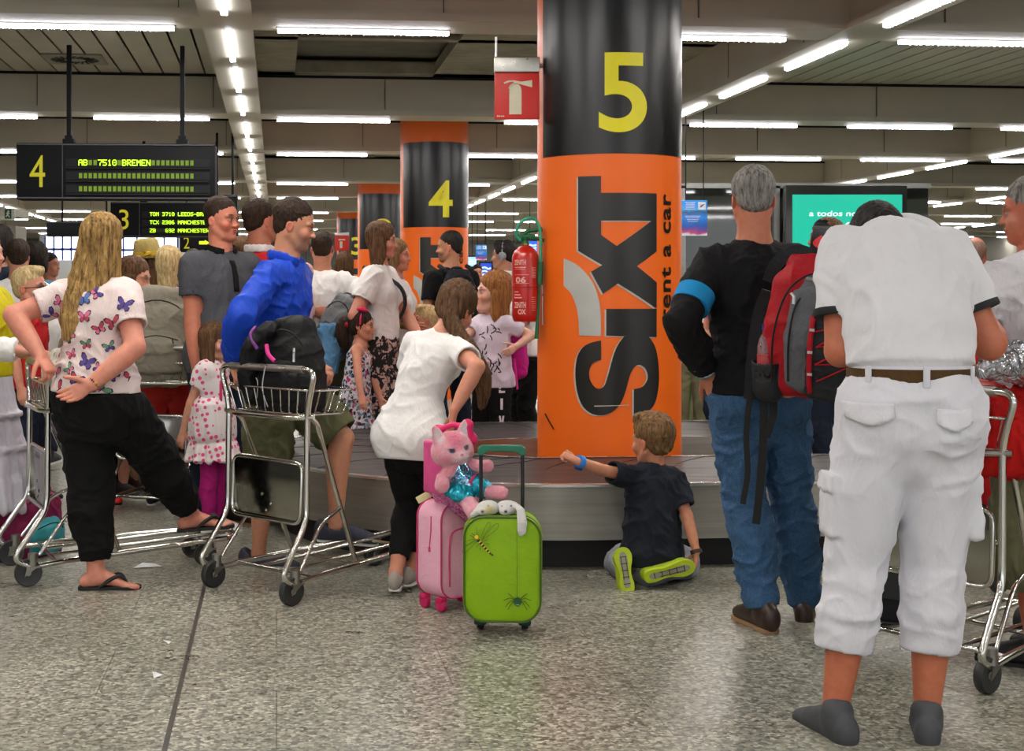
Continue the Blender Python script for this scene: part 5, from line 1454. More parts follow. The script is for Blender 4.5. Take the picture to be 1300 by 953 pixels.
# rolling suitcase front outline used for both child cases
def rr(w, h, r, n=8, cx=0, cy=0):
    out = []
    for sx, sy, a0 in ((1, 1, 0), (-1, 1, 90), (-1, -1, 180), (1, -1, 270)):
        for i in range(n+1):
            a = math.radians(a0+90*i/n); out.append((cx+sx*(w/2-r)+r*math.cos(a), cy+sy*(h/2-r)+r*math.sin(a)))
    return out
def soft_case(b, w, h, d, r, mi=0, bulge=.012, z0=0):
    """pillow-edged box: stacked outlines, local x across, z up, y depth, front at -d/2"""
    rings = []; ys = [(-d/2, -.02), (-d/2+.006, -.004), (-d/2+.02, 0), (0, .002), (d/2-.02, 0), (d/2-.006, -.004), (d/2, -.02)]
    for y, o in ys: rings.append([(x, y, z+z0+h/2) for x, z in rr(w+2*o, h+2*o, max(r+o, .02))])
    n = len(rings[0]); vs = [p for g in rings for p in g]; fs = []
    for i in range(len(rings)-1):
        for k in range(n): k2 = (k+1) % n; fs.append((i*n+k, i*n+k2, (i+1)*n+k2, (i+1)*n+k))
    # domed front and back
    for s, base in ((-1, 0), (1, (len(rings)-1)*n)):
        c0 = len(vs); prev = [base+k for k in range(n)]
        for j, f in enumerate((.85, .6, .3)):
            ring = [(rings[0 if s < 0 else -1][k][0]*f, s*(d/2+bulge*(1-f*f)), z0+h/2+(rings[0][k][2]-z0-h/2)*f) for k in range(n)]
            o = len(vs); vs += ring
            for k in range(n): k2 = (k+1) % n; fs.append((prev[k], prev[k2], o+k2, o+k))
            prev = [o+k for k in range(n)]
        vs.append((0, s*(d/2+bulge), z0+h/2)); t = len(vs)-1
        for k in range(n): fs.append((prev[k], prev[(k+1) % n], t))
    b.add(vs, fs, mi, True)
# ------------------------------------------------------------------ green suitcase with bee and spider
zc = 5.62; GX = at(638, 0, zc).x
M_lime = cloth('lime_nylon', '84ae0e', .5, .06, .25, 7, 700, (1, 1, 1)); M_lime2 = simple('lime_piping', '3f5a10', .5); M_dkgr = simple('dark_green_plastic', '0b3a2c', .4)
r = root('suitcase', (GX, zc, 0), 'lime green child trolley suitcase printed with a bee and a spider', 'suitcase', math.radians(-4))
u = zc/FPX; W, Hh, Dp = 99*u, 134*u, .20; z0 = 786-652; base = .050
b = MB(); soft_case(b, W, .418, Dp, .085, 0, .010, base); b.build('case_body', [M_lime], r)
b = MB(); outl = rr(W-.012, .406, .08); b.tube([(x, -Dp/2-.001, z+base+.2125) for x, z in outl], .0042, 0, 8, closed=True); b.tube([(x*1.015, Dp/2-.05, (z*1.012)+base+.2125) for x, z in outl], .004, 0, 8, closed=True); b.build('piping', [M_lime2], r)
b = MB(); b.tube([(x*1.012, -Dp/2+.035, (z*1.01)+base+.2125) for x, z in outl], .004, 0, 8, closed=True); b.build('zip', [simple('zip_black', '141414', .5)], r)
for s in (-1, 1):
    b = MB(); b.rbox((s*.088, .03, base-.012), (.05, .07, .035), .008); wh = b.build('wheel_housing', [M_dkgr], r)
    b = MB(); b.lathe([(.001, -.014), (.02, -.014), (.024, -.01), (.024, .01), (.02, .014), (.001, .014)], 20, 0, Matrix.Translation((s*.088, .035, .0245)) @ Matrix.Rotation(PI/2, 4, 'Y')); b.build('wheel', [M_tyre], wh)
# telescopic handle
ztop = .71; b = MB()
for s in (-1, 1): b.tube([(s*.083-.004, Dp/2-.045, base+.35), (s*.083-.004, Dp/2-.045, ztop-.01)], .0075, 0, 10)
b.build('handle_rods', [simple('rod_black', '101312', .35)], r)
b = MB(); Pg = [(-.095, -.018), (-.095, .008), (-.08, .020), (.08, .020), (.095, .008), (.095, -.018), (.075, -.022), (.055, -.006), (-.055, -.006), (-.075, -.022)]
b.poly(Pg, -.013, .013, 0, Matrix.Translation((-.004, Dp/2-.045, ztop)) @ Matrix.Rotation(PI/2, 4, 'X')); b.build('handle_grip', [simple('handle_green', '0d6a50', .35)], r, bevel=.004)
# printed bee
M_beeY = simple('bee_yellow', 'e8c21c', .5); M_ink = simple('ink_black', '14160c', .5); M_ink2 = simple('ink_green', '2c4a10', .6); M_spg = simple('spider_green', '0d4a20', .5)
fy = -Dp/2-.0165
def S(px_, py_): return ((px_-638)*u, -Dp/2-.013, base+.425-(py_-655)*(.425/130))
def disc(b, c, rx, rz, mi, rot=0, off=0, n=16):
    cs, sn = math.cos(rot), math.sin(rot); vs = []
    for i in range(n):
        a = 2*PI*i/n; x, z = rx*math.cos(a), rz*math.sin(a); vs.append((c[0]+x*cs-z*sn, c[1]-off, c[2]+x*sn+z*cs))
    b.add(vs, [tuple(range(n))], mi)
b = MB(); hd_ = S(606, 680); tl = S(625, 699); rot = math.atan2(tl[2]-hd_[2], tl[0]-hd_[0])
disc(b, S(606, 681), .0085, .0085, 0, 0, .0012); disc(b, S(606, 681), .0098, .0098, 1, 0, .0004)
for i in range(6):
    t = i/5; c = S(608.5+14.5*t, 685.5+15*t); disc(b, c, .0040, .0075*(1-.45*t), 1, rot, .0006)
    if i < 5: c2 = S(610+14.5*t, 687+15*t); disc(b, c2, .0030, .0068*(1-.45*t), 0, rot, .0010)
disc(b, S(625.5, 702), .005, .0035, 1, rot, .0012)
for a, c in (((607, 683), (600, 676)), ((607, 681), (606, 670)), ((605, 683), (598, 679)), ((611, 687), (606, 693)), ((612, 688), (610, 697)), ((614, 686), (620, 684)), ((616, 688), (622, 690)), ((613, 686), (616, 680))):
    b.tube([S(*a), S(*c)], .0009, 1, 4)
for w0, w1, wd in (((612, 685), (632, 666), 4.5), ((611, 683), (622, 664), 4), ((608, 684), (590, 699), 4), ((606, 683), (592, 690), 3.5)):
    d = Vector((w1[0]-w0[0], w1[1]-w0[1])); nn = Vector((-d.y, d.x)).normalized()*wd
    loop = [(w0[0]+d.x*t+nn.x*k, w0[1]+d.y*t+nn.y*k) for t, k in ((0, 0), (.5, .55), (.9, .75), (1.05, 0), (.9, -.5), (.5, -.35))]
    b.tube([S(*q) for q in loop], .0007, 2, 4, closed=True, smooth_pts=3)
b.build('printed_bee', [M_beeY, M_ink, M_ink2], r)
b = MB(); c = S(657, 757); disc(b, c, .0155, .0165, 0, 0, .001); disc(b, (c[0], c[1], c[2]-.012), .009, .008, 0, 0, .0014)
b.tube([S(656, 672), S(656.5, 752)], .0009, 1, 4)
for sg in (-1, 1):
    for k, (dx, dz, ex, ez) in enumerate(((8, -5, 12, -9), (9, -2, 17, -1), (9, 2, 15, 7), (7, 4, 12, 10))):
        b.tube([S(657+sg*3, 757+dz*.3), S(657+sg*dx, 757+dz-2), S(657+sg*ex, 757+ez)], .0011, 1, 5, smooth_pts=3)
disc(b, (c[0]-.003, c[1], c[2]-.013), .0018, .0018, 2, 0, .002); disc(b, (c[0]+.003, c[1], c[2]-.013), .0018, .0018, 2, 0, .002)
b.build('printed_spider', [M_spg, M_ink, simple('eye_dot', 'd8d8d8', .5)], r)
# ------------------------------------------------------------------ pink suitcase
zp = 6.05; PX_ = at(573, 0, zp).x; up = zp/FPX
M_pink = cloth('pink_nylon', 'e3a9bd', .55, .06, .3, 8, 700, (1, 1, 1)); M_hot = simple('hot_pink', 'c8306e', .5); M_hotd = simple('pink_wheel', 'c2185b', .4)
r = root('suitcase', (PX_, zp, 0), 'pale pink child trolley suitcase with hot pink piping carrying the plush cat', 'suitcase', math.radians(38)); pinkcase = r
b = MB(); soft_case(b, .25, .405, .16, .07, 0, .016, .052); b.build('case_body', [M_pink], r)
b = MB(); o2 = rr(.242, .395, .066); b.tube([(x, -.081, z+.2545) for x, z in o2], .0038, 0, 8, closed=True); b.tube([(x, .081, z+.2545) for x, z in o2], .0038, 0, 8, closed=True)
b.tube([(-.085, -.093, .11), (-.087, -.095, .28), (-.058, -.093, .34), (.058, -.093, .34), (.087, -.095, .28), (.085, -.093, .11)], .0035, 0, 8, smooth_pts=4); b.build('piping', [M_hot], r)
b = MB(); b.tube([(-.126, -.02, .40), (-.128, -.02, .34), (-.127, -.01, .27)], .003, 0, 6); b.box((-.129, -.012, .26), (.006, .01, .02), 0); b.build('zip', [M_hot], r)
for s in (-1, 1):
    for y in (-.055, .055):
        b = MB(); b.lathe([(.001, -.013), (.022, -.013), (.027, -.009), (.027, .009), (.022, .013), (.001, .013)], 20, 0, Matrix.Translation((s*.10, y, .0275)) @ Matrix.Rotation(PI/2, 4, 'Y'))
        b.rbox((s*.10, y, .05), (.035, .04, .02), .005); b.build('wheel', [M_hotd], r)
b = MB()
for s in (-1, 1): b.tube([(s*.07, .06, .46), (s*.07, .06, .66)], .007, 0, 10)
b.tube(fillet([(-.07, .06, .65), (-.07, .06, .69), (.07, .06, .69), (.07, .06, .65)], .02), .011, 0, 10); b.build('pull_handle', [M_hot], r)
# airline luggage tag
b = MB(); b.rbox((0, 0, -.045), (.03, .003, .09), .003); b.tube([(0, 0, 0), (.02, 0, .03)], .002, 0, 6); 
o = b.build('luggage_tag', [simple('tag_paper', 'd8cf9a', .6)], None); tag(o, 'pale yellow luggage tag dangling beside the pink suitcase', 'luggage tag'); o.location = at(553, 622, 6.0); o.rotation_euler = (.3, -1.0, .3)
o.rotation_euler = (0, 1.05, 0)
# pink sequinned backpack / carrier behind the cat
t = NT('sequin'); v = t.n('ShaderNodeTexVoronoi', feature='F1'); v.inputs['Scale'].default_value = 130; t.l(t.coord(), v.inputs['Vector']); sp = t.n('ShaderNodeSeparateColor'); t.l(v.outputs['Color'], sp.inputs[0])
t.base(t.ramp(sp.outputs[0], [(0, srgb('8a1f5a')), (.4, srgb('d85a9a')), (.7, srgb('e8b8d8')), (1, srgb('8f6ad0'))])); t.set(Roughness=.3, Metallic=.5); M_seq = t.m
Cc = at(572, 655, 5.95)
o = root('carry_bag', (at(590, 0, 5.93).x, 5.93, .50), 'glittery pink carry bag strapped on top of the pink suitcase', 'bag', math.radians(38))
o.location = at(592, 640, 5.95)
F = Field(); F.chain([((-.10, .05, .06), .085, .022), ((-.03, .02, -.01), .10, .026), ((.06, -.01, -.085), .09, .022)], (0, 1, 0), .02, p=3)
solid('bag_body', F, .006, [M_seq], o, fold=dict(amp=.003, freq=(20, 20, 20), seed=1))
b = MB(); b.tube([(-.12, -.03, .08), (-.03, -.07, .0), (.06, -.09, -.10)], .006, 0, 8, smooth_pts=5); b.tube([(-.115, .12, .085), (-.13, .04, .10), (-.12, -.03, .08)], .006, 0, 8, smooth_pts=4); b.build('pink_trim', [M_hot], o)
b = MB(); b.rbox((-.125, .04, .16), (.03, .16, .22), .012); b.build('back_panel', [simple('pink_flap', 'd04a86', .6)], o)
# ------------------------------------------------------------------ plush cat
def plush_mat(name, c, c2):
    t = NT(name); a = t.n('ShaderNodeVertexColor', layer_name='Col'); n = t.noise(t.coord(), 220, 3, .7)
    t.base(t.mix(t.ramp(n, [(.35, (0,)*3), (.7, (.35,)*3)]), a.outputs[0], srgb(c2), 'MULTIPLY')); t.set(Roughness=.95, Sheen_Weight=.6)
    t.b.inputs['Specular IOR Level'].default_value = .1; t.bump(n, .9, .008); return t.m
M_pl = plush_mat('plush_pink', 'f09aae', 'c86a86')
zk = 5.78; k = zk/FPX
r = root('plush_cat', at(592, 646, zk), 'pink and white plush cat in sparkly mermaid dress sitting on the pink suitcase', 'plush toy', math.radians(0))
def KL(px_, py_, dz=0): return Vector(((px_-592)*k, dz, (646-py_)*k))
F = Field()
hc = KL(573, 568); Rh = rotm(28, 6, -8)
def kh(x, y, z): return hc+Rh @ Vector((x, y, z))
F.ell(hc, (.082, .072, .068), Rh, .02); F.ell(kh(-.045, -.01, -.022), (.042, .05, .04), Rh, .03); F.ell(kh(.045, -.01, -.022), (.042, .05, .04), Rh, .03)
F.ell(kh(0, -.062, -.022), (.034, .028, .024), Rh, .02)
for s in (-1, 1):
    F.chain([(kh(s*.055, .0, .045), .030, .014), (kh(s*.066, .0, .085), .018, .010), (kh(s*.07, 0, .10), .006, .006)], Rh @ Vector((1, 0, 0)), .015)
    F.ell(kh(s*.062, -.02, .07), (.016, .012, .024), Rh, .008, 's')
F.chain([(KL(580, 590), .035, .03), (KL(590, 612), .048, .042), (KL(598, 632), .052, .046)], k=.02)
F.chain([(KL(572, 594, -.02), .026), (KL(562, 606, -.03), .028), (KL(561, 614, -.05), .031)], k=.015)
F.chain([(KL(603, 590, .0), .024), (KL(612, 592, -.02), .024), (KL(618, 590, -.03), .027)], k=.015)
F.chain([(KL(590, 630, -.02), .032), (KL(596, 638, -.09), .032), (KL(602, 645, -.15), .034)], k=.015)
F.chain([(KL(604, 624, -.0), .030), (KL(620, 622, -.05), .027), (KL(635, 622, -.08), .029)], k=.015)
lo, hi = hc-Vector((.12,)*3), hc+Vector((.12,)*3); Rn = np.array(Rh)
sp = [(kh(0, -.06, -.024), (.036, .034, .026), 'f2e4e4', .3, Rn), (kh(.035, -.055, -.04), (.02, .03, .03), 'f2e4e4', .4, Rn), (kh(0, -.02, .05), (.035, .07, .03), 'd95a7e', .7, Rn), (kh(-.05, -.03, .0), (.02, .04, .04), 'f0c0c8', .6, Rn),
      (kh(0, -.092, -.012), (.008, .010, .006), 'e06080', .3, Rn)]
for s in (-1, 1):
    sp += [(kh(s*.062, -.02, .07), (.022, .02, .032), 'f4ecee', .4, Rn), (kh(s*.032, -.062, .006), (.013, .02, .009), '203a58', .25, Rn), (kh(s*.033, -.058, .013), (.016, .02, .003), '18141c', .3, Rn), (kh(s*.055, -.04, -.03), (.02, .03, .016), 'e06a88', .8, Rn)]
solid('plush_body', F, .004, [M_pl], r, spots=sp, base='f2a0b0', fold=[dict(amp=.0022, freq=(90, 90, 90), seed=2, ridge=False)])
t = NT('mermaid_sequin'); v = t.n('ShaderNodeTexVoronoi', feature='F1'); v.inputs['Scale'].default_value = 150; t.l(t.coord(), v.inputs['Vector']); sp_ = t.n('ShaderNodeSeparateColor'); t.l(v.outputs['Color'], sp_.inputs[0])
t.base(t.ramp(sp_.outputs[0], [(0, srgb('184a78')), (.35, srgb('2aa0c0')), (.6, srgb('9ad8e8')), (.8, srgb('6a3a90')), (1, srgb('d0e8f0'))])); t.set(Roughness=.2, Metallic=.8); M_mer = t.m
F = Field(); F.chain([(KL(582, 592), .037, .033), (KL(588, 606, -.006), .052, .047), (KL(592, 616, -.006), .052, .047)], k=.01, flat=(False, False)); solid('sequin_bodice', F, .004, [M_mer], r)
F = Field(); F.chain([(KL(590, 607, -.0), .055, .050), (KL(594, 617, -.0), .059, .053)], k=.01, flat=(True, True)); solid('pink_sash', F, .004, [simple('magenta_satin', 'c8186a', .35)], r, fold=dict(amp=.003, freq=(20, 20, 20), seed=1))
F = Field(); F.chain([(KL(588, 616, -.01), .048, .040), (KL(583, 626, -.05), .060, .028)], k=.02); F.chain([(KL(606, 612, -.02), .034), (KL(613, 620, -.03), .036)], k=.01)
solid('teal_skirt', F, .004, [simple('teal_satin', '1593a8', .25, metal=.5)], r, fold=dict(amp=.006, freq=(30, 30, 12), seed=4))
F = Field()
for q in ((556, 548), (594, 541), (599, 558)): F.ell(KL(*q, dz=.035), (.026, .012, .028), None, .02)
F.chain([(KL(594, 541, .03), .014), (KL(596, 560, .03), .016), (KL(590, 580, .02), .012)], k=.01)
F.chain([(KL(558, 546, .03), .012), (KL(575, 540, .04), .012), (KL(594, 543, .03), .012)], k=.01); solid('pink_bow', F, .004, [simple('magenta_bow', 'd0145e', .5)], r)
# ------------------------------------------------------------------ white plush dogs lying on the green case
M_pw = plush_mat('plush_white', 'e6e4e0', 'a8a49e')
topz = base+.415
def puppy(cx, label, ear):
    r = root('plush_dog', (at(cx, 0, zc-.02).x, zc-.02, topz), label, 'plush toy'); r.scale = (.86, .9, .82)
    F = Field(); F.ell((0, -.02, .034), (.050, .046, .036), None, .01); F.ell((-.012 if ear else -.03, -.055, .024), (.026, .026, .020), None, .015); F.ell((0, .05, .028), (.045, .06, .030), None, .02)
    if ear: F.chain([((.03, -.035, .055), .014, .010), ((.055, -.085, .035), .019, .009), ((.060, -.118, -.02), .022, .009), ((.057, -.122, -.062), .020, .008), ((.053, -.122, -.078), .010, .006)], (1, 0, 0), .01)
    else: F.chain([((-.035, -.02, .045), .012), ((-.06, -.05, .015), .016), ((-.075, -.06, .006), .012)], k=.01)
    m = (-.012 if ear else -.03)
    sp = [((m, -.081, .026), (.008, .008, .007), '2a2422', .3, None), ((m-.018, -.062, .050), (.005, .01, .005), '1a1a1a', .2, None), ((m+.026, -.062, .050), (.005, .01, .005), '1a1a1a', .2, None)]
    if not ear: sp.append(((.0, -.06, .03), (.028, .03, .022), 'e0d4a0', .4, None))
    solid('plush_body', F, .0035, [M_pw], r, spots=sp, base='e4e2de', fold=dict(amp=.0018, freq=(90, 90, 90), seed=2, ridge=False))
    b = MB(); b.lathe([(.030, -.004), (.034, 0), (.030, .004)], 20, 0, Matrix.Translation((0, .02, .034)) @ Matrix.Rotation(PI/2, 4, 'X')); b.build('collar', [simple('pup_collar', '4a4840', .6)], r)
puppy(620, 'small white plush dog with beige patch lying on the left of the green suitcase', False)
puppy(644, 'white plush dog with a long ear hanging over the front of the green suitcase', True)
# ------------------------------------------------------------------ trolleys and what they carry
T1 = trolley((-.715, 6.27), 46, 'steel trolley in the middle carrying the black backpack, man in blue beside it', True)
T2 = trolley((-1.86, 6.72), 24, 'steel trolley held by the blonde woman in the butterfly top')
T3 = trolley((1.77, 4.98), 36, 'steel trolley in front of the man in the white polo shirt')
T4 = trolley((-1.62, 8.45), 72, 'steel trolley under the khaki rucksack, behind the blonde woman')
T5 = trolley((2.75, 6.1), 30, 'steel trolley at the right edge beyond the man in olive shorts')
def on_trolley(T, x, y, z): return T.matrix_basis @ Vector((x, y, z))
M_bp = bagmat('bag_black', '121214', .6); M_kh = bagmat('bag_khaki', '857f70', .8); M_grey = bagmat('bag_grey', '6d7072', .7)
# black rucksack with a pink and purple print, slumped in the basket
p = on_trolley(T1, .0, .21, .815)
r = backpack('backpack', p, -30, .29, .19, .38, M_bp, 'black rucksack with pink and purple print slumped in the middle trolley basket', sag=.1, folds=.010, seed=8)
F = Field(); F.chain([((-.08, -.06, .35), .06, .045), ((-.16, -.07, .27), .07, .05), ((-.20, -.07, .14), .05, .045), ((-.18, -.07, .06), .035, .03)], (0, 1, 0), .03)
solid('side_flap', F, .008, [M_bp], r, fold=dict(amp=.008, freq=(14, 14, 10), seed=2))
b = MB(); b.tube([(-.13, -.10, .37), (-.14, -.13, .33), (-.10, -.13, .27)], .009, 0, 8, smooth_pts=4); b.tube([(-.05, -.13, .29), (-.03, -.145, .25), (.0, -.14, .22)], .010, 1, 8, smooth_pts=3)
b.build('purple_print', [simple('bag_purple', '6a2f7a', .5), simple('bag_pink', 'd02a86', .5)], r)
b = MB(); b.tube([(.12, -.16, .28), (.125, -.17, .22)], .006, 0, 8); b.tube([(-.02, -.18, .20), (-.03, -.19, .10), (0, -.19, .02)], .0025, 0, 6, smooth_pts=4); b.build('zip_pulls', [M_alu], r)
# water bottle cord / white pen marks on a pouch at the left end of the basket
p = on_trolley(T1, -.17, .14, .82)
r = root('pouch', p, 'small black pouch with white scribble hanging at the left of the middle trolley basket', 'pouch', math.radians(-40))
F = Field(); F.chain([((0, 0, .03), .06, .03), ((0, 0, .12), .062, .035), ((0, 0, .17), .05, .025)], (1, 0, 0), .02, p=3); solid('bag_body', F, .006, [M_bp], r, fold=dict(amp=.004, freq=(20, 20, 20), seed=1))
b = MB(); b.tube([(-.02, -.037, .14), (-.01, -.04, .16), (0, -.037, .13), (.01, -.036, .15)], .0018, 0, 5, smooth_pts=4); b.tube([(.02, -.037, .05), (.03, -.04, .13), (.045, -.036, .11), (.04, -.036, .04)], .0025, 0, 5, smooth_pts=4); b.build('white_cord', [simple('white_print', 'dcdcdc', .5)], r)
# khaki rucksack on T4
p = on_trolley(T4, -.02, .18, .815); 
backpack('backpack', (p.x, p.y-.02, .82), 8, .48, .28, .50, M_kh, 'large khaki grey rucksack with black zip on the trolley behind the blonde woman', pocket=True, folds=.010, seed=5)
# flowered bag on T2
p = on_trolley(T2, -.02, .19, .81)
r = root('shoulder_bag', p, 'pale floral shoulder bag in the blonde woman\'s trolley basket', 'bag', math.radians(-60))
F = Field(); F.chain([((0, 0, .02), .19, .08), ((0, 0, .12), .20, .09), ((0, 0, .21), .17, .05)], (1, 0, 0), .03, p=3)
solid('bag_body', F, .008, [floral_mat('floral_bag', ['b08a86', 'd8ccc4', '7a8a7a', 'c04a6a', 'c8c0b4'], 26, 'c0b8ac', .42)], r, fold=dict(amp=.006, freq=(10, 10, 10), seed=4))
b = MB(); b.tube([(-.12, 0, .22), (-.08, 0, .30), (.08, 0, .30), (.12, 0, .22)], .007, 0, 8, smooth_pts=4); b.build('bag_strap', [simple('tan_strap', '8a7a66', .6)], r)
# child rucksack on the floor at the far left
backpack('backpack', (-1.98, 7.25, 0), 60, .34, .22, .33, bagmat('bag_maroon', '7a1c46'), 'maroon and pink child rucksack with teal trim on the floor at far left', trim=bagmat('bag_teal', '3a98a0'), folds=.006, seed=6)
# dark suitcase standing on T3
p = on_trolley(T3, -.10, .30, .125)
r = root('suitcase', (1.705, 5.36, .11), 'black upright suitcase on the right-hand trolley seen between white trouser legs', 'suitcase', math.radians(-8)); r.rotation_euler = (math.radians(-4), math.radians(5), math.radians(-8))
b = MB(); soft_case(b, .31, .47, .20, .05, 0, .012, .0); b.build('case_body', [cloth('case_black', '101012', .6, .05, .2, 6, 600)], r)
b = MB(); q = rr(.30, .46, .045); b.tube([(x, -.102, z+.235) for x, z in q], .004, 0, 6, closed=True); b.rbox((0, -.110, .24), (.24, .012, .30), .02); b.build('front_panel', [simple('case_black2', '1a1a1c', .5)], r)
b = MB(); b.tube(fillet([(-.06, 0, .465), (-.06, 0, .50), (.06, 0, .50), (.06, 0, .465)], .02), .009); b.build('carry_handle', [M_black], r)
# red holdall in the T3 basket
p = on_trolley(T3, .1, .22, .815)
r = root('holdall', p, 'bright red holdall in the basket of the right-hand trolley', 'bag', math.radians(-50))
F = Field(); F.chain([((-.14, 0, .08), .08, .08), ((0, 0, .10), .095, .10), ((.14, 0, .08), .08, .08)], (0, 1, 0), .04, p=3); solid('bag_body', F, .008, [bagmat('bag_red', 'c5120c', .5)], r, fold=dict(amp=.012, freq=(8, 8, 8), seed=7))
b = MB(); b.tube([(-.08, -.05, .17), (-.07, -.10, .10), (-.06, -.085, .03)], .010, 0, 8, smooth_pts=3); b.tube([(.06, -.05, .18), (.06, -.11, .1), (.06, -.085, .03)], .010, 0, 8, smooth_pts=3); b.build('webbing', [simple('dark_red', '5a0d0a', .6)], r)
r = root('red_jacket', on_trolley(T3, .20, .17, .78), 'crumpled red jacket hanging over the right-hand trolley basket', 'jacket', math.radians(-50))
F = Field(); F.chain([((0, .02, .20), .13, .03), ((.02, -.03, .10), .15, .035), ((.03, -.04, -.05), .12, .025)], (1, 0, 0), .03); solid('folded_cloth', F, .008, [cloth('jacket_red', 'b81410', .8)], r, fold=dict(amp=.016, freq=(12, 12, 5), seed=3))
# silver foil bag held by the man at the right edge
t = NT('foil'); n = t.noise(t.coord(), 14, 3, .6, 1.5); t.base(srgb('c9ccd4')); t.set(Metallic=.9, Roughness=.18); t.bump(n, 1.0, .04)
p = at(1282, 468, 4.85); r = root('foil_bag', p, 'crumpled silver foil bag held at the right edge', 'bag', .3)
F = Field(); F.chain([((-.12, 0, -.01), .02, .03), ((0, 0, .03), .06, .10), ((.16, 0, .0), .08, .12), ((.26, 0, .0), .05, .1)], (0, 0, 1), .03); solid('foil_body', F, .006, [t.m], r, fold=dict(amp=.014, freq=(14, 14, 14), seed=2))
# luggage lying on T4 and behind
r = root('duffel_bag', on_trolley(T4, 0, .55, .14), 'tan and grey duffel bag lying on the base of the trolley under the khaki rucksack', 'bag', 0.1)
F = Field(); F.chain([((-.24, 0, .14), .13, .13), ((.24, 0, .14), .13, .13)], (0, 1, 0), .02, p=3); solid('bag_body', F, .01, [bagmat('bag_tan', '6a4f3a')], r, fold=dict(amp=.008, freq=(9, 9, 9), seed=2))
b = MB(); b.tube([(-.12, -.13, .16), (-.1, -.16, .22), (.1, -.16, .22), (.12, -.13, .16)], .01, 0, 8, smooth_pts=3); b.build('handles', [simple('bag_strap_red', '5a1c22', .6)], r)
# child's picture magazine and litter
r = root('magazine', (2.52, 6.75, .34), 'green and yellow picture book held by the child behind the right-hand trolley', 'book', .2); r.rotation_euler = (.5, .4, .2)
b = MB(); b.rbox((0, 0, 0), (.22, .012, .20), .004); b.build('cover', [floral_mat('book_print', ['4a8a2a', 'c8c83a', '2a6aa0', '2f7a3a', 'e0d890'], 14, '6a9a3a', .6)], r)
def scrap(px_, py_, w, h, label, rz=0):
    z = gz(py_); p = at(px_, py_, z); b = MB()
    pts = [(-w, -h, .002), (w*.2, -h*.8, .006), (w, -h*.1, .003), (w*.4, h, .004), (-w*.5, h*.7, .012)]
    b.add(pts+[(a, c, d-.001) for a, c, d in pts], [(0, 1, 2, 3, 4), (9, 8, 7, 6, 5)]+[(i, i+5, (i+1) % 5+5, (i+1) % 5) for i in range(5)]); o = b.build('paper_scrap', [simple('paper', 'd8dcde', .6)]); o.location = (p.x, p.y, 0.001); o.rotation_euler = (0, 0, rz); tag(o, label, 'paper scrap')
scrap(188, 719, .065, .05, 'torn white paper scrap on the floor right of the flip-flop')
scrap(199, 858, .02, .03, 'tiny white paper crumb on the floor at bottom left', .5)
scrap(212, 816, .016, .02, 'tiny pale fleck on the floor above the bottom-left crumb', 1.1)
# ------------------------------------------------------------------ the people
H_blk = hairmat('hair_black', '0c0a09', '2a221c'); H_dbr = hairmat('hair_darkbrown', '120b07', '3c291c'); H_br = hairmat('hair_brown', '2c1c10', '6e4e32')
H_lbr = hairmat('hair_lightbrown', '4a3420', '94714a'); H_bld = hairmat('hair_darkblonde', '3c2812', 'c29a5c', 24); H_yel = hairmat('hair_blonde', '9a7a48', 'e4cf9c'); H_red = hairmat('hair_ginger', '5a3014', 'b07840'); H_gry = hairmat('hair_grey', '3a3632', '9a9690')
C_wht = cloth('cotton_white', 'dcdad8', .85, .03, .45, 7); C_wht2 = cloth('linen_white', 'd4d2d6', .85, .03, .6, 9); C_blk = cloth('cotton_black', '060607', .85, .1, .4, 8); C_navy = cloth('cotton_navy', '1a2230', .85, .08, .5, 9)
C_jean = cloth('denim', '2a4a6c', .85, .25, .5, 10, mottle=.35, mcol='5c7fa0'); C_jeand = cloth('denim_dark', '161f2e', .85, .15, .4, 10)
C_olive = cloth('olive_cotton', '56563a', .85, .12, .55, 8); C_olive2 = cloth('olive_light', '6e6c50', .85, .1, .5, 8); C_grey = cloth('heather_grey', '3f4045', .85, .08, .35, 8, mottle=.35, mcol='66686e')
C_blue = cloth('royal_blue', '0d3fb4', .6, .08, .5, 8); C_red = cloth('cotton_red', 'b81c1e', .8, .06, .4, 8); C_pur = cloth('cotton_purple', '4a2a6a', .85); C_beige = cloth('knit_beige', '8f8470', .9)
L_brn = simple('leather_brown', '2c1a12', .45); L_sole = simple('sole_tan', '8a6a48', .7); L_blk = simple('rubber_black', '0e0e0f', .6); L_wht = simple('sole_white', 'cfcfca', .6)
def fl(px_, z): return (at(px_, 400, z).x, z)
# 1 blonde woman in butterfly top ------------------------------------------------
P = Person('blonde woman in a butterfly-print top and black trousers, one foot up on her trolley', fl(116, 6.42), 148, 1.665, 'f', 1.14, 'cf8a74', .008, .0045, lw=1.18, aw=1.15, sw=.94)
P.pose(lean=5, side=2.5, twist=8, head=(14, 0, -5), pel=(-.03, .0, 0))
P.arms(L=dict(W=at(52, 452, 6.30), hW=(-1, -.3, -.2), nW=(0, 0, -1), curl=(.8, 1.0, .6)), R=dict(W=at(116, 488, 6.16), hW=(.7, -.5, -.9), dW=(-.80, -.12, -.42), nW=(-.25, -1, .15), curl=(.28, .42, .3)))
P.legs(L=dict(A=at(122, 727, 6.40), hW=(1, 1, 0), fy=-52, bare=True), R=dict(A=at(244, 654, 6.90), fy=-50, fp=-4, bare=True, h=(0, -1, .2)))
P.body(); P.skin_mesh()
Mtop = cloth('top_cream', 'ddcbc8', .85, .04, .5, 8)
top = P.top(Mtop, hem=.535, sleeve=.62, ease=.020, hemease=.035, sl=.026, name='butterfly_print_top', folds=.009, seed=3, freq=(5, 5, 5))
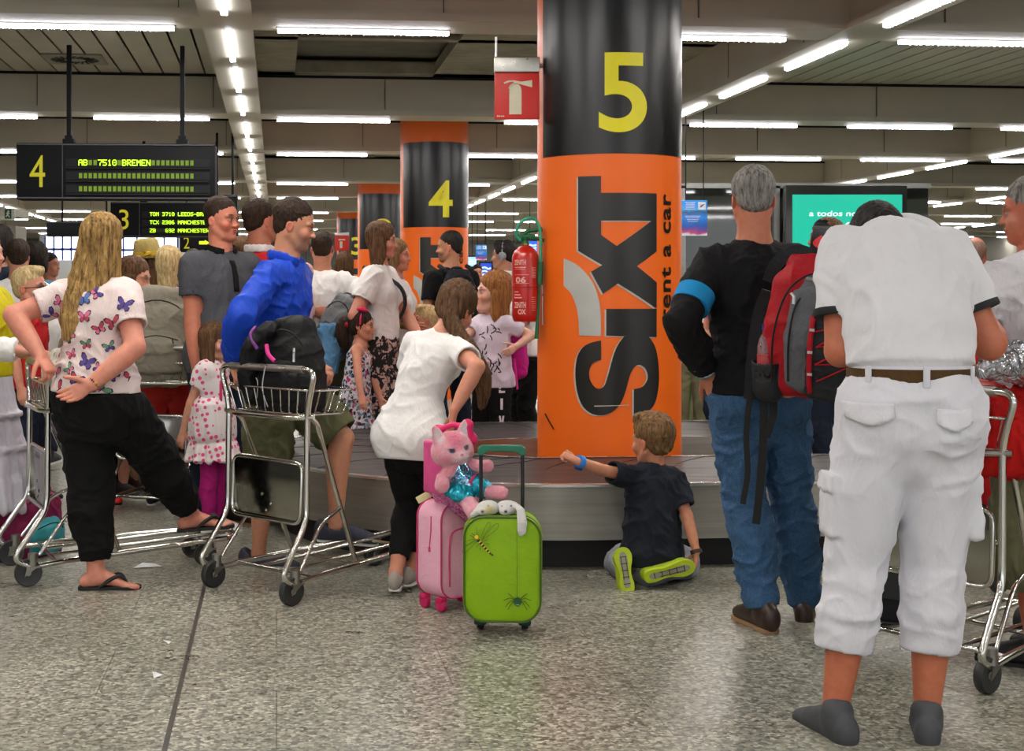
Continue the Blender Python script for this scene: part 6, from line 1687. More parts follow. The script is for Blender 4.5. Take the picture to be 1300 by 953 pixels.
P.pants(C_blk, 1.86, .60, (.026, .034, .020), 'loose_trousers', .010, 5, (7, 7, 8)); P.shoes(L_blk, style='flipflop')
P.hair(H_bld, 'long', .43, w=.44, back=.05, vol=1.12, amp=.0055, sway=P.Mi.to_3x3() @ Vector((-.085, -.03, 0)))
# butterflies
mb_ = [simple('bf_red', 'b83a50', .7), simple('bf_violet', '4a3a8a', .7), simple('bf_green', '5a8a6a', .7), simple('bf_dark', '2a1c30', .7), simple('bf_pink', 'd86a90', .7), simple('bf_blue', '4a6ab0', .7)]
def butterfly(s, c1, c2):
    out = []
    for sg in (-1, 1):
        W1 = [(0, .10), (sg*.25, .62), (sg*.75, .98), (sg*1.15, .85), (sg*1.0, .30), (sg*.45, -.05), (0, -.10)]
        W2 = [(0, .05), (sg*.45, .0), (sg*.85, -.15), (sg*.82, -.62), (sg*.45, -.80), (sg*.12, -.45)]
        out += [([(x*s, y*s) for x, y in W1], 3), ([(x*s, y*s) for x, y in W2], 3), ([(x*.78*s+sg*.07*s, y*.78*s+.05*s) for x, y in W1], c1), ([(x*.76*s+sg*.06*s, y*.76*s-.03*s) for x, y in W2], c2)]
    out.append(([(-.07*s, -.5*s), (.07*s, -.5*s), (.08*s, .4*s), (-.08*s, .4*s)], 3)); return out
items = []; rs = random.Random(5)
pts = [(106, 380, 5), (121, 372, 1), (132, 383, 0), (146, 410, 0), (160, 387, 1), (108, 402, 4), (128, 417, 0), (87, 427, 0), (62, 436, 5), (111, 437, 2), (64, 458, 0), (89, 468, 2), (112, 459, 1), (58, 401, 1), (44, 392, 0), (56, 410, 0), (84, 405, 5), (45, 402, 1), (152, 400, 0), (168, 450, 4), (160, 464, 0), (66, 476, 4), (100, 482, 0), (70, 448, 4), (140, 440, 2), (90, 450, 4), (148, 476, 1), (75, 494, 0), (96, 500, 4), (118, 492, 0), (60, 488, 2), (128, 468, 4), (165, 480, 0), (74, 418, 4), (98, 427, 0), (118, 398, 4), (70, 384, 4), (50, 425, 0), (56, 470, 1), (135, 492, 2), (170, 430, 1), (158, 430, 0)]
kept = []
for i, (x, y, c) in enumerate(pts):
    if any((x-a_)**2+(y-b_)**2 < 260 for a_, b_ in kept): continue
    kept.append((x, y))
    p = P.L(at(x, y, 6.3)); a = rs.uniform(-1.0, 1.0); v3 = P.Mi.to_3x3()
    u_ = v3 @ Vector((math.cos(a), 0, math.sin(a))); w_ = v3 @ Vector((-math.sin(a), 0, math.cos(a)))
    items.append((p, u_, w_, butterfly(.030*rs.uniform(.75, 1.2), c, rs.choice([0, 4, 4, 1, c]))))
for it in items: project_decals(top, [it], mb_, name='printed_butterfly')
b = MB(); a = P.arm['R']; c = a['w']-a['d']*.0+(a['e']-a['w']).normalized()*.012; Mx = Matrix.Translation(c) @ (a['w']-a['e']).to_track_quat('Z', 'Y').to_matrix().to_4x4()
for i in range(16):
    an = 2*PI*i/16; b.lathe([(.001, -.006), (.0055, 0), (.001, .006)], 8, i % 4, Mx @ Matrix.Translation((.031*math.cos(an), .026*math.sin(an), 0)))
b.build('beaded_bracelet', [simple('bd1', 'd8b020', .4), simple('bd2', 'c02818', .4), simple('bd3', '20204a', .4), simple('bd4', '2a8a3a', .4)], P.r)
# 2 man in blue ------------------------------------------------------------------
P = Person('dark-haired man in a royal blue zip-neck top and olive cargo shorts, foot on a trolley', fl(350, 6.98), 78, 1.80, 'm', 1.05, 'c48a6c', .008, .0035, aw=1.02)
P.stubble = 'a07a66'; P.lip = 'b07060'
P.pose(lean=7, twist=-4, head=(8, 14, 0), pel=(0, .0, -.02))
P.arms(R=dict(W=at(296, 462, 6.72), hW=(-.3, -.9, -.3), nW=(0, 0, -1), dW=(.35, -.3, -.55), curl=(.7, 1.1, .6)), L=dict(w=(.10, -.16, .99), h=(.6, .6, -.2), d=(-.2, -1, -.4), n=(0, 0, -1), curl=(.5, .8, .5)))
P.legs(R=dict(A=at(328, 702, 7.0), fy=-5, bare=False), L=dict(A=at(426, 667, 6.95), h=(.1, -1, .5), fy=8, fp=4))
P.body(); P.skin_mesh()
P.top(C_blue, hem=.505, sleeve=1.93, ease=.016, hemease=.014, sl=.022, name='zip_neck_top', folds=.009, seed=12, freq=(7, 7, 6), topf=.855, collar=C_blue)
P.pants(C_olive, .96, .585, (.024, .036, .042), 'cargo_shorts', .011, 6, (7, 7, 6), seat=.01)
P.shoes(cloth('canvas_slate', '3c3d48', .9), L_wht, 'loafer'); P.hair(H_dbr, 'short', vol=1.0)
b = MB(); a = P.arm['R']; Mx = Matrix.Translation(a['w']+(a['e']-a['w']).normalized()*.01) @ (a['w']-a['e']).to_track_quat('Z', 'Y').to_matrix().to_4x4(); b.lathe([(.029, -.006), (.033, -.006), (.033, .006), (.029, .006)], 20, 0, Mx @ Matrix.Diagonal((1.05, .95, 1, 1))); b.build('wristband', [simple('wb_yellow', 'd8c840', .5)], P.r)
# 3 man in grey polo -------------------------------------------------------------
P = Person('middle-aged man in a dark grey polo shirt with black collar and jeans, looking right', fl(280, 8.15), 42, 1.86, 'm', 1.12, 'c47c62', .009, .0045, aw=1.12)
P.cheek = 'c86a54'; P.pose(lean=0, twist=0, head=(16, 2, 0)); P.arms(R=dict(W=at(252, 505, 7.98), hW=(-1, .2, 0)), L=None); P.legs()
P.body(); P.skin_mesh()
P.top(C_grey, hem=.47, sleeve=.55, ease=.020, hemease=.012, sl=.026, name='polo_shirt', folds=.006, seed=14, collar=C_blk, belly=.03)
project_decals(P.topob, [(P.spine(.775)+Vector((.0, 0, 0)), Vector((1, 0, 0)), Vector((0, 0, 1)), [([(-.017, .075), (.017, .075), (.015, -.10), (-.015, -.10)], 0)])], [C_blk], name='button_placket', off=.004, thick=.006)
P.pants(C_jeand, 1.97, .58, (.014, .02, .024), 'jeans', .006, 3); P.shoes(L_brn, L_sole); P.hair(H_dbr, 'short', vol=.99)
# 4 little girl in dotted dress ----------------------------------------------------
P = Person('little girl with long brown hair, white dress with pink dots and magenta leggings', fl(270, 7.95), 66, 1.16, 'k', 1.0, 'd09a80', .007, .0045)
P.pose(lean=-1, head=(4, 8, 0)); P.arms(R=dict(w=(-.10, .13, .56), h=(-1, .5, 0)), L=dict(w=(.04, .16, .55), h=(1, .5, 0))); P.legs(L=dict(a=(.05, 0, .05)), R=dict(a=(-.05, .0, .05))); P.body(); P.skin_mesh()
Mdot = dots_mat('pink_dots', 'd8cfce', 'd8467e', 30, .34)
P.top(Mdot, hem=.46, sleeve=.5, ease=.016, hemease=.016, sl=.016, name='dress_bodice', folds=.003, seed=2)
P.skirt(Mdot, top=.62, hem=.345, w=(.150, .155), name='dress_skirt', pleat=11, pamp=.008, topw=.045)
P.pants(cloth('magenta_leggings', '9c1468', .8), 1.93, .55, (.004, .006, .008), 'leggings', .004, 4, seat=-.012); P.shoes(L_wht, L_wht, 'sneaker')
P.hair(H_br, 'long', .24, w=.36, vol=1.03)
b = MB(); p = P.spine(.70)+Vector((-.03, -P.wd(.7)[1]-.018, 0)); b.tube([(p.x-.02, p.y, p.z+.02), (p.x+.01, p.y-.005, p.z-.03), (p.x+.03, p.y, p.z-.12)], .008, 0, 8, smooth_pts=3); b.tube([(p.x-.02, p.y, p.z+.02), (p.x-.03, p.y-.005, p.z-.04), (p.x-.02, p.y, p.z-.09)], .008, 0, 8, smooth_pts=3); b.build('ribbon', [M_hot], P.r)
# 5 man with baby and backpack -----------------------------------------------------
P = Person('short-haired man in a white shirt carrying a grey rucksack, seen from behind', fl(408, 10.25), 158, 1.75, 'm', 1.1, 'c08468', .010, .007, aw=1.1)
P.pose(lean=2, head=(20, 2, 0)); P.arms(L=dict(W=at(398, 395, 10.0), hW=(-.9, -.1, -.5)), R=dict(W=at(440, 400, 10.0), hW=(.8, -.2, -.5))); P.legs(); P.body(); P.skin_mesh()
P.top(C_wht, hem=.50, sleeve=.6, ease=.03, hemease=.035, sl=.03, name='shirt', folds=.009, seed=9); P.pants(C_olive, 1.9, .58, name='trousers'); P.shoes(L_brn); P.hair(H_dbr, 'short', vol=.97)
backpack('backpack', (at(416, 432, 9.98).x, 10.0, .90), -25, .26, .18, .42, M_grey, 'grey rucksack slung low on the man in the white shirt', tilt=(0, 22), folds=.008, trim=bagmat('bag_dgrey', '3a3e40'))
r = root('sun_hat', at(420, 440, 9.86), 'pale blue denim sun hat hanging from the grey rucksack', 'hat'); 
F = Field(); F.chain([((0, 0, .02), .085, .05), ((-.03, 0, -.06), .10, .06), ((-.02, 0, -.16), .07, .05)], k=.02); F.chain([((-.06, -.02, .02), .03, .02), ((-.04, -.03, .10), .075, .02), ((.03, -.03, .14), .03, .02)], (1, 0, 0), .02)
solid('hat_cloth', F, .008, [cloth('pale_denim', '5a8ab0', .85)], r, fold=dict(amp=.008, freq=(14, 14, 14), seed=3))
P = Person('baby with a pale face held up in front of the man in the white shirt', fl(379, 9.9), 20, .72, 'k', 1.1, 'd8a890', .009, .006, head=.24)
P.r.location.z = .78; P.M = Matrix.Translation(P.r.location) @ Matrix.Rotation(math.radians(20), 4, 'Z'); P.Mi = P.M.inverted(); P.pose(head=(-20, 5, 25)); P.arms(); P.legs(L=dict(a=(.06, -.12, .14)), R=dict(a=(-.06, -.12, .14))); P.body(); P.skin_mesh(); P.top(cloth('baby_pink', 'c8a8a8', .9), hem=.40, sleeve=1.7, name='romper', folds=.003); P.pants(cloth('baby_pink2', 'c0a0a4', .9), 1.8, .5, (.008, .008, .008)); P.hair(H_lbr, 'balding')
# 6 brown-haired woman, patterned skirt --------------------------------------------
P = Person('woman with shoulder-length brown hair, white T-shirt and long black-on-pink patterned skirt', fl(481, 9.95), 72, 1.80, 'f', 1.05, 'c88a72', .009, .005, aw=1.05)
P.pose(lean=1, head=(8, 4, 0)); P.arms(R=dict(W=at(462, 448, 9.75), hW=(-.6, -.5, 0)), L=dict(w=(.05, -.28, 1.02), h=(1, .4, 0))); P.legs(); P.body(); P.skin_mesh()
P.top(C_wht, hem=.555, sleeve=.62, ease=.022, hemease=.014, sl=.03, name='t_shirt', folds=.007, seed=11); P.skirt(vine_mat('skirt_vines', 'b89890', '120e10', 15, .5), .62, .10, (.20, .19), 'long_skirt', pleat=9, pamp=.014); P.shoes(L_brn)
P.hair(H_br, 'long', .24, w=.34, vol=1.05)
b = MB(); c0 = P.spine(.80); b.tube([tuple(c0+Vector((-.07, .10, .07))), tuple(c0+Vector((-.02, -.14, -.05))), tuple(c0+Vector((.05, -.17, -.2))), tuple(c0+Vector((.14, -.05, -.36)))], .014, 0, 8, smooth_pts=5); b.build('bag_strap', [simple('strap_dark', '26262a', .6)], P.r)
# 7 girl with pink bows -------------------------------------------------------------
P = Person('little girl with a ponytail, hot pink bow headband and floral sundress', fl(452, 9.72), 78, 1.21, 'k', .95, 'c98c72', .007, .005)
P.pose(lean=6, head=(0, 2, 0)); P.arms(R=dict(W=at(462, 532, 9.35), hW=(-.3, -.4, .1), curl=(.3, .4, .3)), L=dict(w=(.06, -.16, .60), h=(1, .4, 0))); P.legs(); P.body(); P.skin_mesh()
Mfl = floral_mat('sundress_floral', ['2a3a5a', 'b03a5a', '7a8aa0', 'd8d4d8', '1c2030', '5a7a8a'], 44, 'c8c4cc', .55)
P.top(Mfl, hem=.50, sleeve=0, ease=.012, hemease=.02, name='sundress_top', topf=.735, folds=.004, yoke=False); P.skirt(Mfl, .62, .30, (.15, .14), 'sundress_skirt', pleat=10, pamp=.012, topw=.02)
b = MB()
for sg in (-1, 1): c0 = P.spine(.745)+Vector((sg*.045, 0, 0)); b.tube([tuple(c0+Vector((0, .075, 0))), tuple(c0+Vector((sg*.006, .02, .062))), tuple(c0+Vector((0, -.05, .03))), tuple(c0+Vector((0, -.072, -.02)))], .008, 0, 8, smooth_pts=4)
b.build('shoulder_straps', [Mfl], P.r); P.shoes(L_wht)
hb = P.hd(0, .46, .62)
P.hair(H_dbr, 'tied', vol=1.0, tail=[(P.hd(0, .38, .62), .03), (P.hd(0, .62, .55), .045), (P.hd(0, .68, .2), .045), (P.hd(0, .62, -.15), .035), (P.hd(0, .55, -.35), .012)])
M_bow = simple('hot_pink_bow', 'e0145a', .5)
F = Field()
for c in (P.hd(-.15, -.02, 1.02),): 
    for d in ((.14, 0, .03), (-.14, .0, .03), (0, -.13, -.02), (0, .12, .02)): F.ell(c+Vector(d)*P.hh*.8, (.026, .020, .016), None, .01)
ring = [P.hd(.355*math.cos(a), .0-.03, .60+.40*math.sin(a)) for a in np.linspace(-.15, PI+.15, 14)]
for i in range(13): F.chain([(ring[i], .008), (ring[i+1], .008)], k=.002)
solid('bow_headband', F, .005, [M_bow], P.r)
F = Field(); c = P.hd(0, .50, .60); F.ell(c+Vector((0, 0, .02)), (.03, .018, .02)); F.ell(c-Vector((.02, 0, .02)), (.03, .018, .024)); solid('hair_scrunchie', F, .005, [simple('scrunchie_red', 'b01838', .6)], P.r)
# 8 woman with watch behind -----------------------------------------------------------
P = Person('second woman in a white top wearing a gold watch, mostly hidden behind the brown-haired woman', fl(503, 10.4), 75, 1.70, 'f', 1.0, 'c08068', .011, .007)
P.pose(); P.arms(R=dict(W=at(512, 412, 10.1), hW=(-.4, -.3, -.6)), L=dict(w=(.2, -.30, .95))); P.legs(); P.body(); P.skin_mesh(); P.top(C_wht, .52, sleeve=.6, name='t_shirt'); P.pants(C_jeand); P.shoes(L_blk); P.hair(H_lbr, 'bob', .12)
b = MB(); a = P.arm['R']; Mx = Matrix.Translation(a['w']) @ (a['w']-a['e']).to_track_quat('Z', 'Y').to_matrix().to_4x4(); b.lathe([(.028, -.012), (.034, -.012), (.034, .012), (.028, .012)], 20, 0, Mx); b.build('wrist_watch', [metal('gold_watch', '8a7a4a', .35)], P.r)
# 9 man in black with backpack ----------------------------------------------------------
P = Person('dark-haired man in a black T-shirt and backpack in front of column 4', fl(573, 11.4), 208, 1.80, 'm', 1.0, 'b07a5c', .010, .006)
P.stubble = '7a5a4a'; P.pose(head=(52, 4, 0)); P.arms(); P.legs(); P.body(); P.skin_mesh(); P.top(C_blk, .50, sleeve=.6, name='t_shirt', sl=.02); P.pants(C_jeand); P.shoes(L_blk); P.hair(H_blk, 'short', vol=.98)
r = backpack('backpack', (at(582, 0, 11.16).x, 11.17, 1.08), 24, .30, .14, .42, bagmat('bag_blacknavy', '14161e'), 'black backpack with an orange zip worn by the man in black', seed=9)
b = MB(); b.tube([(-.04, -.13, .10), (-.035, -.135, .22), (-.01, -.12, .30)], .006, 0, 6, smooth_pts=3); b.tube([(.01, -.13, .08), (.0, -.135, .18)], .004, 0, 6); b.build('orange_zip', [simple('zip_orange', 'd85a1a', .5)], r)
b = MB()
for sg in (-1, 1): b.tube([(sg*.09, .06, .36), (sg*.12, .02, .43), (sg*.12, .10, .46)], .018, 0, 8, smooth_pts=3)
b.build('shoulder_straps', [M_bp], r)
# 10 blond boy -----------------------------------------------------------------------
P = Person('small blond boy in profile facing left between the white T-shirts', fl(541, 10.3), 285, 1.23, 'k', 1.0, 'd29c82', .010, .005)
P.pose(head=(-8, 0, 0)); P.arms(); P.legs(); P.body(); P.skin_mesh(); P.top(C_wht, .48, name='t_shirt'); P.pants(C_navy, .9, .55, (.01, .02, .02), 'shorts'); P.shoes(L_wht); P.hair(H_yel, 'short', fringe=.08, vol=1.03)
# 11 bending girl ----------------------------------------------------------------------
P = Person('girl in a white T-shirt and black leggings bending away to grip the pink suitcase', fl(516, 6.32), 152, 1.45, 'f', .95, 'c98a70', .008, .0045, lw=1.12, aw=.98, head=.155)
P.pose(lean=22, side=-14, twist=-6, tilt=6, head=(-6, 24, -12), pel=(-.02, -.03, -.045), neck=(-.1, -.8, .55))
P.arms(R=dict(W=at(576, 522, 6.06), hW=(.35, -1, -.2), dW=(-.1, .1, -1), nW=(-1, .2, 0), curl=(.6, .9, .6)), L=dict(w=(.10, -.36, .72), h=(.6, .3, 0)))
P.legs(L=dict(A=at(502, 728, 6.30), fy=25), R=dict(A=at(522, 722, 6.42), fy=10)); P.body(); P.skin_mesh()
P.top(C_wht, hem=.44, sleeve=.55, ease=.014, hemease=.052, sl=.022, name='t_shirt', folds=.008, seed=17, freq=(6, 6, 5)); P.pants(C_blk, 1.78, .58, (.005, .006, .005), 'leggings', .003, 3)
P.shoes(cloth('canvas_pale', '9c948c', .9), L_wht, 'loafer')
hc = P.hd(.0, .38, .5)
P.hair(H_br, 'tied', vol=1.04, tail=[(P.hd(-.10, .32, .45), .032), (P.hd(-.25, .30, .10), .035), (P.L(at(608, 462, 6.30)), .034), (P.L(at(614, 490, 6.30)), .034), (P.L(at(612, 515, 6.30)), .016)])
# 12 ginger girl ---------------------------------------------------------------------
P = Person('ginger long-haired girl in a printed white T-shirt and black track trousers looking left', fl(625, 10.3), 322, 1.42, 'k', 1.0, 'dcae98', .008, .005, head=.208)
P.pose(head=(-38, -6, 0)); P.arms(L=dict(W=at(655, 440, 10.15), hW=(.8, 0, -.6)), R=dict(W=at(606, 450, 10.1), hW=(-.7, -.1, 0))); P.legs(); P.body(); P.skin_mesh()
tp_ = P.top(cloth('tee_lilac', 'd2c8d8', .85, .04), hem=.455, sleeve=.6, ease=.02, hemease=.03, sl=.02, name='printed_t_shirt', seed=21)
items = []; rs = random.Random(2)
for i in range(26):
    x, y = rs.uniform(612, 636), rs.uniform(448, 474) if i < 16 else rs.uniform(412, 445); a = rs.uniform(0, 3); v3 = P.Mi.to_3x3(); L_ = rs.uniform(.012, .03)
    items.append((P.L(at(x, y, 10.1)), v3 @ Vector((math.cos(a), 0, math.sin(a))), v3 @ Vector((-math.sin(a), 0, math.cos(a))), [([(-L_, -.003), (0, -.008), (L_, -.003), (L_*.8, .004), (0, .001), (-L_*.9, .004)], 0)]))
project_decals(tp_, items, [simple('print_black', '1c1820', .7)], name='printed_scrawl')
pp = P.pants(C_blk, 1.97, .56, (.016, .022, .024), 'track_trousers', .005, 8); P.shoes(L_blk); P.hair(H_red, 'long', .33, w=.36, vol=1.05)
items = []; LV = {'L': ([(-.02, -.05), (.025, -.05), (.025, -.035), (-.004, -.035), (-.004, .05), (-.02, .05)],), 'I': ([(-.009, -.04), (.009, -.04), (.009, .04), (-.009, .04)],), 'V': ([(-.02, .04), (-.006, .04), (0, -.01), (.006, .04), (.02, .04), (.006, -.05), (-.006, -.05)],)}
for ch, y in (('L', 490), ('I', 513), ('V', 535)):
    items.append((P.L(at(637, y, 10.15)), P.Mi.to_3x3() @ Vector((1, 0, 0)), Vector((0, 0, 1)), [(q, 0) for q in LV[ch]]))
project_decals(pp, items, [simple('print_pale', 'd8c8d0', .7)], name='printed_letters')
backpack('backpack', (at(650, 0, 10.42).x, 10.46, .72), 150, .24, .14, .34, bagmat('bag_hotpink', 'b81478'), 'hot pink backpack with dangling strap worn by the ginger girl', seed=4)
b = MB(); b.tube([tuple(at(653, 455, 10.2)), tuple(at(655, 475, 10.2)), tuple(at(657, 494, 10.2))], .008, 0, 6); o = b.build('loose_strap', [simple('pink_strap', 'c8187e', .6)]); tag(o, 'loose hot pink webbing strap dangling beside the ginger girl', 'strap')
# 13 man with headphones -----------------------------------------------------------------
P = Person('dark-haired man in a pale shirt with a black shoulder strap behind the ginger girl', fl(640, 12.2), 222, 1.745, 'm', 1.05, 'b8826a', .011, .007)
P.pose(head=(30, 0, 0)); P.arms(); P.legs(); P.body(); P.skin_mesh(); P.top(cloth('shirt_paleblue', 'a8aeb8', .85), .50, sleeve=.6, name='shirt', collar=C_wht); P.pants(C_jeand); P.shoes(L_blk); P.hair(H_blk, 'short', fringe=.08, vol=1.08)
b = MB(); c0 = P.spine(.80); b.tube([tuple(c0+Vector((.13, -.05, .05))), tuple(c0+Vector((.10, .13, .0))), tuple(c0+Vector((-.02, .16, -.15))), tuple(c0+Vector((-.16, .08, -.35)))], .018, 0, 8, smooth_pts=5); b.build('shoulder_strap', [M_bp], P.r)
b = MB(); b.tube([tuple(P.hd(.38*math.cos(a), .05, .55+.52*math.sin(a))) for a in np.linspace(0, PI, 12)], .007, 0, 6)
for sg in (-1, 1): b.lathe([(.001, -.02), (.035, -.02), (.035, .01), (.001, .02)], 14, 0, Matrix.Translation(P.hd(.39*sg, .04, .45)) @ Matrix.Rotation(PI/2*sg, 4, 'Y'))
b.build('headphones', [simple('headphone_grey', '8a8c90', .4)], P.r)
# 14 person with folded arms by the extinguisher ----------------------------------------------
P = Person('person in a pale top and black trousers with folded arms half behind the fire extinguisher', fl(668, 10.9), 285, 1.62, 'f', 1.0, 'c48a70', .010, .007)
P.pose(); P.arms(L=dict(w=(-.06, -.22, 1.05), h=(1, .2, -.6), n=(0, 1, 0)), R=dict(w=(.08, -.20, 1.02), h=(-1, .2, -.6), n=(0, 1, 0))); P.legs(); P.body(); P.skin_mesh(); P.top(C_wht, .52, sleeve=.7, name='t_shirt'); P.pants(C_blk, 1.95); P.shoes(L_blk); P.hair(H_lbr, 'bob', .15)
# 15 kneeling boy -------------------------------------------------------------------------------
P = Person('boy in a navy T-shirt kneeling on the floor and pointing at the orange column', fl(829, 6.52), 190, 1.20, 'k', 1.04, 'cb8c6c', .007, .004, head=.19, lw=1.05)
P.pose(lean=4, side=-4, head=(30, 3, 2), pel=(0, -.02, -.455), tilt=-2)
P.arms(L=dict(W=at(722, 582, 6.34), hW=(-.2, .1, -1), dW=(-.85, .1, .45), nW=(.2, .3, -1), curl=(1.2, 1.3, .8), thumb=(.5, .75, .0)), R=dict(W=at(884, 700, 6.44), hW=(.7, -.5, -.1), dW=(-.1, 0, -1), nW=(-1, 0, 0), curl=(.3, .4, .3)))
P.legs(L=dict(A=Vector((at(795, 0, 6.5).x, 6.50, .085)), K=Vector((at(786, 0, 6.74).x, 6.72, .065)), fy=165, fp=-72), R=dict(A=Vector((at(858, 0, 6.5).x, 6.50, .075)), K=Vector((at(868, 0, 6.74).x, 6.72, .065)), fy=250, fp=-60))
P.body(); P.skin_mesh()
P.top(cloth('tee_navyblack', '1c212b', .85, .08, .5, 9), hem=.455, sleeve=.75, ease=.020, hemease=.026, sl=.022, name='t_shirt', folds=.008, seed=23, freq=(8, 8, 7))
P.pants(cloth('jog_grey', '80838c', .9), 1.93, .56, (.018, .026, .026), 'joggers', .007, 9)
P.hair(H_lbr, 'short', vol=1.06, fringe=.05, amp=.006)
b = MB(); a = P.arm['L']; Mx = Matrix.Translation(a['w']+(a['e']-a['w']).normalized()*.022) @ (a['w']-a['e']).to_track_quat('Z', 'Y').to_matrix().to_4x4(); b.lathe([(.024, -.012), (.031, -.012), (.031, .012), (.024, .012)], 20, 0, Mx)
wf = b.build('wrist_watch', [simple('watch_blue', '1f7ad0', .4)], P.r); b = MB(); b.rbox((0, -.030, .0), (.026, .012, .03), .004, 0, Mx); b.build('watch_face', [simple('watch_face', '0e3a78', .3)], wf)
b = MB(); a = P.arm['R']; Mx = Matrix.Translation(a['w']) @ (a['w']-a['e']).to_track_quat('Z', 'Y').to_matrix().to_4x4(); b.lathe([(.022, -.008), (.027, -.008), (.027, .008), (.022, .008)], 20, 0, Mx); b.build('bracelet', [simple('bracelet_brown', '3a2016', .6)], P.r)
# trainers with lime soles turned to the viewer
M_lsole = simple('lime_sole', 'b6cc1c', .6); M_gsole = simple('grey_sole_pad', '9a9a86', .7)
def trainer(c, up, nrm, par, L_=.23, W_=.085):
    """sole seen flat-on: up = heel-to-toe direction, nrm = direction the sole faces"""
    up = Vector(up).normalized(); nrm = Vector(nrm); nrm = (nrm-up*nrm.dot(up)).normalized(); X = up.cross(nrm).normalized()
    M = Matrix((X, up, nrm)).transposed().to_4x4(); M = Matrix.Translation(c) @ M
    P_ = [(0, -.5), (.30, -.46), (.36, -.30), (.28, -.05), (.42, .18), (.46, .34), (.30, .48), (0, .52), (-.30, .47), (-.44, .32), (-.38, .12), (-.28, -.08), (-.36, -.3), (-.28, -.46)]
    P2 = [(p.x, p.y) for p in catmull([Vector((x*W_, y*L_, 0)) for x, y in P_], 3, True)]
    D = Field(); D.chain([((0, -L_*.38, -.045), W_*.42, .045), ((0, 0, -.040), W_*.40, .042), ((0, L_*.32, -.028), W_*.47, .028)], (1, 0, 0), .01); D.plane((0, 0, -.004), (0, 0, 1))
    o = solid('trainer', D, .005, [simple('trainer_lime', 'a2bc20', .6)], par); o.matrix_local = M
    b = MB(); b.poly(P2, -.012, .010, 0); s = b.build('sole', [M_lsole], o, bevel=.003)
    b = MB(); b.poly([(x*.45, y*.8) for x, y in P2], .008, .013, 0)
    b.build('sole_pad', [M_gsole], s)
    b = MB()
    for k in range(5): b.box((0, L_*(-.3+.15*k), .014), (W_*.34, .004, .003), 0)
    for k in range(2): b.box((W_*(-.12+.24*k), L_*.05, .014), (.003, L_*.5, .003), 0)
    b.build('tread_marks', [simple('tread_dark', '4c4c3c', .8)], s)
trainer(P.L(at(793, 724, 6.395)), P.Mi.to_3x3() @ Vector((-.12, .25, .95)), P.Mi.to_3x3() @ Vector((.05, -1, .1)), P.r, .20, .09)
trainer(P.L(at(849, 725, 6.395)), P.Mi.to_3x3() @ Vector((.96, .1, .22)), P.Mi.to_3x3() @ Vector((.05, -1, -.1)), P.r, .235, .082)
# 16 man with red and grey backpack ----------------------------------------------------------------
P = Person('grey-haired man in black jumper and jeans, red backpack on one shoulder', fl(962, 5.66), 186, 1.82, 'm', 1.03, 'b97458', .008, .004, aw=1.04)
P.pose(lean=1, side=2, head=(-6, 4, 0)); P.arms(L=dict(W=at(897, 474, 5.62), hW=(-1, -1.1, 0), dW=(.45, 0, -.75), nW=(.3, 1, .2), curl=(.5, .6, .4)), R=dict(W=at(1035, 470, 5.5), hW=(.8, .0, -.3)))
P.legs(L=dict(A=at(968, 772, 5.64), fy=8), R=dict(A=at(1022, 768, 5.85), fy=-25)); P.body(); P.skin_mesh()
P.top(cloth('jumper_black', '0d0d0f', .85, .1, .55, 8), hem=.515, sleeve=1.93, ease=.020, hemease=.012, sl=.018, name='jumper', folds=.009, seed=25, freq=(6, 6, 6))
P.pants(C_jean, 1.98, .58, (.016, .022, .030), 'jeans', .009, 11, (9, 9, 9), seat=.006); P.shoes(L_brn, L_sole, laces=L_blk); P.hair(H_gry, 'short', vol=1.0, amp=.003)
b = MB(); a = P.arm['L']; v = (a['e']-a['s']); c = a['s']+v*.62; Mx = Matrix.Translation(c) @ v.to_track_quat('Z', 'Y').to_matrix().to_4x4(); b.lathe([(.060, -.038), (.078, -.036), (.077, .034), (.058, .036)], 28, 0, Mx); b.build('blue_armband', [cloth('armband_blue', '1480b8', .8, .05, .2)], P.r)
b = MB(); v = a['w']-a['e']; Mx = Matrix.Translation(a['w']-v.normalized()*.018) @ v.to_track_quat('Z', 'Y').to_matrix().to_4x4(); b.lathe([(.034, -.004), (.045, -.004), (.045, .003), (.034, .003)], 24, 0, Mx); b.lathe([(.034, .005), (.044, .005), (.044, .009), (.034, .009)], 24, 1, Mx); b.build('cuff_stripe', [simple('cuff_white', 'c8ccd0', .7), simple('cuff_teal', '2a7a8a', .7)], P.r)
# the backpack itself, hanging from the right shoulder
bx = at(1014, 410, 5.42)
r = root('backpack', (bx.x, 5.34, .955), 'red and grey hiking backpack hanging from the shoulder of the grey-haired man', 'backpack', 0); r.rotation_euler = (math.radians(6), math.radians(4), math.radians(-16)); r.scale = (1, 1, .90)
M_bred = bagmat('pack_red', 'a0101c', .6); M_bgry = cloth('pack_grey', '53555a', .8, .1, .3, 10, mottle=.3, mcol='7a7c80'); M_bdk = bagmat('pack_charcoal', '232427', .6)
F = Field(); F.chain([((0, 0, .08), .155, .085), ((0, 0, .28), .165, .095), ((.0, .01, .44), .145, .085), ((.0, .03, .53), .10, .06)], (1, 0, 0), .04, p=3); solid('main_compartment', F, .007, [M_bred], r, fold=dict(amp=.005, freq=(9, 9, 6), seed=2))
F = Field(); F.chain([((.045, -.085, .10), .12, .07), ((.045, -.10, .26), .13, .08), ((.045, -.085, .40), .115, .065), ((.04, -.05, .475), .075, .04)], (1, 0, 0), .03, p=3); solid('grey_pocket', F, .007, [M_bgry], r, fold=dict(amp=.005, freq=(9, 9, 6), seed=3))
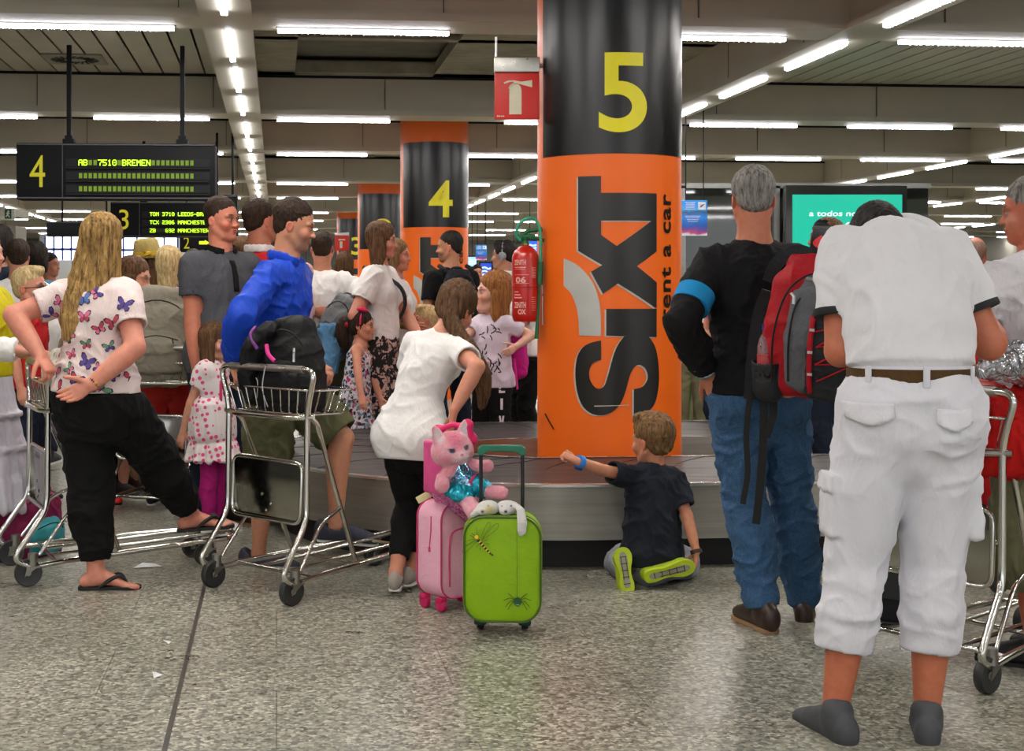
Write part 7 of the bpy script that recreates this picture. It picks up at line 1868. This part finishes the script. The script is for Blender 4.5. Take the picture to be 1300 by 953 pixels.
F = Field(); F.chain([((.085, -.155, .05), .085, .035), ((.085, -.178, .20), .088, .038), ((.085, -.165, .34), .08, .034), ((.085, -.13, .42), .06, .03)], (1, 0, 0), .02, p=3); solid('front_panel', F, .006, [M_bdk], r, fold=dict(amp=.003, freq=(12, 12, 12), seed=4))
F = Field(); F.chain([((-.13, -.03, .02), .06, .06), ((-.14, -.04, .14), .062, .06)], (1, 0, 0), .01, flat=(False, True)); F.chain([((-.135, -.04, .08), .052, .05), ((-.14, -.04, .17), .054, .052)], (1, 0, 0), .003, op='s'); solid('mesh_pocket', F, .006, [M_bdk], r)
b = MB()
cord = [(.02, -.215, .30), (.16, -.20, .34), (.03, -.222, .24), (.165, -.205, .26), (.03, -.225, .17), (.165, -.208, .18), (.04, -.215, .10)]
for i in range(len(cord)-1): b.tube([cord[i], cord[i+1]], .0035, 0, 6)
b.tube([(.012, -.20, .36), (.008, -.222, .25), (.012, -.215, .12), (.02, -.19, .05)], .010, 0, 6, smooth_pts=4); b.build('red_bungee_cord', [M_bred], r)
b = MB(); b.tube([(-.12, -.09, .06), (-.125, -.105, .26), (-.09, -.10, .43), (-.02, -.08, .51), (.06, -.05, .52)], .004, 0, 6, smooth_pts=5); b.tube([(-.06, -.155, .08), (-.068, -.165, .26), (-.045, -.14, .41), (.03, -.10, .47)], .004, 0, 6, smooth_pts=5); b.build('zip', [M_black], r)
for q in ((.012, -.232, .31), (.010, -.236, .22), (.014, -.228, .13)): b = MB(); b.box(q, (.018, .006, .010), 0); b.build('cord_clip', [M_alu], r)
b = MB()
b.tube([(-.02, -.10, .50), (.0, -.11, .50), (.01, -.11, .49)], .006, 0, 6); b.build('zip_pull', [M_alu], r); b = MB(); b.tube([(-.07, -.145, .44), (-.06, -.16, .43), (-.06, -.165, .40)], .006, 0, 6); b.build('zip_pull', [M_alu], r)
b = MB(); b.tube([(.03, .06, .52), (.035, .08, .56), (.03, .14, .62), (.03, .24, .66), (.03, .34, .62)], .016, 0, 8, smooth_pts=5)
strap = b.build('shoulder_strap', [M_bdk], r)
b = MB()
def ribbon(b, pts, w, t_, mi=0, nrm=(0, -1, 0)):
    P_ = catmull(pts, 5); vs = []
    for i, p in enumerate(P_):
        t = (P_[min(i+1, len(P_)-1)]-P_[max(i-1, 0)]).normalized(); x = t.cross(Vector(nrm)).normalized(); n = x.cross(t)
        for a, c in ((-w/2, -t_/2), (w/2, -t_/2), (w/2, t_/2), (-w/2, t_/2)): vs.append(p+x*a+n*c)
    L = len(P_); b.add(vs, [(4*i+j, 4*i+(j+1) % 4, 4*(i+1)+(j+1) % 4, 4*(i+1)+j) for i in range(L-1) for j in range(4)]+[(0, 3, 2, 1), (4*L-4, 4*L-3, 4*L-2, 4*L-1)], mi)
ribbon(b, [(.0, .02, .50), (.01, .03, .57), (.015, .07, .64), (.02, .15, .685), (.02, .26, .69)], .065, .014); ribbon(b, [(-.16, .06, .42), (-.19, .07, .30), (-.20, .07, .10), (-.20, .06, -.05)], .05, .014)
ribbon(b, [(-.16, .05, .46), (-.13, .03, .55), (-.06, .02, .60), (.0, .0, .58)], .05, .012, 0, (0, -1, .3)); b.build('padded_straps', [bagmat('strap_pad', '1c1d20', .7)], r)
b = MB(); ribbon(b, [(.0, .008, .555), (.02, .018, .585), (.03, .035, .61)], .022, .006, 0); ribbon(b, [(.02, .035, .62), (.0, .045, .635), (.025, .065, .66)], .018, .006, 0); b.build('strap_logo', [simple('logo_red', 'd8242a', .5)], r)
b = MB(); ribbon(b, [(-.20, .05, -.02), (-.205, .04, -.2), (-.19, .03, -.36), (-.20, .02, -.50)], .022, .004); ribbon(b, [(-.15, .04, .0), (-.14, .03, -.22), (-.14, .02, -.42), (-.145, .02, -.58)], .03, .004); ribbon(b, [(-.12, .04, .0), (-.11, .03, -.1), (-.13, .02, -.2)], .03, .006); b.build('hanging_webbing', [M_black], r)
# drinks bottle in the side pocket
t = NT('clear_bottle'); t.base((.85, .85, .9)); t.set(Roughness=.08, Transmission_Weight=.85); t.b.inputs['IOR'].default_value = 1.2
bo = root('water_bottle', r.matrix_basis @ Vector((-.14, -.045, .03)), 'clear plastic water bottle with blue cap in the backpack side pocket', 'bottle')
b = MB(); b.lathe([(.001, 0), (.030, 0), (.033, .02), (.031, .05), (.033, .07), (.031, .10), (.033, .12), (.033, .15), (.026, .18), (.014, .20), (.013, .215), (.001, .215)], 24); b.build('bottle_body', [t.m], bo)
b = MB(); b.lathe([(.001, .235), (.015, .235), (.0155, .213), (.001, .213)], 18); b.build('bottle_cap', [simple('cap_blue', '1a2470', .4)], bo)
b = MB(); b.lathe([(.0336, .075), (.0338, .08), (.0338, .118), (.0336, .122)], 24); b.build('bottle_label', [simple('label_red', 'a83a3a', .5)], bo)
# 17 man in white polo and white cargo trousers -------------------------------------------------------
P = Person('man bending forward in a white polo shirt, brown belt and white three-quarter cargo trousers', fl(1157, 4.30), 178, 1.86, 'm', 1.02, 'b3694c', .008, .005, lw=1.10, aw=1.08, dep=1.05, sw=.86)
P.pose(lean=24, side=0, tilt=4, curl=34, head=(4, 78, 0), pel=(0, .0, .02), shrug=.004, neck=(-.45, -1, -.10))
P.arms(L=dict(W=at(1092, 430, 4.66), hW=(-.25, -.5, -1), dW=(.4, 1, 0), nW=(0, 0, -1)), R=dict(W=at(1262, 420, 4.66), hW=(.25, -.5, -1), dW=(.1, 1, .4), nW=(-1, 0, 0)))
P.legs(L=dict(A=at(1059, 910, 4.30), fy=15), R=dict(A=at(1176, 912, 4.30), fy=-15)); P.body(); P.skin_mesh()
tp_ = P.top(cloth('pique_white', 'd2d2d6', .8, .02, .4, 6), hem=.592, sleeve=.66, ease=.020, hemease=.028, sl=.028, name='polo_shirt', folds=.008, seed=31, freq=(5, 5, 4), cuff=simple('cuff_navy', '14181c', .8))
C = Field(); nb = P.spine(.828)+P.neckdir*.01; ring = []
for i in range(17):
    an = math.radians(20+320*i/16); lx = P.lat.normalized(); fx = P.neckdir.cross(lx).normalized(); fx = fx if fx.z < 0 else -fx
    ring.append((nb-lx*math.sin(an)*.086+fx*math.cos(an)*.078, .009, .036))
for i in range(16): C.chain([ring[i], ring[i+1]], P.neckdir.cross((ring[i+1][0]-ring[i][0]).normalized()), .006)
C.chain([(P.L(at(1104, 286, 4.76)), .012, .030), (P.L(at(1128, 279, 4.74)), .014, .036), (P.L(at(1156, 277, 4.72)), .016, .040), (P.L(at(1180, 285, 4.70)), .014, .036), (P.L(at(1192, 296, 4.68)), .010, .020)], (0, .3, 1), .02, sub=3)
solid('collar', C, .007, [cloth('pique_white2', 'd8d8da', .8, .02, .3)], tp_)
wc = cloth('linen_trouser', 'cbcbd2', .85, .03, .45, 7)
def pk(F):
    for l in P.leg.values():
        c = l['h'].lerp(l['k'], .62)+Vector((l['sg']*(.052*P.H*1.1+.020), .0, 0)); F.chain([(c+Vector((-l['sg']*.030, 0, .085)), .016, .07), (c+Vector((-l['sg']*.026, 0, -.085)), .018, .07)], (1, 0, 0), .012, (True, True), p=6)
        F.chain([(c+Vector((-l['sg']*.024, 0, .10)), .017, .073), (c+Vector((-l['sg']*.022, 0, .05)), .019, .073)], (1, 0, 0), .003, (True, True), p=6)
tr = P.pants(wc, 1.56, .590, (.018, .018, .026), 'cargo_trousers', .0075, 13, (4.5, 4.5, 5), seat=.008, belt=None, extraf=pk)
# webbing belt, belt loops, back pocket flaps
f = .576; w_, d_ = P.wd(f); cB = P.spine(f)
def beltband(name, mat, z0, h_, ex, par, a0=0, a1=2*PI, n=48):
    b = MB(); vs = []; full = a1-a0 > 6.2; m = n if full else n+1
    for i in range(m):
        a = a0+(a1-a0)*i/n
        for dr, dz in ((0, -h_), (ex, -h_), (ex, h_), (0, h_)): vs.append((cB.x+(w_+.016+dr)*math.cos(a), cB.y+(d_+.018+dr)*math.sin(a), cB.z+z0+dz))
    b.add(vs, [(4*i+j, 4*((i+1) % m)+j, 4*((i+1) % m)+(j+1) % 4, 4*i+(j+1) % 4) for i in range(n if full else n) for j in range(4)], 0, True); return b.build(name, [mat], par)
beltband('belt', cloth('belt_brown', '4a3518', .8, .1, .3, 30), .004, .020, .006, P.r)
for an in (38, 90, 142):
    b = MB()
    a = math.radians(an); x, y = cB.x+(w_+.026)*math.cos(a), cB.y+(d_+.028)*math.sin(a); b.rbox((0, 0, 0), (.020, .008, .062), .003, 0, Matrix.Translation((x, y, cB.z+.002)) @ Matrix.Rotation(a-PI/2, 4, 'Z')); b.build('belt_loop', [wc], tr)
items = []; v3 = P.Mi.to_3x3()
for x0, x1, y0 in ((1078, 1128, 512), (1180, 1224, 518)):
    cx = (x0+x1)/2; W2 = (x1-x0)/2*4.2/FPX
    items.append((P.L(at(cx, y0+12, 4.2)), v3 @ Vector((1, 0, 0)), Vector((0, 0, 1)), [([(-W2, .030), (W2, .030), (W2, -.010), (W2*.3, -.034), (-W2*.2, -.036), (-W2, -.012)], 0)]))
for it in items: project_decals(tr, [it], [cloth('linen_flap', 'd2d2d8', .85, .03, .5, 9)], name='pocket_flap', off=.006, thick=.009)
P.shoes(simple('canvas_shoe', '3a3c40', .7), L_wht); P.hair(H_blk, 'short', vol=1.0)
# 18 man at the right edge ------------------------------------------------------------------
P = Person('grey-haired man in a white T-shirt and olive shorts cut off by the right edge', fl(1326, 5.15), 222, 1.74, 'm', 1.15, 'b4664c', .008, .005, aw=1.15)
P.pose(lean=4, head=(28, 6, 0)); P.arms(L=dict(W=at(1272, 440, 4.90), hW=(-.5, -.4, -.8), nW=(0, 0, -1)), R=dict(w=(-.2, -.3, 1.02))); P.legs(); P.body(); P.skin_mesh()
P.top(C_wht2, .49, sleeve=.7, ease=.03, hemease=.03, sl=.045, name='t_shirt', seed=33, folds=.009); P.pants(C_olive2, 1.12, .58, (.03, .045, .05), 'long_shorts', .009, 5); P.shoes(L_blk); P.hair(H_gry, 'short', vol=1.02)
b = MB(); c0 = P.spine(.80); b.tube([tuple(c0+Vector((.10, -.06, .05))), tuple(c0+Vector((.12, .13, -.02))), tuple(c0+Vector((.06, .17, -.2))), tuple(c0+Vector((.14, .10, -.36)))], .012, 0, 8, smooth_pts=5); b.build('bag_strap', [M_bp], P.r)
# 19.. people further back on the right ---------------------------------------------------------
def extra(label, px_, z, face, H, sex='m', skin='c08a70', top=C_wht, pants=C_jeand, hair=H_dbr, hs='short', head=(0, 0, 0), sleeve=.6, hl=.2, fat=1.0, arms=(None, None), shorts=False, lean=0, tname='t_shirt', pleng=1.95, loc=None, shoe=L_blk, sole=None, fringe=0, vol=1.0, hv=.008, vox=.012, after=None, skirtm=None, legs=(None, None)):
    P = Person(label, loc or fl(px_, z), face, H, sex, fat, skin, vox, hv); P.pose(lean=lean, head=head); P.arms(L=arms[0], R=arms[1]); P.legs(L=legs[0], R=legs[1]); P.body(); P.skin_mesh()
    P.top(top, .49, sleeve=sleeve, name=tname, seed=int(px_) % 17+1, ease=.02, hemease=.022, sl=.022)
    if skirtm: P.skirt(skirtm[0], .6, skirtm[1], skirtm[2], 'skirt')
    P.pants(pants, .95 if shorts else pleng, .575, name='shorts' if shorts else 'trousers', ease=(.016, .02, .02)); P.shoes(shoe, sole or L_wht); 
    P.hair(hair, hs, hl, fringe=fringe, vol=vol); return P
extra('bald man glimpsed beyond the shoulder of the man in the white polo', 1238, 10.0, 150, 1.70, skin='b8705a', hair=hairmat('hair_stubble', '7a5a4a', '9a7a6a'), hs='balding', top=C_red)
P = extra('person in a red plaid top with folded arms seen between column and black jumper', 922, 10.7, 300, 1.60, 'f', top=floral_mat('plaid_red', ['8a1c2c', 'b84a58', '6a1420', 'c07a84'], 10, 'a02434', .8), pants=C_jeand, arms=(dict(w=(-.06, -.24, 1.0), h=(1, .2, -.6), n=(0, 1, 0)), dict(w=(.10, -.22, .96), h=(-1, .2, -.6), n=(0, 1, 0))), hair=H_br, hs='bob', sleeve=.6)
b = MB(); c0 = P.spine(.78); b.tube([tuple(c0+Vector((-.13, -.06, .05))), tuple(c0+Vector((-.06, -.13, -.06))), tuple(c0+Vector((.02, -.14, -.16)))], .02, 0, 8, smooth_pts=4); b.build('pink_strap', [M_hot], P.r)
extra('small fair-haired child in a checked shirt just right of the orange column', 866, 14.0, 330, 1.20, 'k', hair=H_yel, top=floral_mat('checks', ['8aa0b8', 'c8a0a0', 'd8d8e0'], 20, 'b8c0cc', .7), pants=C_olive2)
extra('dark-haired child beside the fair-haired one, right of the orange column', 880, 14.6, 20, 1.15, 'k', hair=H_blk, top=C_wht, pants=C_navy)
extra('brown-haired woman glimpsed above the grey strap near the turquoise screen', 1049, 9.2, 250, 1.79, 'f', hair=H_br, hs='bob', top=C_wht)
extra('man in olive trousers behind the far belt, right of the orange column', 878, 11.9, 350, 1.50, 'm', top=C_wht, pants=C_olive2, hair=H_br)
# child in red sitting beyond the right-hand trolley
P = Person('child in a red top crouching beyond the right-hand trolley', fl(1240, 6.7), 300, 1.12, 'k', 1.0, 'b8806a', .009, .007)
P.pose(lean=22, pel=(0, .02, -.22), head=(0, 20, 0)); P.arms(L=dict(w=(.02, -.26, .40)), R=dict(w=(-.06, -.26, .38))); P.legs(L=dict(a=(.07, -.08, .055), h=(.3, -1, .5)), R=dict(a=(-.07, -.02, .055), h=(-.3, -1, .5))); P.body(); P.skin_mesh(); P.top(C_red, .45, sleeve=1.8, name='jumper'); P.pants(C_navy, 1.5, .54); P.shoes(L_blk, L_wht, 'sneaker'); P.hair(H_br, 'bob', .14)
# ------------------------------------------------------------------ left-hand crowd
P = Person('woman in a yellow top and long white tiered skirt cut off by the left edge', fl(-20, 7.2), 80, 1.63, 'f', 1.05, 'c8907a', .009, .006)
P.pose(head=(0, 0, 0)); P.arms(R=dict(W=at(36, 446, 6.95), hW=(-.8, -.4, -.5), nW=(0, 0, -1), curl=(.6, .8, .5)), L=dict(w=(.15, -.3, 1.0))); P.legs(); P.body(); P.skin_mesh()
P.top(cloth('yellow_top', 'c0b408', .8, .05, .4, 8), .56, sleeve=.85, ease=.025, hemease=.02, sl=.025, name='yellow_top'); P.skirt(cloth('tiered_white', 'b9b6c0', .85, .03, .5, 10), .60, .15, (.26, .26), 'tiered_skirt', pleat=16, pamp=.014, extraf=lambda F: [F.chain([(Vector((0, 0, z+.012)), r, r), (Vector((0, 0, z-.012)), r, r)], (1, 0, 0), .01, (True, True)) for z, r in ((.72, .185), (.55, .212), (.38, .238))])
F = Field(); a = P.arm['R']; F.chain([(a['e']-(a['e']-a['s'])*.25, .055), (a['e'], .06), (a['e'].lerp(a['w'], .55), .055), (a['e'].lerp(a['w'], .75), .06)], k=.02, flat=(False, True)); solid('white_lace_sleeve', F, .008, [C_wht], P.r, fold=dict(amp=.008, freq=(16, 16, 16), seed=2)); P.shoes(L_brn); P.hair(H_dbr, 'bob', .1)
P = extra('blond boy in glasses and a red T-shirt at far left', 37, 9.0, 80, 1.49, 'k', skin='d09078', hair=H_yel, hs='short', top=C_red, hv=.005, vox=.009, fringe=.05)
b = MB(); 
for sg in (-1, 1): b.tube([tuple(P.hd(.13*sg+.10*math.cos(t_), -.40, .475+.07*math.sin(t_))) for t_ in np.linspace(0, 2*PI, 12, endpoint=False)], .0025, 0, 5, closed=True); b.tube([tuple(P.hd(.22*sg, -.38, .49)), tuple(P.hd(.34*sg, .0, .47))], .0028, 0, 5)
b.build('glasses', [L_blk], P.r)
extra('dark-haired man with a white collar at far left behind the boy in glasses', 23, 10.0, 195, 1.68, hair=H_dbr, top=C_wht, sleeve=1.9, tname='shirt', vol=1.05)
extra('dark curly-haired person in a blue top behind the boy in glasses', 46, 11.0, 185, 1.69, 'f', hair=H_blk, hs='bob', hl=.12, vol=1.12, top=cloth('top_teal', '3a7a9a', .8))
extra('dark-haired man in profile just left of the blonde woman', 63, 13.8, 72, 1.69, hair=H_blk, skin='b07058', top=cloth('top_teal2', '4a8a90', .8))
extra('dark curly-haired person at the very left edge', 0, 10.5, 160, 1.79, 'f', hair=H_blk, hs='bob', hl=.14, vol=1.15, top=C_navy)
P = extra('dark-haired person in black trousers and neon red trainers behind the blonde woman', 133, 9.1, 75, 1.73, 'f', hair=H_dbr, hs='short', top=C_blk, pants=C_blk, shoe=simple('neon_red', 'f02a2c', .5), sole=L_blk, sleeve=1.9, head=(5, 0, 0), hv=.006)
P = extra('brown-haired child in purple behind the blonde woman', 166, 9.25, 78, 1.56, 'k', hair=H_br, hs='bob', hl=.10, top=C_pur, pants=cloth('purple2', '3e2460', .8), shorts=True, head=(0, 8, 0), hv=.006, vox=.009, sleeve=.7)
P = extra('woman in a straw hat with long brown hair and beige cardigan', 188, 9.9, 140, 1.60, 'f', hair=H_br, hs='long', hl=.38, top=C_beige, sleeve=1.8)
b = MB(); c = P.hd(0, .06, .84); M = Matrix.Translation(c) @ (P.Rh.to_4x4()) @ Matrix.Rotation(-.12, 4, 'X')
b.lathe([(.001, .125), (.06, .125), (.082, .11), (.092, .06), (.098, .005), (.12, -.002), (.15, .002), (.155, .008), (.15, -.004), (.12, -.008), (.098, -.003)], 32, 0, M)
ht = b.build('straw_hat', [cloth('straw', 'a8965a', .8, .15, .6, 40, 300)], P.r)
b = MB(); b.lathe([(.099, .005), (.102, .008), (.099, .035), (.095, .036)], 32, 0, M)
for i in range(9): b.lathe([(.001, -.012), (.022, 0), (.001, .014)], 8, 0, M @ Matrix.Translation((-.09+.016*(i % 3), .055+.01*(i//3), .02+.012*(i % 2))) @ Matrix.Rotation(i, 4, 'X'))
b.build('yellow_flower_band', [simple('hat_yellow', 'b8981a', .7)], ht)
P = extra('woman with a blonde bob, white T-shirt and red trousers behind the khaki rucksack', 215, 8.95, 165, 1.60, 'f', hair=H_yel, hs='bob', hl=.15, top=C_wht, pants=cloth('red_trousers', 'a8241c', .8), hv=.006, vox=.009, vol=1.06)
P = Person('dark-haired man in a red polo with a white collar, behind the man in blue', fl(330, 8.5), 140, 1.87, 'm', 1.0, 'b4745a', .010, .006); P.pose(head=(-12, 0, 0)); P.arms(); P.legs(); P.body(); P.skin_mesh(); P.top(C_red, .49, sleeve=.6, name='polo_shirt', collar=C_wht); P.pants(C_jeand); P.shoes(L_brn); P.hair(H_dbr, 'short', vol=1.0)
extra('brown-haired person glimpsed behind the grey polo collar', 307, 11.0, 170, 1.74, hair=H_br, top=C_pur)
extra('dark-haired person far back between the straw hat and blonde woman', 170, 15.0, 180, 1.62, hair=H_blk, top=C_navy)
extra('dark-haired person far back beneath the small far sign', 245, 13.0, 180, 1.70, hair=H_dbr, top=C_pur)
extra('man far back beside the tiny blue poster', 606, 22.0, 10, 1.72, hair=H_blk, top=C_navy)
P = extra('person in a beige top leaning beyond the man in blue at the fourth column', 437, 12.5, 200, 1.66, 'f', hair=H_br, hs='bob', top=C_wht)
# ------------------------------------------------------------------ light and view
w = bpy.data.worlds.new('world'); SC.world = w; w.use_nodes = True
w.node_tree.nodes['Background'].inputs[0].default_value = (.92, .95, 1, 1); w.node_tree.nodes['Background'].inputs[1].default_value = 1.25
SC.view_settings.view_transform = 'Standard'; SC.view_settings.look = 'None'; SC.view_settings.gamma = 1
SC.view_settings.exposure = 0.33; SC.view_settings.use_curve_mapping = False
SC.cycles.use_denoising = True; SC.cycles.max_bounces = 6; SC.cycles.diffuse_bounces = 4; SC.cycles.glossy_bounces = 3
SC.cycles.transmission_bounces = 4; SC.cycles.sample_clamp_indirect = 6
